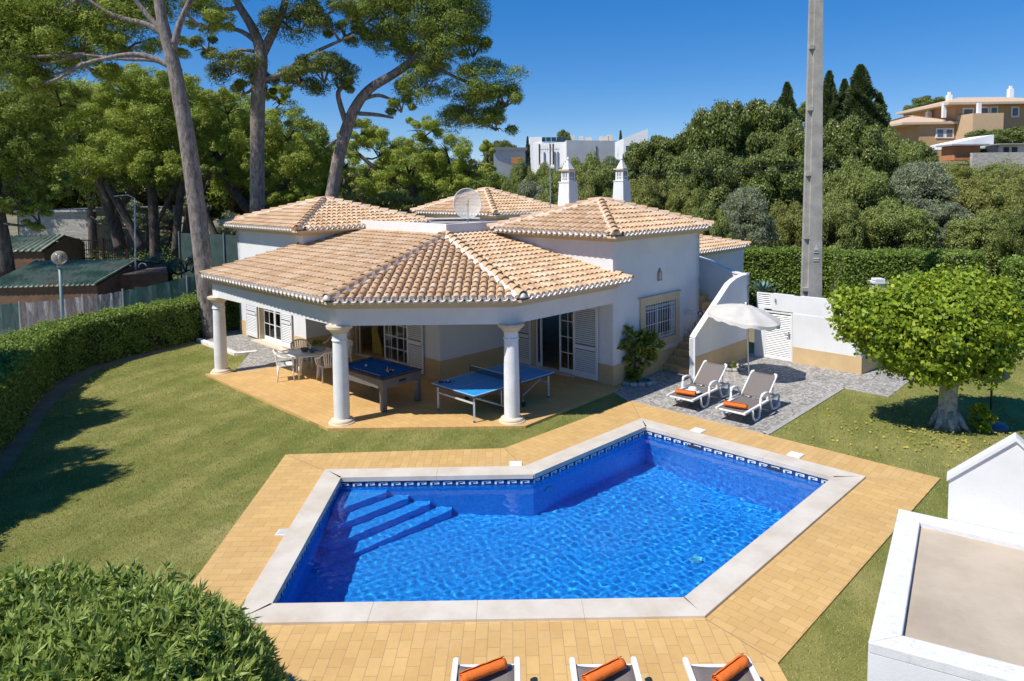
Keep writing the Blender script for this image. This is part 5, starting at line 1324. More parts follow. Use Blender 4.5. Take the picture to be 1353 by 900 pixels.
# stone ring planting beside stair wall
ST = simple('field_stone', (.42, .40, .36), .9, .3, 5, .5, 20)
def stones(cx, cy, rx, ry, n_, name, lb):
    m = MB()
    for k in range(n_):
        a = 2 * PI * k / n_ + random.uniform(-.08, .08); c = Vector((cx + rx * math.cos(a), cy + ry * math.sin(a), .05)); R_ = Matrix.Rotation(a + random.uniform(-.4, .4), 3, 'Z') @ Matrix.Rotation(random.uniform(-.2, .2), 3, 'X')
        m.box(tuple(c), (random.uniform(.10, .16), random.uniform(.14, .22), random.uniform(.08, .13)), R=R_)
    o = m.build(name, ST, bevel=.03, loc=(cx, cy, 0)); tag(o, lb, 'stone edging'); return o
stones(3.42, 18.45, .42, .30, 13, 'stone_planter_ring', 'ring of rough stones round the shrub by the villa wall')
stones(6.45, 19.75, .42, .26, 12, 'stone_planter_ring', 'ring of rough stones round a tiny plant at the foot of the stair wall')

# ================================================================== UTILITY POLE
CONC = simple('weathered_concrete', (.36, .34, .30), .85, .22, 3.0, .3, 40, c2=(.27, .25, .22), detail=7)
YP = 21.7
q0, q1, q2, q3 = D(1058, 392, YP), D(1084, 392, YP), D(1069, 0, YP), D(1086, 0, YP)
up_ = empty('utility_pole', ((q0.x + q1.x) / 2, YP, 0), 0, 'tall tapering concrete utility pole behind the white garden wall', 'utility pole')
def lvl(z):
    f = (z - q0.z) / (q2.z - q0.z); return q0.x + (q2.x - q0.x) * f, q1.x + (q3.x - q1.x) * f
m = MB(); zt_ = 14.0
a0, b0 = lvl(0); a1, b1 = lvl(zt_)
xa0 = a0 + (b0 - a0) * .30; xa1 = a1 + (b1 - a1) * .42
m.add([(xa0, YP - .12, 0), (b0, YP - .12, 0), (b0, YP + .09, 0), (xa0, YP + .09, 0), (xa1, YP - .08, zt_), (b1, YP - .08, zt_), (b1, YP + .10, zt_), (xa1, YP + .10, zt_)], [(3, 2, 1, 0), (4, 5, 6, 7), (0, 1, 5, 4), (1, 2, 6, 5), (2, 3, 7, 6), (3, 0, 4, 7)])
m.add([(a0 + .03, YP - .04, 0), (xa0, YP - .04, 0), (xa0, YP + .10, 0), (a0 + .03, YP + .10, 0), (a1 + .02, YP - .03, zt_), (xa1, YP - .03, zt_), (xa1, YP + .07, zt_), (a1 + .02, YP + .07, zt_)], [(3, 2, 1, 0), (4, 5, 6, 7), (0, 1, 5, 4), (1, 2, 6, 5), (2, 3, 7, 6), (3, 0, 4, 7)])
z = .6
for py in (382, 313, 230, 144, 63): 
    z = D(1062, py, YP).z; aa, bb2 = lvl(z); xx = aa + (bb2 - aa) * .34
    m.box(((aa + xx) / 2 + .02, YP - .03, z), (xx - aa - .0, .16, .12))
m.build('shaft', CONC, up_)
m = MB(); aa, bb2 = lvl(D(1074, 355, YP).z)
def ptri(px, py, w_, h_): c = D(px, py, YP); return c, w_, h_
c = D(1076, 327, YP); m.add([(c.x - .08, YP - .128, c.z - .08), (c.x + .08, YP - .128, c.z - .08), (c.x + .0, YP - .128, c.z + .13)], [(0, 1, 2)]);
for py, w_ in ((333, .16), (341, .2), (344, .18)): c = D(1076, py, YP); m.box((c.x, YP - .126, c.z), (w_, .008, .025 if py != 341 else .05))
m.build('danger_mark', simple('pale_paint', (.55, .53, .50), .8), up_)
m = MB()
for ya, yb in ((218, 217), (226, 224)):
    a = D(780, ya, 60); b = D(1064, yb, YP + .4); mid = (a + b) / 2 - V(0, 0, .5); pts = [a.lerp(mid, t).lerp(mid.lerp(b, t), t) for t in [k / 12 for k in range(13)]]; m.tube(pts, .014, 5)
    a2 = D(1110, ya - 2, 40); m.tube([b, b.lerp(a2, .5) - V(0, 0, .05), a2], .012, 5)
o = m.build('overhead_cables', BLACK); tag(o, 'two thin dark cables running from the utility pole across the trees', 'cable')

# ================================================================== VEGETATION
def rdir(n):
    v = rng.normal(size=(n, 3)); return v / np.linalg.norm(v, axis=1)[:, None]
def tang(d, k=.4):
    t = np.cross(d, rdir(len(d))); t /= (np.linalg.norm(t, axis=1)[:, None] + 1e-9); return t + d * k
def leaf_tris(P, axis, L, Wd, jit=.5, flat=None):
    n = len(P); a = axis + rng.normal(size=(n, 3)) * jit; a /= np.linalg.norm(a, axis=1)[:, None]
    b = np.cross(a, rdir(n) if flat is None else flat + rng.normal(size=(n, 3)) * .35); b /= (np.linalg.norm(b, axis=1)[:, None] + 1e-9); s = rng.uniform(.7, 1.25, size=(n, 1)); l = a * L * s; w = b * Wd * .5 * s
    return np.stack([P - l * .45 + w, P + l * .55, P - l * .45 - w], axis=1).reshape(-1, 3)
def leaf_quads(P, axis, L, Wd, jit=.5, flatn=None):
    """diamond leaves at P pointing along axis; returns (4n,3)"""
    n = len(P); a = axis + rng.normal(size=(n, 3)) * jit; a /= np.linalg.norm(a, axis=1)[:, None]
    r = rdir(n) if flatn is None else flatn + rng.normal(size=(n, 3)) * .45
    b = np.cross(a, r); b /= (np.linalg.norm(b, axis=1)[:, None] + 1e-9)
    s = rng.uniform(.7, 1.25, size=(n, 1)); l = a * L * s; w = b * Wd * .5 * s
    q = np.stack([P - l * .5, P - l * .05 + w, P + l * .5, P - l * .05 - w], axis=1)
    return q.reshape(-1, 3)
def puff_points(c, R, npf, nleaf, rp=(.28, .42), up=.25, inner=.12):
    """leaf points on many small rounded puffs filling an ellipsoid"""
    c = np.array(c); R = np.array(R)
    d = rdir(npf); d[:, 2] += up * rng.uniform(0, 1, npf); d /= np.linalg.norm(d, axis=1)[:, None]
    rr = rng.uniform(.35, 1.0, size=(npf, 1)) ** .55
    pc = c + d * rr * R * .82
    pr_ = rng.uniform(rp[0], rp[1], size=(npf, 1)) * R.mean()
    k = rng.integers(0, npf, nleaf); d2 = rdir(nleaf)
    d2[:, 2] = np.where(rng.uniform(size=nleaf) < .45, np.abs(d2[:, 2]), d2[:, 2])
    rad_ = rng.uniform(.60, 1.02, size=(nleaf, 1)) + .35 * rng.uniform(0, 1, (nleaf, 1)) ** 6
    P = pc[k] + d2 * pr_[k] * rad_ * np.array([1, 1, .78])
    return P, d2
PINE = leaf_mat('pine_needles', (.125, .180, .024), (.330, .400, .070), (.20, .27, .04), .35, .5, .55)
PINEY = leaf_mat('pine_needles_bright', (.190, .250, .030), (.460, .520, .090), (.29, .37, .05), .38, .4, .55)
PINED = leaf_mat('pine_needles_dark', (.080, .115, .022), (.230, .270, .055), (.14, .18, .03), .32, .5, .55)
OAK = leaf_mat('oak_leaves', (.075, .105, .022), (.240, .280, .065), (.13, .165, .04), .3, .35, .4)
OLIVE = leaf_mat('olive_leaves', (.130, .155, .080), (.340, .370, .220), (.19, .225, .12), .3, .5, .45)
SCRUB = leaf_mat('scrub_leaves', (.130, .175, .034), (.340, .400, .110), (.26, .27, .075), .35, .4, .5)
SCRUBY = leaf_mat('yellow_green_scrub', (.140, .165, .030), (.350, .370, .095), (.25, .24, .07), .35, .4, .5)
CYPR = leaf_mat('cypress_needles', (.050, .085, .028), (.17, .215, .07), (.085, .12, .04), .25, .5, .5)
HEDGE = leaf_mat('hedge_leaves', (.080, .140, .016), (.340, .440, .085), (.16, .24, .04), .4, 1.2, .5)
FICUS = leaf_mat('clipped_tree_leaves', (.12, .200, .010), (.480, .560, .050), (.23, .34, .03), .42, 1.5, .5)
BUSH = leaf_mat('long_bush_leaves', (.110, .180, .020), (.50, .58, .16), (.27, .36, .08), .42, 2.0, .5)
GARD = leaf_mat('garden_shrub_leaves', (.11, .17, .018), (.42, .44, .08), (.26, .29, .05), .38, 2.0, .35)
CORE = simple('core_shade', (.035, .035, .02), .95, .3, 3)  # near-black colour for the shade inside foliage
BARK = NT('pine_bark'); BARK.rough(.95); _p = BARK.coord('World'); _v = BARK.scale(_p, (1, 1, .35)); _n = BARK.noise(9, 6, .75, _v, .5)
_c = BARK.ramp(_n, [(.34, (.085, .065, .055)), (.50, (.22, .185, .165)), (.66, (.36, .32, .29))]); BARK.link(_c, BARK.b.inputs['Base Color']); BARK.bump(_n, .9, .05); BARK = BARK.m
BARKD = NT('dark_bark'); BARKD.rough(.95); _p = BARKD.coord('World'); _n = BARKD.noise(8, 5, .7, BARKD.scale(_p, (1, 1, .35))); BARKD.link(BARKD.ramp(_n, [(.35, (.045, .035, .03)), (.65, (.15, .12, .10))]), BARKD.b.inputs['Base Color']); BARKD.bump(_n, .8, .04); BARKD = BARKD.m

def px_tree(name, label, cat, group, Y, trunk, limbs, clumps, mat, leaf=(.22, .05), k=2.6, bark=None, puffs=16, jit=.5, loc=None, rp=(.28, .42), up=.25, r_min=.03, cs=1.0):
    """one tree measured from the photograph. trunk: [(px,py,width_px)], limbs: lists of the same, clumps: (px,py,rx,ry[,dY])"""
    zb = D(trunk[0][0], trunk[0][1], Y)
    t = empty(name, (zb.x, Y, min(zb.z, 0)), 0, label, cat, group)
    m = MB()
    def path(pl, y0=0.0, y1=0.0):
        pts = []; rs = []
        for i, p in enumerate(pl):
            yy = Y + (p[3] if len(p) > 3 else 0); q = D(p[0], p[1], yy); pts.append(q); rs.append(max(r_min, p[2] * .5 * yy / FPX))
        # smooth
        P = []; Rr = []
        for i in range(len(pts) - 1):
            for s in range(4):
                u = s / 4; p0 = pts[max(i - 1, 0)]; p1 = pts[i]; p2 = pts[i + 1]; p3 = pts[min(i + 2, len(pts) - 1)]
                P.append(.5 * ((2 * p1) + (-p0 + p2) * u + (2 * p0 - 5 * p1 + 4 * p2 - p3) * u * u + (-p0 + 3 * p1 - 3 * p2 + p3) * u ** 3)); Rr.append(rs[i] * (1 - u) + rs[i + 1] * u)
        P.append(pts[-1]); Rr.append(rs[-1] * .7); m.tube(P, Rr, 10)
    path(trunk)
    for l in limbs: path(l)
    allpts = [Vector(v) for v in m.v]
    # twigs inside clumps
    allP = []; allD = []
    for c in clumps:
        c = (c[0], c[1], c[2] * cs, c[3] * cs) + tuple(c[4:])
        yy = Y + (c[4] if len(c) > 4 else 0); cc = D(c[0], c[1], yy); rx, rz = c[2] * yy / FPX, c[3] * yy / FPX; ry = (rx + rz) / 2
        s_px = (leaf[0] * FPX / yy) * (leaf[1] * FPX / yy) * .5
        nl = int(k * PI * c[2] * c[3] / max(s_px, .8)); nl = min(nl, 60000)
        npf = max(5, int(puffs * c[2] * c[3] / 1500))
        P, d = puff_points(cc, (rx, ry, rz), npf, nl, rp, up); allP.append(P); allD.append(d)
        nr_ = min(allpts, key=lambda v: (v - cc).length); bs_ = cc - Vector((0, 0, rz * .4))
        m.tube([nr_, nr_.lerp(bs_, .5) - Vector((0, 0, .1)), bs_], [.07, .055, .04], 5)
        for _ in range(4):
            dd = rdir(1)[0]; e_ = cc + Vector((dd[0] * rx * .7, dd[1] * ry * .7, dd[2] * rz * .6)); m.tube([bs_, cc.lerp(e_, .5), e_], [.05, .035, .015], 5)
    m.build('trunk', bark or BARK, t, smooth=True)
    P = np.concatenate(allP); d = np.concatenate(allD)
    np_mesh('crown', leaf_tris(P, tang(d), leaf[0], leaf[1], .2, d), 3, mat, t)
    return t
GP = 'tall pines round the villa'
px_tree('pine_tree', 'tall pine with pale leaning bare trunk at the left hedge beside the porch', 'tree', None, 25.0,
        [(281, 447, 25), (272, 380, 23), (262, 290, 22), (250, 200, 21), (238, 130, 19), (228, 80, 17), (215, 30, 14), (205, -30, 11)],
        [[(238, 95, 10), (205, 78, 8), (170, 72, 6), (110, 84, 4)], [(232, 60, 10), (200, 35, 8), (150, 20, 5), (110, -5, 3)], [(228, 70, 10), (238, 30, 8), (262, -20, 6)],
         [(222, 50, 8), (185, 8, 6), (160, -30, 4)], [(236, 92, 7), (205, 80, 6), (160, 78, 4), (110, 72, 3)]],
        [(70, 22, 70, 38, 1.5), (20, 70, 48, 34, 1.5), (150, 18, 60, 30, 1), (105, 58, 50, 26, 1), (60, 88, 46, 22, 1.5), (15, 20, 50, 40, 1.5), (45, 108, 34, 14, 1), (190, -20, 70, 32, 1.5), (90, -40, 110, 42, 2), (275, 28, 26, 22, 1), (228, 62, 18, 14, 1), (250, -30, 60, 30, 1.5), (165, 60, 36, 16, 1), (-30, 40, 60, 60, 1.5), (135, 95, 30, 14, 1)],
        PINEY, leaf=(.12, .036), k=4.0, puffs=20, rp=(.26, .46), cs=1.25)
px_tree('pine_tree', 'tall straight forked pine behind the left end of the villa roof', 'tree', None, 32.0,
        [(340, 285, 19), (340, 200, 18), (341, 130, 18), (345, 75, 16), (335, 40, 12), (312, 0, 9), (300, -40, 7)],
        [[(345, 75, 13), (362, 40, 11), (375, 10, 9), (380, -40, 6)], [(344, 60, 8), (320, 42, 6), (290, 36, 4), (262, 40, 3)], [(344, 106, 8), (372, 98, 7), (405, 75, 5), (440, 58, 4), (470, 46, 3)],
         [(316, 10, 6), (290, 12, 5), (262, -4, 4)], [(385, 95, 4), (425, 92, 3), (450, 100, 2)], [(343, 70, 5), (320, 66, 4), (295, 74, 3)]],
        [(305, 90, 38, 16), (275, 62, 22, 12), (270, 12, 22, 14), (300, -32, 50, 24), (395, 34, 42, 17), (430, 12, 36, 15), (398, 104, 26, 20), (428, 98, 34, 22), (455, 112, 16, 12), (352, 112, 14, 16, 1), (350, -40, 60, 26), (322, 118, 20, 12)],
        PINED, leaf=(.125, .038), k=4.0, puffs=20, rp=(.26, .46), cs=1.35)
px_tree('pine_tree', 'tall pine whose dark trunk leans right behind the villa roof', 'tree', None, 33.0,
        [(437, 268, 17), (444, 225, 16), (455, 180, 16), (468, 145, 14), (488, 118, 12), (520, 98, 11), (552, 74, 10), (580, 40, 7), (600, 0, 5)],
        [[(458, 165, 8), (450, 140, 7), (447, 122, 6), (456, 112, 6), (449, 118, 4), (443, 108, 3)], [(474, 150, 6), (500, 152, 5), (520, 156, 3)], [(478, 132, 5), (500, 126, 5), (522, 134, 3)], [(540, 85, 6), (575, 90, 5), (620, 110, 4), (660, 118, 3)], [(560, 66, 6), (600, 50, 5), (625, 40, 3)], [(545, 80, 5), (520, 40, 4), (500, 10, 3)], [(455, 180, 5), (430, 195, 3)]],
        [(545, 20, 62, 30), (600, 28, 42, 42), (500, 26, 42, 26), (625, 66, 22, 18), (455, 40, 26, 16), (575, 70, 48, 22), (530, 60, 30, 14), (560, 112, 36, 22), (645, 112, 40, 28), (620, 150, 38, 22, 1), (668, 132, 22, 18), (590, -30, 70, 30), (505, -20, 60, 24), (655, 165, 26, 14), (530, 142, 20, 12)],
        PINE, leaf=(.125, .038), k=4.0, puffs=20, rp=(.26, .46), cs=1.28)
# dense stone pines behind
px_tree('pine_tree', 'broad rounded pine with bright clumped crown behind the sheds at the left', 'tree', None, 38.0,
        [(160, 330, 16), (150, 290, 15), (135, 240, 14), (150, 200, 12)], [[(150, 290, 9), (180, 240, 8), (200, 190, 6)], [(135, 250, 8), (110, 210, 6), (95, 180, 5)]],
        [(165, 112, 60, 28), (120, 150, 52, 34), (195, 160, 62, 40), (150, 205, 60, 34, -1), (225, 120, 50, 30), (205, 222, 54, 28, -1), (110, 225, 40, 26, -1), (240, 185, 50, 34, 1)],
        PINEY, leaf=(.12, .05), k=4.2, puffs=40, bark=BARKD, rp=(.17, .30))
px_tree('pine_tree', 'dark bushy pine at the left picture edge above the green roofed sheds', 'tree', None, 30.0,
        [(8, 365, 24), (2, 320, 22), (-6, 270, 20), (-10, 200, 16)], [[(-5, 270, 9), (30, 230, 7), (50, 200, 5)], [(-8, 220, 8), (20, 170, 6), (30, 140, 4)]],
        [(30, 150, 60, 40), (20, 210, 62, 36), (60, 190, 42, 30), (25, 262, 44, 26), (52, 285, 24, 26), (75, 245, 30, 22), (80, 130, 40, 26), (-20, 170, 60, 90)],
        PINE, leaf=(.11, .045), k=4.0, puffs=40, bark=BARKD, rp=(.17, .30))
px_tree('pine_tree', 'rounded pine between the pale leaning trunk and the forked trunk', 'tree', None, 40.0,
        [(245, 330, 14), (250, 290, 13), (262, 240, 12), (280, 200, 10)], [[(330, 280, 12), (300, 240, 12), (285, 200, 8)], [(255, 280, 8), (275, 230, 6), (310, 190, 5)]],
        [(300, 140, 46, 26), (270, 180, 40, 30), (330, 185, 50, 36), (380, 170, 42, 38), (400, 215, 38, 34), (345, 228, 50, 26), (290, 228, 44, 24), (370, 130, 30, 18), (405, 258, 30, 22), (360, 262, 40, 16)],
        PINEY, leaf=(.12, .05), k=4.2, puffs=40, bark=BARKD, rp=(.17, .30))
px_tree('pine_tree', 'low spreading bright green pine directly behind the satellite dish', 'tree', None, 41.0,
        [(560, 310, 14), (555, 270, 13), (540, 240, 10)], [[(555, 270, 8), (600, 240, 7), (630, 215, 5)], [(545, 250, 8), (500, 225, 6), (470, 200, 4)]],
        [(470, 175, 34, 26), (450, 215, 34, 28), (500, 195, 40, 30), (540, 215, 46, 34), (595, 205, 44, 30), (620, 235, 38, 26), (575, 245, 46, 22), (510, 245, 50, 24), (465, 250, 36, 20), (560, 172, 36, 22), (645, 205, 16, 26)],
        PINEY, leaf=(.12, .05), k=4.2, puffs=40, bark=BARKD, rp=(.17, .30))
px_tree('pine_tree', 'slim multi trunk pine standing behind the dark gate left of the pale trunk', 'tree', None, 37.0,
        [(205, 345, 13), (204, 300, 13), (200, 250, 12), (190, 200, 9)], [[(232, 335, 11), (235, 290, 10), (240, 240, 9)], [(188, 330, 10), (168, 290, 10), (140, 240, 10)], [(205, 300, 6), (225, 260, 5), (238, 230, 4)], [(292, 330, 9), (280, 300, 8), (262, 262, 7)]],
        [(210, 240, 36, 18), (245, 235, 30, 16), (160, 240, 28, 14), (275, 232, 26, 14)],
        PINED, leaf=(.12, .045), k=3.6, puffs=30, bark=BARKD)
px_tree('bush', 'pale leafy bush behind the dark mesh fence, left of the villa', 'bush', None, 33.0,
        [(225, 395, 8), (225, 360, 6)], [], [(210, 350, 34, 16), (245, 352, 30, 18), (230, 375, 34, 12), (190, 372, 24, 10), (262, 380, 20, 12)], OLIVE, leaf=(.12, .07), k=2.6, puffs=20, bark=BARKD)
px_tree('bush', 'grey green bush in front of the far stone wall, between the leaning trunks', 'bush', None, 43.0,
        [(195, 320, 6), (195, 300, 5)], [], [(182, 285, 20, 26), (215, 290, 18, 26), (255, 280, 18, 30), (300, 300, 26, 20), (128, 290, 14, 12)], OLIVE, leaf=(.14, .08), k=2.2, puffs=20, bark=BARKD)
px_tree('bush', 'yellow green bushes just behind the left hipped roof', 'bush', None, 36.0,
        [(500, 300, 8), (500, 280, 6)], [], [(470, 262, 30, 18), (510, 268, 34, 16), (545, 270, 30, 16), (455, 240, 18, 16), (590, 272, 30, 12), (640, 262, 26, 16)], SCRUBY, leaf=(.15, .09), k=2.4, puffs=22, bark=BARKD)

# ---- hill and its trees
def hz(x, y):
    def sm(a, b, v): v = min(1, max(0, (v - a) / (b - a))); return v * v * (3 - 2 * v)
    h = 9.3 * sm(38, 122, y + .10 * (x - 20)) * (0.55 + .45 * sm(-10, 45, x)) * sm(-75, -15, x * 1.0 + 10)
    return h + .35 * math.sin(x * .21) * math.sin(y * .17) * sm(40, 60, y) - .03
bmh = bmesh.new(); NX, NY = 90, 70; gx = [-110 + 340 * i / NX for i in range(NX + 1)]; gy = [33 + (j / NY) ** 1.9 * 620 for j in range(NY + 1)]
vv = [[bmh.verts.new((x, y, hz(x, y) - (.2 if j == 0 else 0))) for x in gx] for j, y in enumerate(gy)]
for j in range(NY):
    for i in range(NX): bmh.faces.new((vv[j][i], vv[j][i + 1], vv[j + 1][i + 1], vv[j + 1][i]))
me = bpy.data.meshes.new('hill'); bmh.to_mesh(me); bmh.free(); me.materials.append(DRYGROUND); me.polygons.foreach_set('use_smooth', [True] * len(me.polygons))
o = bpy.data.objects.new('hill', me); COL.objects.link(o); tag(o, kind='structure')

def proto_tree(mat, R=3.0, H=5.0, n=20000, leaf=(.22, .13), puffs=60, shape=(1, 1, .8), bark=BARKD, rp=(.16, .28), trunk_h=1.6):
    """tree at the origin: crown centred at H"""
    t = empty('tree'); m = MB(); m.tube([(0, 0, -4), (.05, 0, trunk_h), (.0, .1, H)], [.22, .18, .08], 8)
    for k in range(9):
        a = 2 * PI * k / 9; m.tube([(0, 0, trunk_h + .1 * k), (R * .35 * math.cos(a), R * .35 * math.sin(a), H - .4), (R * .7 * math.cos(a), R * .7 * math.sin(a), H + .6 * math.sin(k))], [.10, .06, .02], 5)
    m.build('trunk', bark, t, smooth=True)
    P, d = puff_points((0, 0, H), (R * shape[0], R * shape[1], R * shape[2]), puffs, n, rp, .35)
    np_mesh('crown', leaf_quads(P, tang(d), leaf[0], leaf[1], .25, d), 4, mat, t)
    return t
def cypress(mat, R=.9, H=7.5, n=14000, cone=True):
    t = empty('tree'); m = MB(); m.tube([(0, 0, -.5), (0, 0, H * .9)], [.16, .03], 7); m.build('trunk', BARKD, t)
    u = rng.uniform(0, 1, n) ** .8; th = rng.uniform(0, 2 * PI, n); tier = .30 + .70 * np.abs(np.sin(u * 16 + np.sin(th * 3 + u * 5) * 1.5)) * (.65 + .35 * np.sin(th * 4 + u * 30)) if cone else .75 + .25 * np.abs(np.sin(u * 26 + th))
    r = R * ((1 - u) ** .75 if cone else (1 - u ** 3)) * tier * rng.uniform(.55, 1.05, n) + .03
    P = np.stack([r * np.cos(th), r * np.sin(th), .35 + u * (H - .3)], 1); d = np.stack([np.cos(th), np.sin(th), .6 + 0 * u], 1)
    np_mesh('crown', leaf_quads(P, d, .20, .05, .35), 4, mat, t); return t
PR = {'oak': proto_tree(OAK, 3, 3.6, 60000, (.15, .085), 130, rp=(.11, .24)), 'oak2': proto_tree(OAK, 3, 3.4, 60000, (.15, .085), 110, (1.2, 1, .7), rp=(.11, .26)),
      'olive': proto_tree(OLIVE, 2.2, 2.3, 52000, (.13, .04), 120, (1, 1, .85), rp=(.10, .26), trunk_h=.8), 'scrub': proto_tree(SCRUB, 2.4, 1.9, 56000, (.13, .055), 120, (1.15, 1, .75), rp=(.10, .28), trunk_h=.6),
      'yellow': proto_tree(SCRUBY, 2.4, 1.9, 56000, (.13, .055), 120, (1.15, 1, .8), rp=(.10, .28), trunk_h=.6), 'fir': cypress(CYPR, 2.2, 7.5, 34000, True), 'slim': cypress(CYPR, .45, 7.0, 7000, False)}
used = set()
def place(kind, px, pytop, Y, wpx, label, name='tree', cat='tree', group=None, hpx=None):
    """stand a tree so that its crown top meets (px,pytop) and its width is wpx at distance Y"""
    top = D(px, pytop, Y); zg = hz(top.x, Y) if Y > 33 else 0
    src = PR[kind]
    if kind in used: t = copy_tree(src)
    else: t = src; used.add(kind)
    t.name = name
    R0, T0_ = {'oak': (3.1, 6.1), 'oak2': (3.6, 5.6), 'olive': (2.3, 4.3), 'scrub': (2.8, 3.8), 'yellow': (2.8, 3.9), 'fir': (1.45, 7.6), 'slim': (.45, 7.1), 'pine': (3.4, 6.1), 'pineb': (3.4, 6.1)}[kind]
    sx = (wpx / 2 * Y / FPX) / R0; sz = (top.z - zg) / T0_
    if hpx is not None:   # keep the crown height, let the base sink on the slope
        sz = hpx * Y / FPX / T0_; zg = top.z - sz * T0_
    t.location = (top.x, Y, zg); t.scale = (sx, sx, max(sz, .25)); t.rotation_euler = (0, 0, random.uniform(0, 6.28))
    tag(t, label, cat, group); return t
HG = 'trees and shrubs on the wooded slope'
rows = [
 ('scrub', 672, 236, 44, 70, 'green shrub behind the middle roof, just right of the tall pines'), ('olive', 700, 232, 46, 80, 'silvery shrub left of the aerial mast'),
 ('scrub', 745, 215, 50, 90, 'green shrub between the aerial mast and the left chimney'), ('scrub', 785, 200, 56, 90, 'green bush under the pale hilltop building, between the two chimneys'),
 ('yellow', 775, 240, 42, 80, 'brownish green shrub low between the two chimneys'), ('yellow', 850, 225, 44, 100, 'brownish bush right of the right chimney'),
 ('scrub', 720, 248, 40, 80, 'dull green shrub right behind the aerial mast foot'), ('yellow', 905, 238, 42, 90, 'olive brown bush above the right hipped roof eave'),
 ('oak', 862, 172, 60, 100, 'dark oak just right of the right chimney, on the skyline'), ('oak', 905, 166, 58, 110, 'dark oak on the skyline, second right of the chimneys'),
 ('oak2', 955, 128, 56, 130, 'large dark oak left of the utility pole on the skyline'), ('oak', 1010, 122, 56, 120, 'large dark oak close to the left of the utility pole'),
 ('oak2', 930, 195, 48, 130, 'dark green oak below the skyline oaks, left of the utility pole'), ('oak', 1010, 190, 48, 130, 'dark green oak halfway down the slope left of the pole'),
 ('fir', 1040, 108, 58, 60, 'pointed conifer just left of the utility pole top'), ('fir', 1096, 93, 58, 52, 'narrow dark conifer right of the utility pole'),
 ('fir', 1137, 85, 57, 76, 'tallest pointed conifer on the skyline right of the pole'), ('fir', 1116, 104, 59, 56, 'smaller conifer between the two tall ones right of the pole'),
 ('fir', 1162, 122, 57, 56, 'short conifer at the right end of the conifer row'),
 ('oak2', 1120, 150, 54, 130, 'dark bushy tree below the conifers, right of the pole'), ('oak', 1060, 158, 52, 100, 'dark oak behind the utility pole'),
 ('scrub', 1180, 168, 54, 100, 'mid green tree at the upper slope below the ochre villa'), ('oak', 1205, 180, 56, 80, 'dark tree in front of the ochre villa on the hill'),
 ('olive', 985, 240, 38, 95, 'silvery olive tree behind the hedge, left of the utility pole'), ('olive', 1215, 206, 46, 120, 'silvery olive halfway up the slope right of the pole'),
 ('scrub', 1130, 205, 46, 110, 'green tree right of the pole above the clipped hedge'), ('scrub', 1105, 250, 40, 90, 'green shrub right beside the pole above the hedge'),
 ('yellow', 1300, 226, 44, 130, 'yellow green bush at the right, below the white sheds'), ('yellow', 1345, 232, 40, 110, 'yellow green bush at the right picture edge'),
 ('scrub', 1180, 260, 40, 120, 'green shrub above the middle of the right hedge'), ('olive', 1250, 262, 40, 100, 'grey green shrub above the right end of the hedge'),
 ('scrub', 1300, 275, 38, 110, 'green shrub behind the clipped round tree'), ('yellow', 1040, 262, 42, 80, 'pale green shrub left of the pole above the hedge'),
 ('oak', 1345, 163, 103, 90, 'dark tree row in front of the ochre villa, right picture edge'), ('oak', 1300, 168, 103, 60, 'dark bush below the ochre villa balcony'),
 ('oak', 1224, 124, 128, 62, 'round green tree on the skyline left of the ochre villa'), ('yellow', 1165, 148, 70, 36, 'pale feathery tree at the skyline right of the conifers'),
 ('slim', 820, 172, 100, 8, 'thin dark cypress at the right end of the pale building'), ('slim', 697, 180, 105, 8, 'thin dark cypress at the left end of the pale building'),
 ('oak', 745, 168, 128, 26, 'tree rising behind the solar panels of the pale building'), ('oak2', 660, 184, 110, 60, 'distant tree clump left of the pale building'),
 ('scrub', 850, 190, 70, 60, 'green bush below the white gabled roof right of the chimneys'), ('oak2', 1085, 128, 62, 80, 'dark treetop behind the utility pole on the skyline'),
 ('oak', 1350, 270, 34, 60, 'dark bush at the right edge above the round tree'), ('scrub', 722, 213, 72, 60, 'green bush hiding the foot of the pale building at its left end'), ('scrub', 762, 207, 74, 62, 'green bush hiding the foot of the pale building near its middle'), ('olive', 808, 202, 74, 52, 'silvery bush in front of the pale building right end'), ('yellow', 838, 196, 72, 46, 'brownish bush at the foot of the white gabled house'), ('scrub', 688, 208, 66, 50, 'small bush before the low grey building on the skyline'), ('yellow', 1262, 214, 66, 90, 'yellow green bush directly below the orange shed'), ('scrub', 1318, 216, 70, 90, 'green bush directly below the white shed wall'), ('yellow', 1352, 218, 62, 80, 'pale bush below the white sheds at the very right edge'), ('scrub', 1235, 235, 52, 90, 'green bush right of the silvery olive on the slope'), ('scrub', 935, 262, 36, 80, 'green shrub right of the villa roof'),
]
for (kd, px, py, Y, w, lb) in rows:
    sh = kd in ('scrub', 'yellow')
    place(kd, px, py, Y, w, lb, 'shrub' if sh else {'fir': 'conifer', 'slim': 'cypress', 'olive': 'olive_tree'}.get(kd, 'oak_tree'), 'shrub' if sh else 'tree', HG, hpx=(max(w * .75, 60) if kd in ('oak', 'oak2') and Y > 60 else 150 if kd == 'fir' else None))

# trees standing outside the left edge of the frame; their shade falls on the lawn
for (x, y, sc, lb) in ((-13.8, 9.6, .84, 'leafy tree just outside the picture left of the hedge, nearer the camera'), (-15.7, 13.0, .84, 'leafy tree just outside the picture left of the hedge, further back')):
    t = copy_tree(PR['oak']); t.name = 'oak_tree'; t.location = (x, y, 0); t.scale = (sc, sc, sc * 1.75); tag(t, lb, 'tree', 'trees left of the frame')
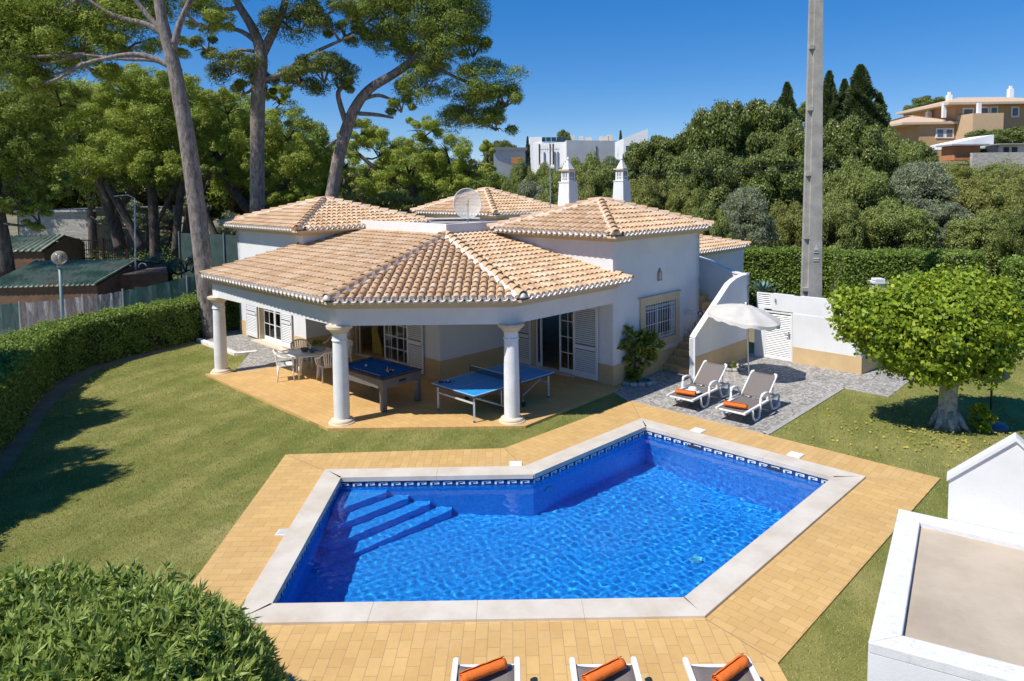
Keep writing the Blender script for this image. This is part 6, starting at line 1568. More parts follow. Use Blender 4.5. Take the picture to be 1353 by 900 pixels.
# the wood behind the villa's left side: stone pines and oaks further and further back
PR['pine'] = proto_tree(PINE, 3, 3.9, 70000, (.12, .05), 110, (1.15, 1, .7), rp=(.14, .24)); PR['pineb'] = proto_tree(PINEY, 3, 3.9, 70000, (.12, .05), 110, (1.15, 1, .7), rp=(.14, .24))
_dims = {'pine': 1, 'pineb': 1}
wood = [('pine', 20, 120, 52, 190, 'tree in the dark wood far behind the left edge sheds'), ('pineb', 110, 95, 50, 200, 'pale green pine in the wood above the far stone building'), ('pine', 215, 90, 54, 190, 'dense green pine in the wood directly behind the pale leaning trunk'),
 ('pineb', 300, 120, 52, 170, 'bright pine in the wood between the leaning and the forked trunk'), ('pine', 385, 150, 50, 150, 'green pine in the wood just right of the forked trunk'), ('pine', 455, 205, 52, 130, 'low green pine in the wood behind the dark leaning trunk'),
 ('pineb', 540, 200, 56, 150, 'bright low pine in the wood left of the satellite dish'), ('pine', 620, 205, 54, 130, 'green pine in the wood above the satellite dish'), ('oak', 60, 185, 60, 170, 'dark oak in the wood low behind the left sheds'), ('oak', 180, 190, 62, 170, 'dark oak in the wood low behind the steel post'),
 ('oak', 290, 195, 60, 170, 'dark oak in the wood low between the two tallest trunks'), ('oak', 395, 205, 58, 150, 'dark oak in the wood low right of the forked trunk'), ('oak', 490, 235, 46, 140, 'dark oak low behind the left hipped roof'), ('oak', 590, 240, 46, 130, 'dark oak low behind the middle hipped roof')]
for (kd, px, py, Y, w, lb) in wood: place(kd, px, py, Y, w, lb, 'oak_tree' if kd == 'oak' else 'pine_tree', 'tree', 'wood behind the villa')

# leafy ground cover filling the slope between the trees
def cover(name, label, n, xr, yr, mat, leaf):
    x = rng.uniform(xr[0], xr[1], n); y = yr[0] + (yr[1] - yr[0]) * rng.uniform(0, 1, n) ** 1.2
    z = np.array([hz(a, b) for a, b in zip(x, y)]); bumpy = .9 + .9 * np.sin(x * .9 + np.sin(y * .6) * 2) * np.sin(y * .8 + np.sin(x * .5))
    P = np.stack([x, y, z + rng.uniform(0, 1, n) * np.maximum(.15, bumpy)], 1)
    o = np_mesh(name, leaf_quads(P, np.tile([0, 0, .6], (n, 1)) + rdir(n) * .6, leaf[0], leaf[1], .5), 4, mat); tag(o, label, 'undergrowth', None, 'stuff')
cover('undergrowth_left', 'dry brown and green undergrowth beneath the pines at the left', 90000, (-45, -8), (29, 62), SCRUB, (.14, .07))
COL.objects[-1].name = 'scrub_cover'
cover('undergrowth', 'rough green undergrowth covering the wooded slope', 260000, (-6, 66), (36, 92), SCRUB, (.20, .10))

# ---- clipped hedges
def hedge(name, label, P, wid, H, mat, n_per, leaf=(.07, .045), taper=0.0, z0=0.02, group=None):
    """a clipped hedge along the plan polyline P (front edge), body extending to the left-hand side normal by wid"""
    t = empty(name, (P[0].x, P[0].y, 0), 0, label, 'hedge', group)
    A = [V(p.x, p.y) for p in P]; Bk = []
    for i, p in enumerate(A):
        d = (A[min(i + 1, len(A) - 1)] - A[max(i - 1, 0)]).normalized(); Bk.append(p + V(-d.y, d.x) * wid)
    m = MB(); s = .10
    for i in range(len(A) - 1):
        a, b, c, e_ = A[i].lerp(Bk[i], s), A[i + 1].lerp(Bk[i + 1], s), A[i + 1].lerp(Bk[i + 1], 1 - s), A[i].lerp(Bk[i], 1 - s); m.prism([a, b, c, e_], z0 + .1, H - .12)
    m.build('shade_core', CORE, t)  # solid dark core added to block light inside the hedge
    pts = []; nr = []
    def fill(a, b, c, d_, nrm):
        ar = ((b - a).length + (c - d_).length) / 2 * ((d_ - a).length + (c - b).length) / 2; n = int(ar * n_per)
        u = rng.uniform(0, 1, (n, 1)); v = rng.uniform(0, 1, (n, 1)); a, b, c, d_ = [np.array(q) for q in (a, b, c, d_)]
        p = a * (1 - u) * (1 - v) + b * u * (1 - v) + c * u * v + d_ * (1 - u) * v
        bump_ = .05 * np.sin(p[:, :1] * 5.1 + p[:, 2:] * 4) * np.sin(p[:, 1:2] * 4.3 + 1) + rng.normal(size=(n, 1)) * .028 - .02
        pts.append(p + np.array(nrm) * bump_); nr.append(np.tile(np.array(nrm, float), (n, 1)))
    for i in range(len(A) - 1):
        a, b, c, e_ = A[i], A[i + 1], Bk[i + 1], Bk[i]; d = (b - a).normalized(); nf = (d.y, -d.x, .15)
        fill(at(a, z0), at(b, z0), at(b, H), at(a, H), nf); fill(at(a, H), at(b, H), at(c, H), at(e_, H), (0, 0, 1)); fill(at(e_, H * .6), at(c, H * .6), at(c, H), at(e_, H), (-d.y, d.x, .1))
    for e0, e1, sg in ((A[0], Bk[0], -1), (A[-1], Bk[-1], 1)):
        d = (e1 - e0).normalized(); fill(at(e0, z0), at(e1, z0), at(e1, H), at(e0, H), (d.y * sg, -d.x * sg, .1))
    P_ = np.concatenate(pts); N_ = np.concatenate(nr); P_ = P_ + N_ * (.14 * rng.uniform(0, 1, (len(P_), 1)) ** 9)
    kp = (np.sin(P_[:, 0] * 3.1 + P_[:, 2] * 5) * np.sin(P_[:, 1] * 3.7 + 2 * P_[:, 2]) > -.62) | (rng.uniform(size=len(P_)) < .3); P_ = P_[kp]; N_ = N_[kp]
    np_mesh('foliage', leaf_quads(P_, N_ * .5 + rdir(len(P_)) * .7, leaf[0], leaf[1], .3, N_ + 0), 4, mat, t); return t
hp = [V(-8.4, 8.6), V(-9.3, 11), V(-10.4, 13.2), V(-11.5, 15.6), V(-12.5, 17.6), V(-13.1, 19.3), V(-13.2, 20.9), V(-12.7, 22.2), V(-12.0, 23.6), V(-11.4, 25.0), V(-10.8, 27)]
hedge('hedge', 'long clipped green hedge curving round the left lawn', hp, 1.25, 1.42, HEDGE, 1500, (.075, .05))
h2 = lambda a, b, Y0, Y1: [D(a, 400, Y0), D((a + b) / 2, 400, (Y0 + Y1) / 2), D(b, 400, Y1)]
zt2 = D(1190, 337, 26).z
hedge('hedge', 'tall clipped hedge behind the garden wall, left of and behind the utility pole', [V(p.x, p.y) for p in h2(952, 1112, 28.5, 27.5)], 1.6, D(1030, 333, 28).z, HEDGE, 900, (.10, .07))
hedge('hedge', 'tall clipped hedge running right from the utility pole towards the round tree', [V(p.x, p.y) for p in h2(1114, 1300, 26.0, 25.2)], 1.6, D(1200, 337, 25.6).z, HEDGE, 1000, (.10, .07))
hedge('hedge', 'clipped hedge end at the right picture edge behind the round tree', [V(p.x, p.y) for p in h2(1338, 1460, 22.5, 21.5)], 1.6, D(1345, 350, 22).z, HEDGE, 1000, (.10, .07))

# ---- clipped round tree on the right lawn
rt = empty('clipped_tree', (9.49, 14.62, 0), 0, 'clipped bright green broadleaf tree with pale knobbly trunk on the right lawn', 'tree')
Yt = 14.75; tb0 = D(1253, 560, Yt); m = MB()
KB = NT('pale_knobbly_bark'); KB.rough(.9); _p = KB.coord('World'); _n = KB.noise(9, 6, .7, _p, .4); KB.link(KB.ramp(_n, [(.35, (.22, .20, .16)), (.52, (.42, .40, .35)), (.7, (.55, .53, .48))]), KB.b.inputs['Base Color']); KB.bump(_n, .8, .04)
m.tube([(tb0.x, Yt, -.02), (tb0.x, Yt, .12), (tb0.x - .02, Yt, .4), (tb0.x - .02, Yt, .8), (tb0.x + .02, Yt, 1.2), (tb0.x, Yt, 1.6)], [.27, .225, .19, .175, .19, .23], 16)
for k, (a, L_) in enumerate(((200, .5), (250, .42), (310, .5), (20, .4), (90, .4), (150, .4))):
    d = V(math.cos(rad(a)), math.sin(rad(a))); c = V(tb0.x, Yt); m.tube([at(c + d * .15, .42), at(c + d * .27, .15), at(c + d * L_ * .8, .0)], [.06, .07, .03], 8)
for k in range(7):
    a = k * .9; m.tube([(tb0.x, Yt, 1.1), (tb0.x + .35 * math.cos(a), Yt + .35 * math.sin(a), 1.6), (tb0.x + .9 * math.cos(a), Yt + .8 * math.sin(a), 2.2)], [.12, .08, .03], 7)
m.build('trunk', KB.m, rt, smooth=True)
def shell_leaves(c, R, n, flat=.7, bumps=.07, seed=0):
    d = rdir(n); c = np.array(c); R = np.array(R)
    bm_ = 1 + bumps * np.sin(d[:, 0] * 7 + seed) * np.sin(d[:, 1] * 6 + 2 * seed) + bumps * .7 * np.sin(d[:, 2] * 11 + d[:, 0] * 5 + seed)
    r = bm_ * (1 - np.abs(rng.normal(size=n)) * .07)
    P = c + d * r[:, None] * R; return P, d
pp_, dd_ = [], []
for (px, py, rx, ry, dy, n) in ((1235, 432, 88, 58, .0, 16000), (1288, 412, 48, 44, .3, 7500), (1312, 440, 30, 38, .2, 4500), (1142, 416, 38, 30, -.1, 7000), (1178, 440, 46, 34, -.2, 6000), (1285, 462, 46, 38, -.15, 7000), (1232, 472, 46, 32, -.3, 6000), (1225, 394, 48, 28, .5, 5000), (1275, 382, 42, 22, .4, 4500), (1200, 412, 40, 34, -.2, 4000), (1305, 462, 24, 24, .1, 2200), (1198, 474, 28, 22, -.1, 2500), (1308, 396, 26, 22, .4, 2200)):
    c = D(px, py, Yt + dy); rx_, rz_ = rx * Yt / FPX, ry * Yt / FPX; P, d = shell_leaves(c, (rx_, min(rx_, 1.3) * .85, rz_), n, bumps=.10, seed=px * .1); pp_.append(P); dd_.append(d)
P = np.concatenate(pp_); d = np.concatenate(dd_)
P = P + np.stack([np.sin(P[:, 2] * 9 + P[:, 1] * 5), np.sin(P[:, 0] * 8), np.sin(P[:, 0] * 7 + P[:, 1] * 6)], 1) * .035
kp = (np.sin(P[:, 0] * 9 + P[:, 2] * 6) * np.sin(P[:, 2] * 11 + P[:, 1] * 5) + np.sin(P[:, 0] * 17 + 1) * .5 * np.sin(P[:, 2] * 19) > -.28) | (rng.uniform(size=len(P)) < .30); P = P[kp]; d = d[kp]; P = P + d * (.24 * rng.uniform(0, 1, (len(P), 1)) ** 7)
np_mesh('crown', leaf_quads(P, d * .35 + rdir(len(P)) * .9 - [0, 0, .35], .105, .075, .3, d), 4, FICUS, rt)
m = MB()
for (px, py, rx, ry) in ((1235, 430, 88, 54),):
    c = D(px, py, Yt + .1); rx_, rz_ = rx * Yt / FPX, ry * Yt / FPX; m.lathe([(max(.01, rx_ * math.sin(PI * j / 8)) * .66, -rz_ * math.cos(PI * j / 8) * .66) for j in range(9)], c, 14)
m.build('inner_shade_core', CORE, rt, smooth=True)  # solid dark core added as shade inside the crown
sb = empty('shrub', (tb0.x + .55, 14.5, 0), 0, 'small bright green sprouting shrub at the foot of the clipped tree trunk', 'shrub')
P, d = puff_points((tb0.x + .52, 14.45, .30), (.30, .28, .34), 10, 1500, (.3, .45)); m = MB(); m.tube([(tb0.x + .5, 14.45, 0), (tb0.x + .52, 14.45, .35)], [.02, .012], 5); m.build('stem', BARKD, sb); np_mesh('foliage', leaf_quads(P, d, .09, .055, .6), 4, FICUS, sb)

# ---- big foreground bush, lower left
fb = empty('bush', (-4.2, 5.6, 0), 0, 'large dense bush of long pointed leaves in the lower left corner', 'bush')
top = [(60, 800, 130, 66, 5.9), (170, 830, 110, 70, 5.6), (250, 860, 80, 60, 5.5), (300, 885, 56, 44, 5.3), (20, 870, 120, 70, 5.0), (130, 900, 130, 80, 4.9), (-60, 800, 110, 70, 5.8)]
pts = []; dirs = []
# canopy surface as a height field over a plan blob
n = 17000
ub = rng.uniform(0, 2 * PI, n); rb_ = np.sqrt(rng.uniform(0, 1, n))
cxb, cyb, Rxb, Ryb = -4.45, 5.45, 2.60, 1.72
xx = cxb + Rxb * rb_ * np.cos(ub); yy = cyb + Ryb * rb_ * np.sin(ub)
hh = 1.66 * (1 - rb_ ** 5) ** .5 * (1 + .022 * np.sin(xx * 3.1) * np.sin(yy * 3.7 + 1) + .03 * np.sin(xx * 11 + yy * 7) * np.sin(yy * 13))
lay = np.abs(rng.normal(size=n)) * .16
P = np.stack([xx, yy, np.maximum(.1, hh - lay + .22 * rng.uniform(0, 1, n) ** 7)], 1)
d = np.stack([(xx - cxb) / Rxb * rb_ ** 3, (yy - cyb) / Ryb * rb_ ** 3, .9 + 0 * xx], 1)
# leaves grouped in whorls: each shoot carries several long leaves
ns = len(P); per = 8
S_ = d + rng.normal(size=(ns, 3)) * .35; S_ /= np.linalg.norm(S_, axis=1)[:, None]
PP = np.repeat(P, per, 0); SS = np.repeat(S_, per, 0); off = rdir(ns * per); ax_ = SS * .75 + off * .75; ax_ /= np.linalg.norm(ax_, axis=1)[:, None]
PP = PP + ax_ * .05 - SS * rng.uniform(0, .07, (ns * per, 1))
np_mesh('foliage', leaf_quads(PP, ax_, .130, .030, .12, SS), 4, BUSH, fb)
m = MB(); m.lathe([(1.0, .05), (1.3, .5), (1.35, .9), (1.0, 1.2), (.3, 1.28)], (0, 0, 0), 24); vs = [Vector((v[0] * 1.55 + cxb, v[1] * .98 + cyb, v[2])) for v in m.v]; m.v = [tuple(v) for v in vs]; m.build('shade_core', CORE, fb, smooth=True)  # solid dark core added as shade under the bush leaves
# blue grey slatted fence in the very corner
fe = empty('picket_fence', (-4.3, 4.4, 0), 0, 'blue grey metal picket fence in the lower left corner in front of the bush', 'fence')
fa, fb2 = G(-60, 878, 1.6), G(70, 893, 1.6); dfe = (fb2 - fa).normalized(); Lf = (fb2 - fa).length; m = MB(); zt3 = 1.57
k = 0
while k * .068 < Lf:
    p = fa + dfe * k * .068; m.box((p.x, p.y, zt3 / 2), (.042, .02, zt3), math.atan2(dfe.y, dfe.x)); k += 1
m.build('pickets', simple('blue_grey_paint', (.30, .36, .40), .5, .1, 4), fe); m = MB(); 
for z in (.4, 1.35): m.bar(at(fa, z) + V(0, .03), at(fb2, z) + V(0, .03), .02, .05)
m.build('rails', simple('blue_grey_rail', (.28, .33, .37), .5, .1, 4), fe)

# ---- shrub by the villa wall
sh = empty('shrub', (3.4, 18.45, 0), 0, 'broad leaved green shrub growing from the stone ring at the villa wall', 'shrub')
m = MB()
for k in range(5): m.tube([(3.4, 18.45, 0), (3.35 + .1 * math.sin(k * 2), 18.45, .5), (3.3 + .35 * math.sin(k * 1.7), 18.4 + .25 * math.cos(k * 1.3), 1.15)], [.03, .022, .012], 6)
m.build('stems', BARKD, sh, smooth=True)
pp_, dd_ = [], []
for (px, py, rx, ry, n) in ((838, 450, 36, 16, 750), (816, 455, 14, 10, 200), (860, 452, 20, 13, 300), (842, 474, 22, 13, 350), (832, 494, 19, 10, 300), (858, 470, 14, 9, 160), (826, 436, 14, 5, 60)):
    c = D(px, py, 18.45); P, d = puff_points(c, (rx * 18.45 / FPX, .34, ry * 18.45 / FPX), 12, n, (.25, .4)); pp_.append(P); dd_.append(d)
P = np.concatenate(pp_); d = np.concatenate(dd_); np_mesh('foliage', leaf_quads(P, d * [1, 1, .3] + [0, 0, -.25], .17, .095, .5, d * .4 + [0, 0, 1]), 4, GARD, sh)
for (x, y, z, rx, n, lf, mt, nm, lb, prt) in ((6.45, 19.75, .12, .12, 90, (.10, .03), GARD, 'small_plant', 'tiny green plant in the stone ring at the foot of the stair wall', None),):
    e_ = empty(nm, (x, y, 0), 0, lb, 'plant'); P, d = puff_points((x, y, z), (rx, rx, rx), 5, n); np_mesh('foliage', leaf_quads(P, d + [0, 0, .5], lf[0], lf[1], .4), 4, mt, e_)
P, d = puff_points((tc.x + .22, tc.y + .1, .97), (.22, .12, .10), 8, 500, (.3, .5)); np_mesh('foliage', leaf_quads(P, d + [0, 0, .3], .07, .02, .6), 4, GARD, pt)
# agave behind the garden wall
ag = empty('agave', (8.1, 24.2, 0), 0, 'blue green agave rosette between the stair wall and the tall hedge', 'plant'); m = MB(); ac = D(1008, 385, 24.0)
for k in range(26):
    a = k * 2.4; el = .35 + .9 * (k / 26); L_ = .75 - .25 * (k / 26); d = Vector((math.cos(a) * math.cos(el), math.sin(a) * math.cos(el), math.sin(el))); c = Vector((ac.x, 24.0, ac.z - .1)); sd = d.cross(Vector((0, 0, 1))).normalized() * .055
    mid = c + d * L_ * .5 + V(0, 0, .05); tip = c + d * L_ + V(0, 0, .02); m.add([c - sd * .6, mid - sd, tip, mid + sd, c + sd * .6], [(0, 1, 3, 4), (1, 2, 3)])
m.build('leaves', simple('agave_leaf', (.10, .20, .17), .5, .2, 6), ag); m = MB(); m.tube([(ac.x, 24, 0), (ac.x, 24, ac.z - .05)], .12, 8); m.build('stump', BARKD, ag)

# ---- grass blades
def inpoly(x, y, poly):
    c = np.zeros(len(x), bool); n = len(poly)
    for i in range(n):
        a, b = poly[i], poly[(i + 1) % n]; cond = ((a.y > y) != (b.y > y)) & (x < (b.x - a.x) * (y - a.y) / (b.y - a.y + 1e-12) + a.x); c ^= cond
    return c
GRASS = leaf_mat('grass_blades', (.18, .21, .045), (.52, .50, .17), (.32, .33, .09), .3, .5, .6)
n = 620000; x = rng.uniform(-13, 16, n); y = rng.uniform(6.5, 24, n)
keep = inpoly(x, y, lawnpoly) & ~inpoly(x, y, deckout) & ~inpoly(x, y, pf) & ~inpoly(x, y, gr) & ~inpoly(x, y, gl) & ~inpoly(x, y, q)
x, y = x[keep], y[keep]; n = len(x); P = np.stack([x, y, np.zeros(n)], 1)
hb = rng.uniform(.018, .042, (n, 1)); lean = rng.normal(size=(n, 2)) * .016; wv = rdir(n) * [1, 1, 0] * .005
tri = np.stack([P - wv, P + wv, P + np.concatenate([lean, hb], 1)], 1).reshape(-1, 3)
o = np_mesh('grass', tri, 3, GRASS); tag(o, 'short mown green grass of the villa lawns', 'grass', None, 'stuff')
# fallen yellow leaves
n = 420; x = rng.normal(9.0, 1.3, n); y = rng.normal(14.2, .95, n); kp = ~inpoly(x, y, deckout) & inpoly(x, y, lawnpoly) & ~inpoly(x, y, gr); P = np.stack([x, y, np.full(n, .045)], 1)[kp]
o = np_mesh('fallen_leaves', leaf_quads(P, rdir(len(P)) * [1, 1, .2], .07, .045, .2, np.tile([0, 0, 1.], (len(P), 1))), 4, leaf_mat('yellow_leaf', (.35, .30, .04), (.62, .52, .08), None, .2)); tag(o, 'yellow fallen leaves scattered on the lawn under the clipped tree', 'leaves', None, 'stuff')

# ================================================================== NEIGHBOURS AND FAR BUILDINGS
# left street: pale path, fence, sheds
WOODB = simple('brown_planks', (.15, .085, .045), .8, .3, 3, .3, 20)
GREENR = NT('green_corrugated'); GREENR.rough(.5); _p = GREENR.coord('World'); _n = GREENR.noise(.9, 6, .7, _p); GREENR.link(GREENR.ramp(_n, [(.42, (.17, .23, .16)), (.56, (.36, .41, .32)), (.66, (.30, .22, .15))]), GREENR.b.inputs['Base Color']); GREENR = GREENR.m
def shed(name, lb, e0, e1, r0, r1, zg=0.0, ribs=14, grp='green roofed sheds'):
    """e0,e1 eave line (left,right); r0,r1 ridge line (left,right)"""
    t = empty(name, ((e0.x + e1.x) / 2, e0.y, zg), 0, lb, 'shed', grp)
    m = MB(); n_ = ribs * 4; vs = []
    up = ((r0 - e0).cross(e1 - e0)); up = -up.normalized() if up.z < 0 else up.normalized()
    for i in range(n_ + 1):
        u = i / n_; w_ = .10 if (i % 4) == 0 else 0
        vs += [e0.lerp(e1, u) + up * w_ - (r0 - e0).normalized() * .15, r0.lerp(r1, u) + up * w_]
    m.add(vs, [(2 * i, 2 * i + 2, 2 * i + 3, 2 * i + 1) for i in range(n_)]); rf = m.build('roof', GREENR, t); sm = rf.modifiers.new('t', 'SOLIDIFY'); sm.thickness = .03
    m = MB(); bk0, bk1 = at(r0 + (r0 - e0) * 1.0, zg), at(r1 + (r1 - e1) * 1.0, zg)
    zb = [at(e0, zg), at(e1, zg), bk1, bk0]; dz = V(0, 0, .06)
    e0b, e1b, r0b, r1b = e0 - dz, e1 - dz, r0 - dz, r1 - dz; k0, k1 = at(bk0, e0.z - .06), at(bk1, e1.z - .06)
    m.add(zb + [e0b, e1b, k1, k0, r0b, r1b], [(0, 1, 5, 4), (1, 2, 6, 9, 5), (2, 3, 7, 6), (3, 0, 4, 8, 7), (3, 2, 1, 0)]); m.build('walls', WOODB, t)
    m = MB(); m.add([r0b + dz * 1.2, r1b + dz * 1.2, k1 + dz * 1.2, k0 + dz * 1.2], [(0, 1, 2, 3)]); bk = m.build('rear_roof', GREENR, t); sm = bk.modifiers.new('t', 'SOLIDIFY'); sm.thickness = .03
shed('shed', 'low brown shed with streaked green ribbed roof, nearest behind the fence', D(-20, 379, 27.3), D(128, 375, 27), D(50, 346, 31), D(182, 344, 30.6), 0, 22)
shed('shed', 'smaller brown shed with green ribbed roof further back, left of the dark iron gate', D(-40, 332, 34), D(58, 331, 34), D(10, 313, 37.5), D(86, 311, 37.3), 0, 12)
m = MB(); a, b = D(128, 376, 29), D(190, 347, 32)
lw = empty('lean_to_wall', (-18, 30, 0), 0, 'low brown plank lean to at the right end of the nearest shed', 'lean to'); m.prism([V(a.x, 28.5), V(D(215, 360, 29).x, 29.4), V(D(215, 360, 33).x, 33), V(a.x, 32)], 0, 1.9); m.build('walls', WOODB, lw); m = MB(); m.prism([V(a.x - .1, 28.4), V(D(217, 360, 29).x, 29.3), V(D(217, 360, 33).x, 33.1), V(a.x, 32.1)], 1.9, 1.95); m.build('roof', simple('dark_roofing', (.10, .07, .06), .8), lw)
# mesh fence
MESHG = NT('green_shade_net'); MESHG.rough(.9); _p = MESHG.coord('World'); _n = MESHG.noise(2.2, 6, .75, MESHG.scale(_p, (3, 3, .4))); MESHG.link(MESHG.ramp(_n, [(.35, (.03, .10, .09)), (.6, (.10, .22, .19)), (.7, (.3, .34, .34))]), MESHG.b.inputs['Base Color'])
_t = MESHG.new('ShaderNodeBsdfTransparent'); _mm = MESHG.new('ShaderNodeMixShader'); _mm.inputs[0].default_value = .85; MESHG.link(_t.outputs[0], _mm.inputs[1]); MESHG.link(MESHG.b.outputs[0], _mm.inputs[2]); MESHG.link(_mm.outputs[0], MESHG.out.inputs[0])
MESHW = NT('grey_wire_netting'); MESHW.rough(.8); _p = MESHW.coord('World'); _n = MESHW.noise(3.5, 6, .75, MESHW.scale(_p, (3, 3, .5))); MESHW.link(MESHW.ramp(_n, [(.35, (.17, .18, .18)), (.6, (.40, .41, .41))]), MESHW.b.inputs['Base Color'])
_t = MESHW.new('ShaderNodeBsdfTransparent'); _mm = MESHW.new('ShaderNodeMixShader'); MESHW.link(MESHW.ramp(_n, [(.4, (.45,) * 3), (.6, (.9,) * 3)]), _mm.inputs[0]); MESHW.link(_t.outputs[0], _mm.inputs[1]); MESHW.link(MESHW.b.outputs[0], _mm.inputs[2]); MESHW.link(_mm.outputs[0], MESHW.out.inputs[0])
fn = empty('mesh_fence', (-16, 25, 0), 0, 'wire fence with green and grey netting running behind the left hedge', 'fence')
fp_ = [D(x, 420, y) for x, y in ((-60, 23.6), (28, 24.6), (112, 25.4), (165, 26.2), (250, 27.6), (300, 28.6))]; tops = [392, 390, 382, 375, 358, 352]
for i in range(5):
    a, b = fp_[i], fp_[i + 1]; za, zb = D(0, tops[i], a.y).z - 0, D(0, tops[i + 1], b.y).z; m = MB(); n_ = 14; vs = []
    za = EYE - (tops[i] - 245) * a.y / FPX + .0; zb = EYE - (tops[i + 1] - 245) * b.y / FPX
    for k in range(n_ + 1):
        u = k / n_; p = a.lerp(b, u) + V(0, .03 * math.sin(k * 1.7)); zt_ = za + (zb - za) * u - .03 * math.sin(PI * u) + .015 * math.sin(k * 2.3); vs += [at(p, 0), at(p, zt_)]
    m.add(vs, [(2 * k, 2 * k + 2, 2 * k + 3, 2 * k + 1) for k in range(n_)]); m.build('netting', MESHW.m if i in (1, 2) else MESHG.m, fn)
for i, p in enumerate(fp_):
    m = MB(); zt_ = EYE - (tops[i] - 245) * p.y / FPX + .08; m.tube([at(p, 0) - V(0, .06), at(p, zt_) - V(0, .06)], .03, 8); m.build('post', METAL, fn)
sheet('street_pavement', [[V(-26, 17), V(-15.2, 17.5), V(-14.9, 20.5), V(-14.6, 22.8), V(-12.6, 27), V(-12.8, 28), V(-18, 24.8), V(-30, 23)]], .0, simple('pale_pavement', (.50, .47, .42), .9, .15, 1.5))
# lamp post with globe
lp = empty('globe_lamp', (-16.0, 24.0, 0), 0, 'grey lamp post with clear globe standing between the hedge and the netting fence', 'street lamp')
m = MB(); m.tube([(-15.97, 24, 0), (-15.97, 24, 2.85)], [.07, .05], 12); m.lathe([(.09, 2.8), (.10, 2.86), (.07, 2.93)], (-15.97, 24, 0), 14); m.build('post', simple('grey_green_paint', (.20, .27, .27), .5, .1), lp, smooth=True)
GLB = NT('clear_globe'); _f = GLB.new('ShaderNodeFresnel'); _f.inputs[0].default_value = 1.8; _t = GLB.new('ShaderNodeBsdfTransparent'); _t.inputs[0].default_value = (.8, .76, .7, 1); GLB.spec(.8); GLB.rough(.1); GLB.b.inputs['Base Color'].default_value = (.6, .56, .5, 1)
_a = GLB.new('ShaderNodeMath', operation='ADD'); _a.inputs[1].default_value = .22; GLB.link(_f.outputs[0], _a.inputs[0]); _mm = GLB.new('ShaderNodeMixShader'); GLB.link(_a.outputs[0], _mm.inputs[0]); GLB.link(_t.outputs[0], _mm.inputs[1]); GLB.link(GLB.b.outputs[0], _mm.inputs[2]); GLB.link(_mm.outputs[0], GLB.out.inputs[0])
m = MB(); m.lathe([(.245 * math.sin(PI * j / 14) + .001, -.245 * math.cos(PI * j / 14)) for j in range(15)], (-15.97, 24, 3.14), 28); m.build('globe', GLB.m, lp, smooth=True)
m = MB(); m.lathe([(.03, 2.93), (.035, 3.05), (.05, 3.1), (.05, 3.2), (.02, 3.24)], (-15.97, 24, 0), 10); m.build('bulb', simple('bulb_white', (.75, .74, .7), .4), lp, smooth=True)
# thin pole with arm
tpo = empty('steel_post', (D(177, 380, 30).x, 30, 0), 0, 'thin pale steel post with a short curved arm standing left of the pale pine trunk', 'post'); a = D(178, 375, 30); b = D(178, 262, 30)
m = MB(); m.tube([(a.x, 30, 0), (b.x, 30, b.z)], .035, 8); m.tube([(b.x, 30, b.z), (b.x - .3, 30, b.z + .15), (b.x - .9, 30, b.z + .1)], .02, 6); m.tube([(b.x + .35 * math.cos(t) * .5 + .2, 30, a.z + .75 + .16 * math.sin(t)) for t in [k * .5 for k in range(8)]], .025, 6); m.build('shaft', simple('pale_steel', (.42, .47, .47), .5), tpo, smooth=True)
# dark iron gate and stone house behind the sheds
ig = empty('iron_gate', (D(130, 330, 40).x, 40, 0), 0, 'dark barred iron gate between the far shed and the leaning pine trunks', 'gate'); a, b = D(104, 330, 40), D(168, 330, 40.5); za, zb = D(104, 316, 40).z, D(104, 345, 40).z
m = MB()
for z in (za - .1, zb + .15, (za + zb) / 2): m.bar(at(a, z), at(b, z), .04, .05)
for k in range(26): p = a.lerp(b, k / 25); m.tube([at(p, max(zb, 0.0)), at(p, za)], .018, 5)
m.build('bars', simple('dark_iron', (.035, .02, .02), .5), ig); m = MB()
for u in (0, .5, 1): p = a.lerp(b, u); m.box((p.x, p.y, za / 2), (.12, .12, za + .1))
m.build('gate_posts', simple('dark_iron_post', (.04, .02, .02), .5), ig)
RUB = brick_mat('rubble_masonry', (.42, .38, .33), (.56, .52, .46), (.36, .33, .30), .35, .12, .02, .5, .9, .35, uv='Object')
RB2 = NT('stone_wall'); RB2.rough(.9); _p = RB2.coord('World'); _n = RB2.noise(1.6, 7, .8, RB2.scale(_p, (1, 1, 2.6))); RB2.link(RB2.ramp(_n, [(.36, (.26, .23, .20)), (.5, (.45, .41, .36)), (.68, (.60, .56, .50))]), RB2.b.inputs['Base Color']); RB2.bump(_n, .8, .06)
sh2 = empty('stone_house', (D(95, 300, 50).x, 50, 0), 0, 'low pale stone building with flat roof seen between the pines at the far left', 'building'); a, b = D(25, 300, 50), D(126, 300, 50); zt4 = D(100, 280, 50).z
m = MB(); m.prism([V(a.x, 50), V(b.x, 50), V(b.x + 1.2, 58), V(a.x, 58)], 0, zt4); m.build('walls', RB2.m, sh2); m = MB(); m.prism([V(a.x - .2, 49.8), V(b.x + .2, 49.8), V(b.x + 1.4, 58.2), V(a.x - .2, 58.2)], zt4, zt4 + .15); m.build('roof', simple('pale_roof', (.45, .44, .45), .9, .2, 1), sh2)
m = MB(); c0, c1_ = D(126, 300, 56), D(190, 300, 58); zt5 = D(150, 272, 57).z
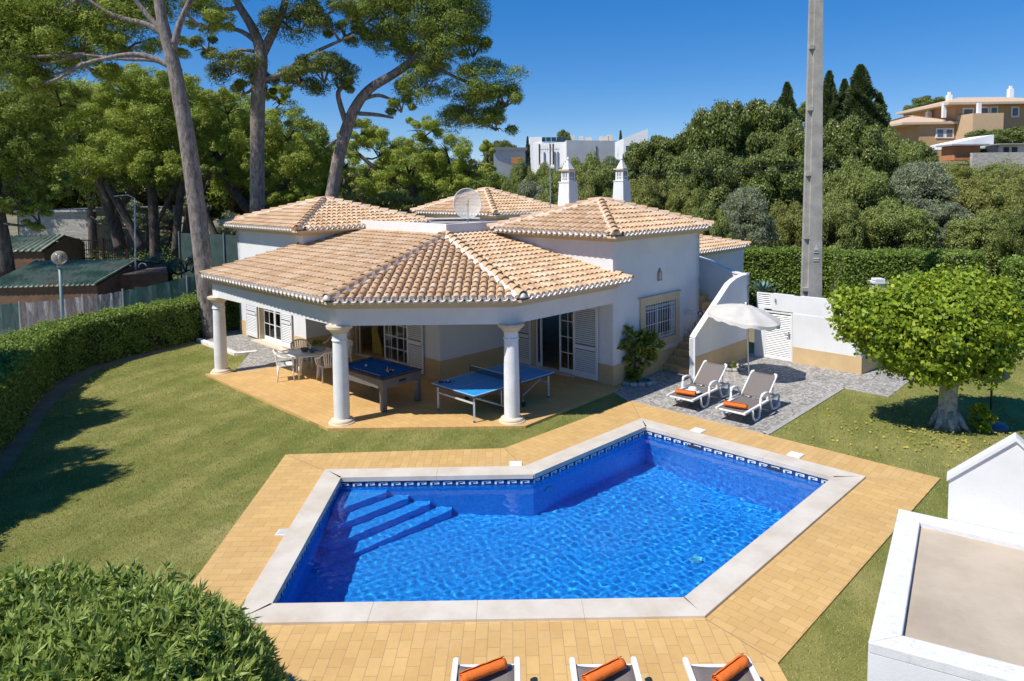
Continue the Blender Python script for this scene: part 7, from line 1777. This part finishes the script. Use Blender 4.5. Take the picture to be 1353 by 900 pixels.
fh = empty('far_garage', (c0.x, 57, 0), 0, 'grey roofed low outbuilding behind the leaning pine trunks at the far left', 'building'); m.prism([V(c0.x, 56), V(c1_.x, 57), V(c1_.x, 64), V(c0.x, 64)], 0, zt5 - .3); m.build('walls', simple('grey_wall', (.42, .41, .40), .9, .15, 1), fh); m = MB(); m.prism([V(c0.x - .5, 55.5), V(c1_.x + .5, 56.5), V(c1_.x + .5, 64), V(c0.x - .5, 64)], zt5 - .3, zt5 - .1); m.build('roof', simple('light_grey_roof', (.5, .5, .52), .8, .1, 1), fh)
# dark fence with netting left of the villa, back
df = empty('dark_fence', (D(280, 330, 34).x, 34, 0), 0, 'dark green screening fence under the pines behind the villa left wall', 'fence'); a, b = D(238, 330, 36), D(330, 330, 33); za = D(270, 309, 35).z; m = MB(); m.prism([V(a.x, 36), V(b.x, 33), V(b.x, 33.05), V(a.x, 36.05)], 0, za); m.build('screen', simple('dark_green_screen', (.03, .06, .055), .9, .4, 2), df); m = MB()
for u in (0, .33, .66, 1): p = a.lerp(b, u); p.y = 36 - 3 * u - .06; m.tube([at(p, 0), at(p, za + .1)], .04, 6)
m.build('fence_posts', METAL, df)

# pale hilltop building
YB = 120; PALE = simple('pale_render', (.60, .59, .58), .85, .10, .25, c2=(.50, .48, .46)); PALW = simple('bright_render', (.78, .78, .78), .85, .05, .3)
pbld = empty('hilltop_building', (D(755, 215, YB).x, YB, hz(10, YB)), 0, 'long pale flat roofed building with solar panels on the hilltop behind the chimneys', 'building')
xa, xm, xb = D(701, 215, YB).x, D(748, 215, YB).x, D(820, 215, YB + 3).x; z0_, z1_ = D(750, 232, YB).z, D(750, 186, YB).z
m = MB(); m.prism([V(xm + .0, YB - 1.5), V(xb, YB + 2), V(xb, YB + 14), V(xm, YB + 14)], z0_ - 4, z1_); m.build('right_wing', PALE, pbld)
m = MB(); m.prism([V(xa, YB + 2), V(xm - .02, YB), V(xm - .02, YB + 14), V(xa, YB + 14)], z0_ - 4, D(720, 188, YB).z); m.build('left_wing', PALW, pbld)
m = MB(); m.prism([V(xa, YB + 1.9), V(xa + 2.1, YB + 1.6), V(xa + 2.1, YB + 8), V(xa, YB + 8)], z0_ - 3, D(720, 180, YB).z); m.build('stair_tower', PALW, pbld)
for k in range(5):
    a = D(718 + k * 7, 184, YB + 2); m = MB(); m.box((a.x, YB + 2.6, a.z), (.85, .08, .95), R=Matrix.Rotation(rad(-35), 3, 'X')); m.build('solar_panel', simple('solar_panel', (.02, .03, .05), .2), pbld)
for k, (px, w_, h_, y_) in enumerate(((755, 1, 1.1, 181), (768, .6, .9, 182), (778, 1.0, .8, 183), (798, 1.6, .9, 182), (806, .8, 1.1, 181), (740, .7, .8, 182), (748, .5, 1.0, 179))):
    a = D(px, y_, YB + 8); m = MB(); m.box((a.x, YB + 8, a.z - .2), (w_, 1, h_)); m.build('roof_chimney', simple('cream_stack', (.58, .53, .46), .9), pbld)
m = MB()
for px in (713, 727, 731): a = D(px, 204, YB); m.box((a.x, YB + 1.05 - (px - 701) * .04, a.z), (.28, .25, 3.6))
for px, w_ in ((786, .9), (801, .6)): a = D(px, 203, YB); m.box((a.x, YB - 1.4 + (px - 748) * .0486, a.z), (w_, .2, 2.6))
m.build('window_openings', simple('dark_window', (.05, .05, .06), .4), pbld)
lb_ = empty('grey_shed', (D(675, 200, 100).x, 100, 0), 0, 'low grey roofed building on the skyline left of the pale building', 'building'); a, b = D(652, 200, 100), D(694, 200, 102); m = MB(); z0_, z1_ = D(670, 215, 100).z, D(670, 198, 100).z; m.prism([V(a.x, 100), V(b.x, 102), V(b.x, 110), V(a.x, 110)], z0_ - 4, z1_); m.build('walls', PALE, lb_); m = MB(); m.prism([V(a.x - .3, 99.7), V(b.x + .3, 101.7), V(b.x + .3, 110), V(a.x - .3, 110)], z1_, z1_ + .4); m.build('roof', simple('slate_grey', (.3, .3, .31), .8), lb_)
m = MB(); a = D(684, 210, 99); m.box((a.x, 99.5, a.z - .2), (1.8, .5, .9)); m.build('orange_awning', simple('rust_orange', (.45, .2, .06), .8, .3, 1), lb_)
wg = empty('white_gabled_house', (D(840, 190, 95).x, 95, 0), 0, 'white monopitch roofed house on the skyline right of the right chimney', 'building')
a, b, c = D(824, 190, 95), D(824, 183, 95), D(856, 170, 95); m = MB(); m.add([(a.x, 95, a.z - 4), (c.x, 95, a.z - 4), (c.x, 95, c.z), (a.x, 95, b.z), (a.x, 103, a.z - 4), (c.x, 103, a.z - 4), (c.x, 103, c.z), (a.x, 103, b.z)], [(0, 1, 2, 3), (7, 6, 5, 4), (1, 5, 6, 2), (4, 0, 3, 7), (3, 2, 6, 7)]); m.build('walls', PALW, wg)
m = MB(); a = D(830, 196, 94.9); m.box((a.x, 94.95, a.z), (.6, .1, .7)); m.build('window', simple('dark_pane', (.05, .06, .08), .3), wg)

# ochre villa on the hill
YV = 110; OV = simple('ochre_villa_wall', (.50, .32, .17), .85, .08, .3); OR_ = NT('pale_tile_roof'); OR_.rough(.8); _p = OR_.coord('World'); _w = OR_.new('ShaderNodeTexWave', bands_direction='X'); _w.inputs['Scale'].default_value = 1.6; OR_.link(_p, _w.inputs[0]); OR_.link(OR_.ramp(_w.outputs['Fac'], [(.2, (.46, .33, .22)), (.8, (.60, .46, .33))]), OR_.b.inputs['Base Color']); OR_ = OR_.m
ov = empty('ochre_villa', (D(1290, 190, YV).x, YV, 0), 0, 'large two storey ochre villa with pale hip roof on the hill, upper right', 'house')
def X(px, Y=YV): return D(px, 170, Y).x
def Z(py, px=1290, Y=YV): return D(px, py, Y).z
m = MB(); m.prism([V(X(1262), YV), V(X(1400), YV), V(X(1400), YV + 12), V(X(1262), YV + 12)], Z(215), Z(136)); m.build('main_walls', OV, ov)
m = MB(); m.prism([V(X(1215), YV + .0), V(X(1261.8), YV + .0), V(X(1261.8), YV + 12), V(X(1215), YV + 12)], Z(215), Z(161)); m.build('wing_walls', OV, ov)
m = MB(); m.prism([V(X(1263), YV - 4), V(X(1302), YV - 4), V(X(1302), YV - .05), V(X(1263), YV - .05)], Z(215), Z(153)); m.build('terrace_wall', simple('light_ochre', (.58, .40, .24), .85, .06), ov)
def hiproof(x0, x1, y0, y1, ze, zr, name, rx):
    m = MB(); e_ = .9; P_ = [V(x0 - e_, y0 - e_, ze), V(x1 + e_, y0 - e_, ze), V(x1 + e_, y1 + e_, ze), V(x0 - e_, y1 + e_, ze)]; ym = (y0 + y1) / 2; Rr_ = [V(x0 + rx, ym, zr), V(x1 - rx, ym, zr)]
    m.add(P_ + Rr_ + [p - V(0, 0, .35) for p in P_], [(0, 1, 5, 4), (1, 2, 5), (2, 3, 4, 5), (3, 0, 4), (6, 7, 1, 0), (7, 8, 2, 1), (8, 9, 3, 2), (9, 6, 0, 3), (9, 8, 7, 6)]); return m.build(name, OR_, ov)
hiproof(X(1250), X(1400), YV - 1, YV + 12, Z(136.5), Z(123), 'main_roof', 5.5); hiproof(X(1196), X(1261), YV + .2, YV + 11, Z(161), Z(147), 'wing_roof', 4.5)
for px, py, w_, h_, nm in ((1313, 148, .8, 1.3, 'window'), (1341, 148, .8, 1.2, 'window'), (1299, 149, 1.3, 1.4, 'window'), (1279, 150, 1.3, 1.3, 'window'), (1242, 176, .9, 1.1, 'window'), (1254, 176, .9, 1.1, 'window')):
    yy = YV - .05; a = D(px, py, yy); m = MB(); m.box((a.x, yy, a.z), (w_ + .5, .16, h_ + .5)); f_ = m.build(nm, PALW, ov); m = MB(); m.box((a.x, yy - .1, a.z), (w_, .06, h_)); m.build('pane', simple('far_pane', (.10, .13, .18), .2), f_)
for px in (1293, 1247):
    yy = YV - 3.4 if px == 1293 else YV - .4; m = MB(); a0_, b0_ = D(px, 154, yy), D(px, 138, yy); m.box((a0_.x, yy, (a0_.z + b0_.z) / 2), (.5, .5, b0_.z - a0_.z + .4)); m.build('veranda_column', PALW, ov)
for px, py in ((1254, 128), (1335, 120), (1227, 150)):
    a = D(px, py, YV + 6); m = MB(); m.box((a.x, YV + 6, a.z - .6), (.7, .7, 1.8)); m.box((a.x, YV + 6, a.z + .5), (.35, .35, .6)); m.build('chimney', PALW, ov)
YS = 96
ws = empty('white_sheds', (D(1310, 195, YS).x, YS, 0), 0, 'ramshackle white and orange low sheds below the ochre villa', 'shed')
def Xs(px): return D(px, 190, YS).x
def Zs(py, px=1300): return D(px, py, YS).z
m = MB(); m.add([(Xs(1258), YS, Zs(196)), (Xs(1313), YS, Zs(196)), (Xs(1313), YS, Zs(178)), (Xs(1258), YS, Zs(189)), (Xs(1258), YS + 5, Zs(196)), (Xs(1313), YS + 5, Zs(196)), (Xs(1313), YS + 5, Zs(178)), (Xs(1258), YS + 5, Zs(189))], [(0, 1, 2, 3), (7, 6, 5, 4), (1, 5, 6, 2), (4, 0, 3, 7), (3, 2, 6, 7)]); m.build('white_gable', PALW, ws)
m = MB(); m.prism([V(Xs(1306), YS - 2), V(Xs(1352), YS - 2), V(Xs(1352), YS - .2), V(Xs(1306), YS - .2)], Zs(212), Zs(193)); m.build('white_wall', simple('patchy_white', (.62, .62, .64), .9, .2, .5), ws)
m = MB(); m.prism([V(Xs(1243), YS - 3), V(Xs(1276), YS - 3), V(Xs(1276), YS - .2), V(Xs(1243), YS - .2)], Zs(212), Zs(194)); m.build('orange_wall', simple('orange_render', (.50, .19, .08), .9, .15, 1), ws)
m = MB(); m.prism([V(Xs(1236), YS - 3.6), V(Xs(1284), YS - 3.6), V(Xs(1284), YS - .1), V(Xs(1236), YS - .1)], Zs(193.8), Zs(192)); m.prism([V(Xs(1300), YS - 3.2), V(Xs(1362), YS - 3.2), V(Xs(1362), YS - .1), V(Xs(1300), YS - .1)], Zs(193), Zs(191.5)); m.build('corrugated_roof', simple('grey_sheet_roof', (.30, .29, .29), .8, .2, 1), ws)
m = MB()
for px in (1330, 1341): a = D(px, 198, YS - 2.1); m.box((a.x, YS - 2.05, a.z), (.7, .1, .7))
m.box((Xs(1295), YS - 2.4, Zs(201)), (1.6, .1, 1.4)); m.build('dark_openings', simple('dark_opening', (.05, .05, .06), .8), ws)
m = MB(); a, b = D(1285, 208, YS - 6), D(1365, 205, YS - 6); m.prism([V(a.x, YS - 6), V(b.x, YS - 6), V(b.x, YS - 5.5), V(a.x, YS - 5.5)], a.z - 2, a.z + .6)
o = m.build('rubble_wall', RB2.m); tag(o, 'rough pale rubble wall below the white sheds at the right edge', 'wall')
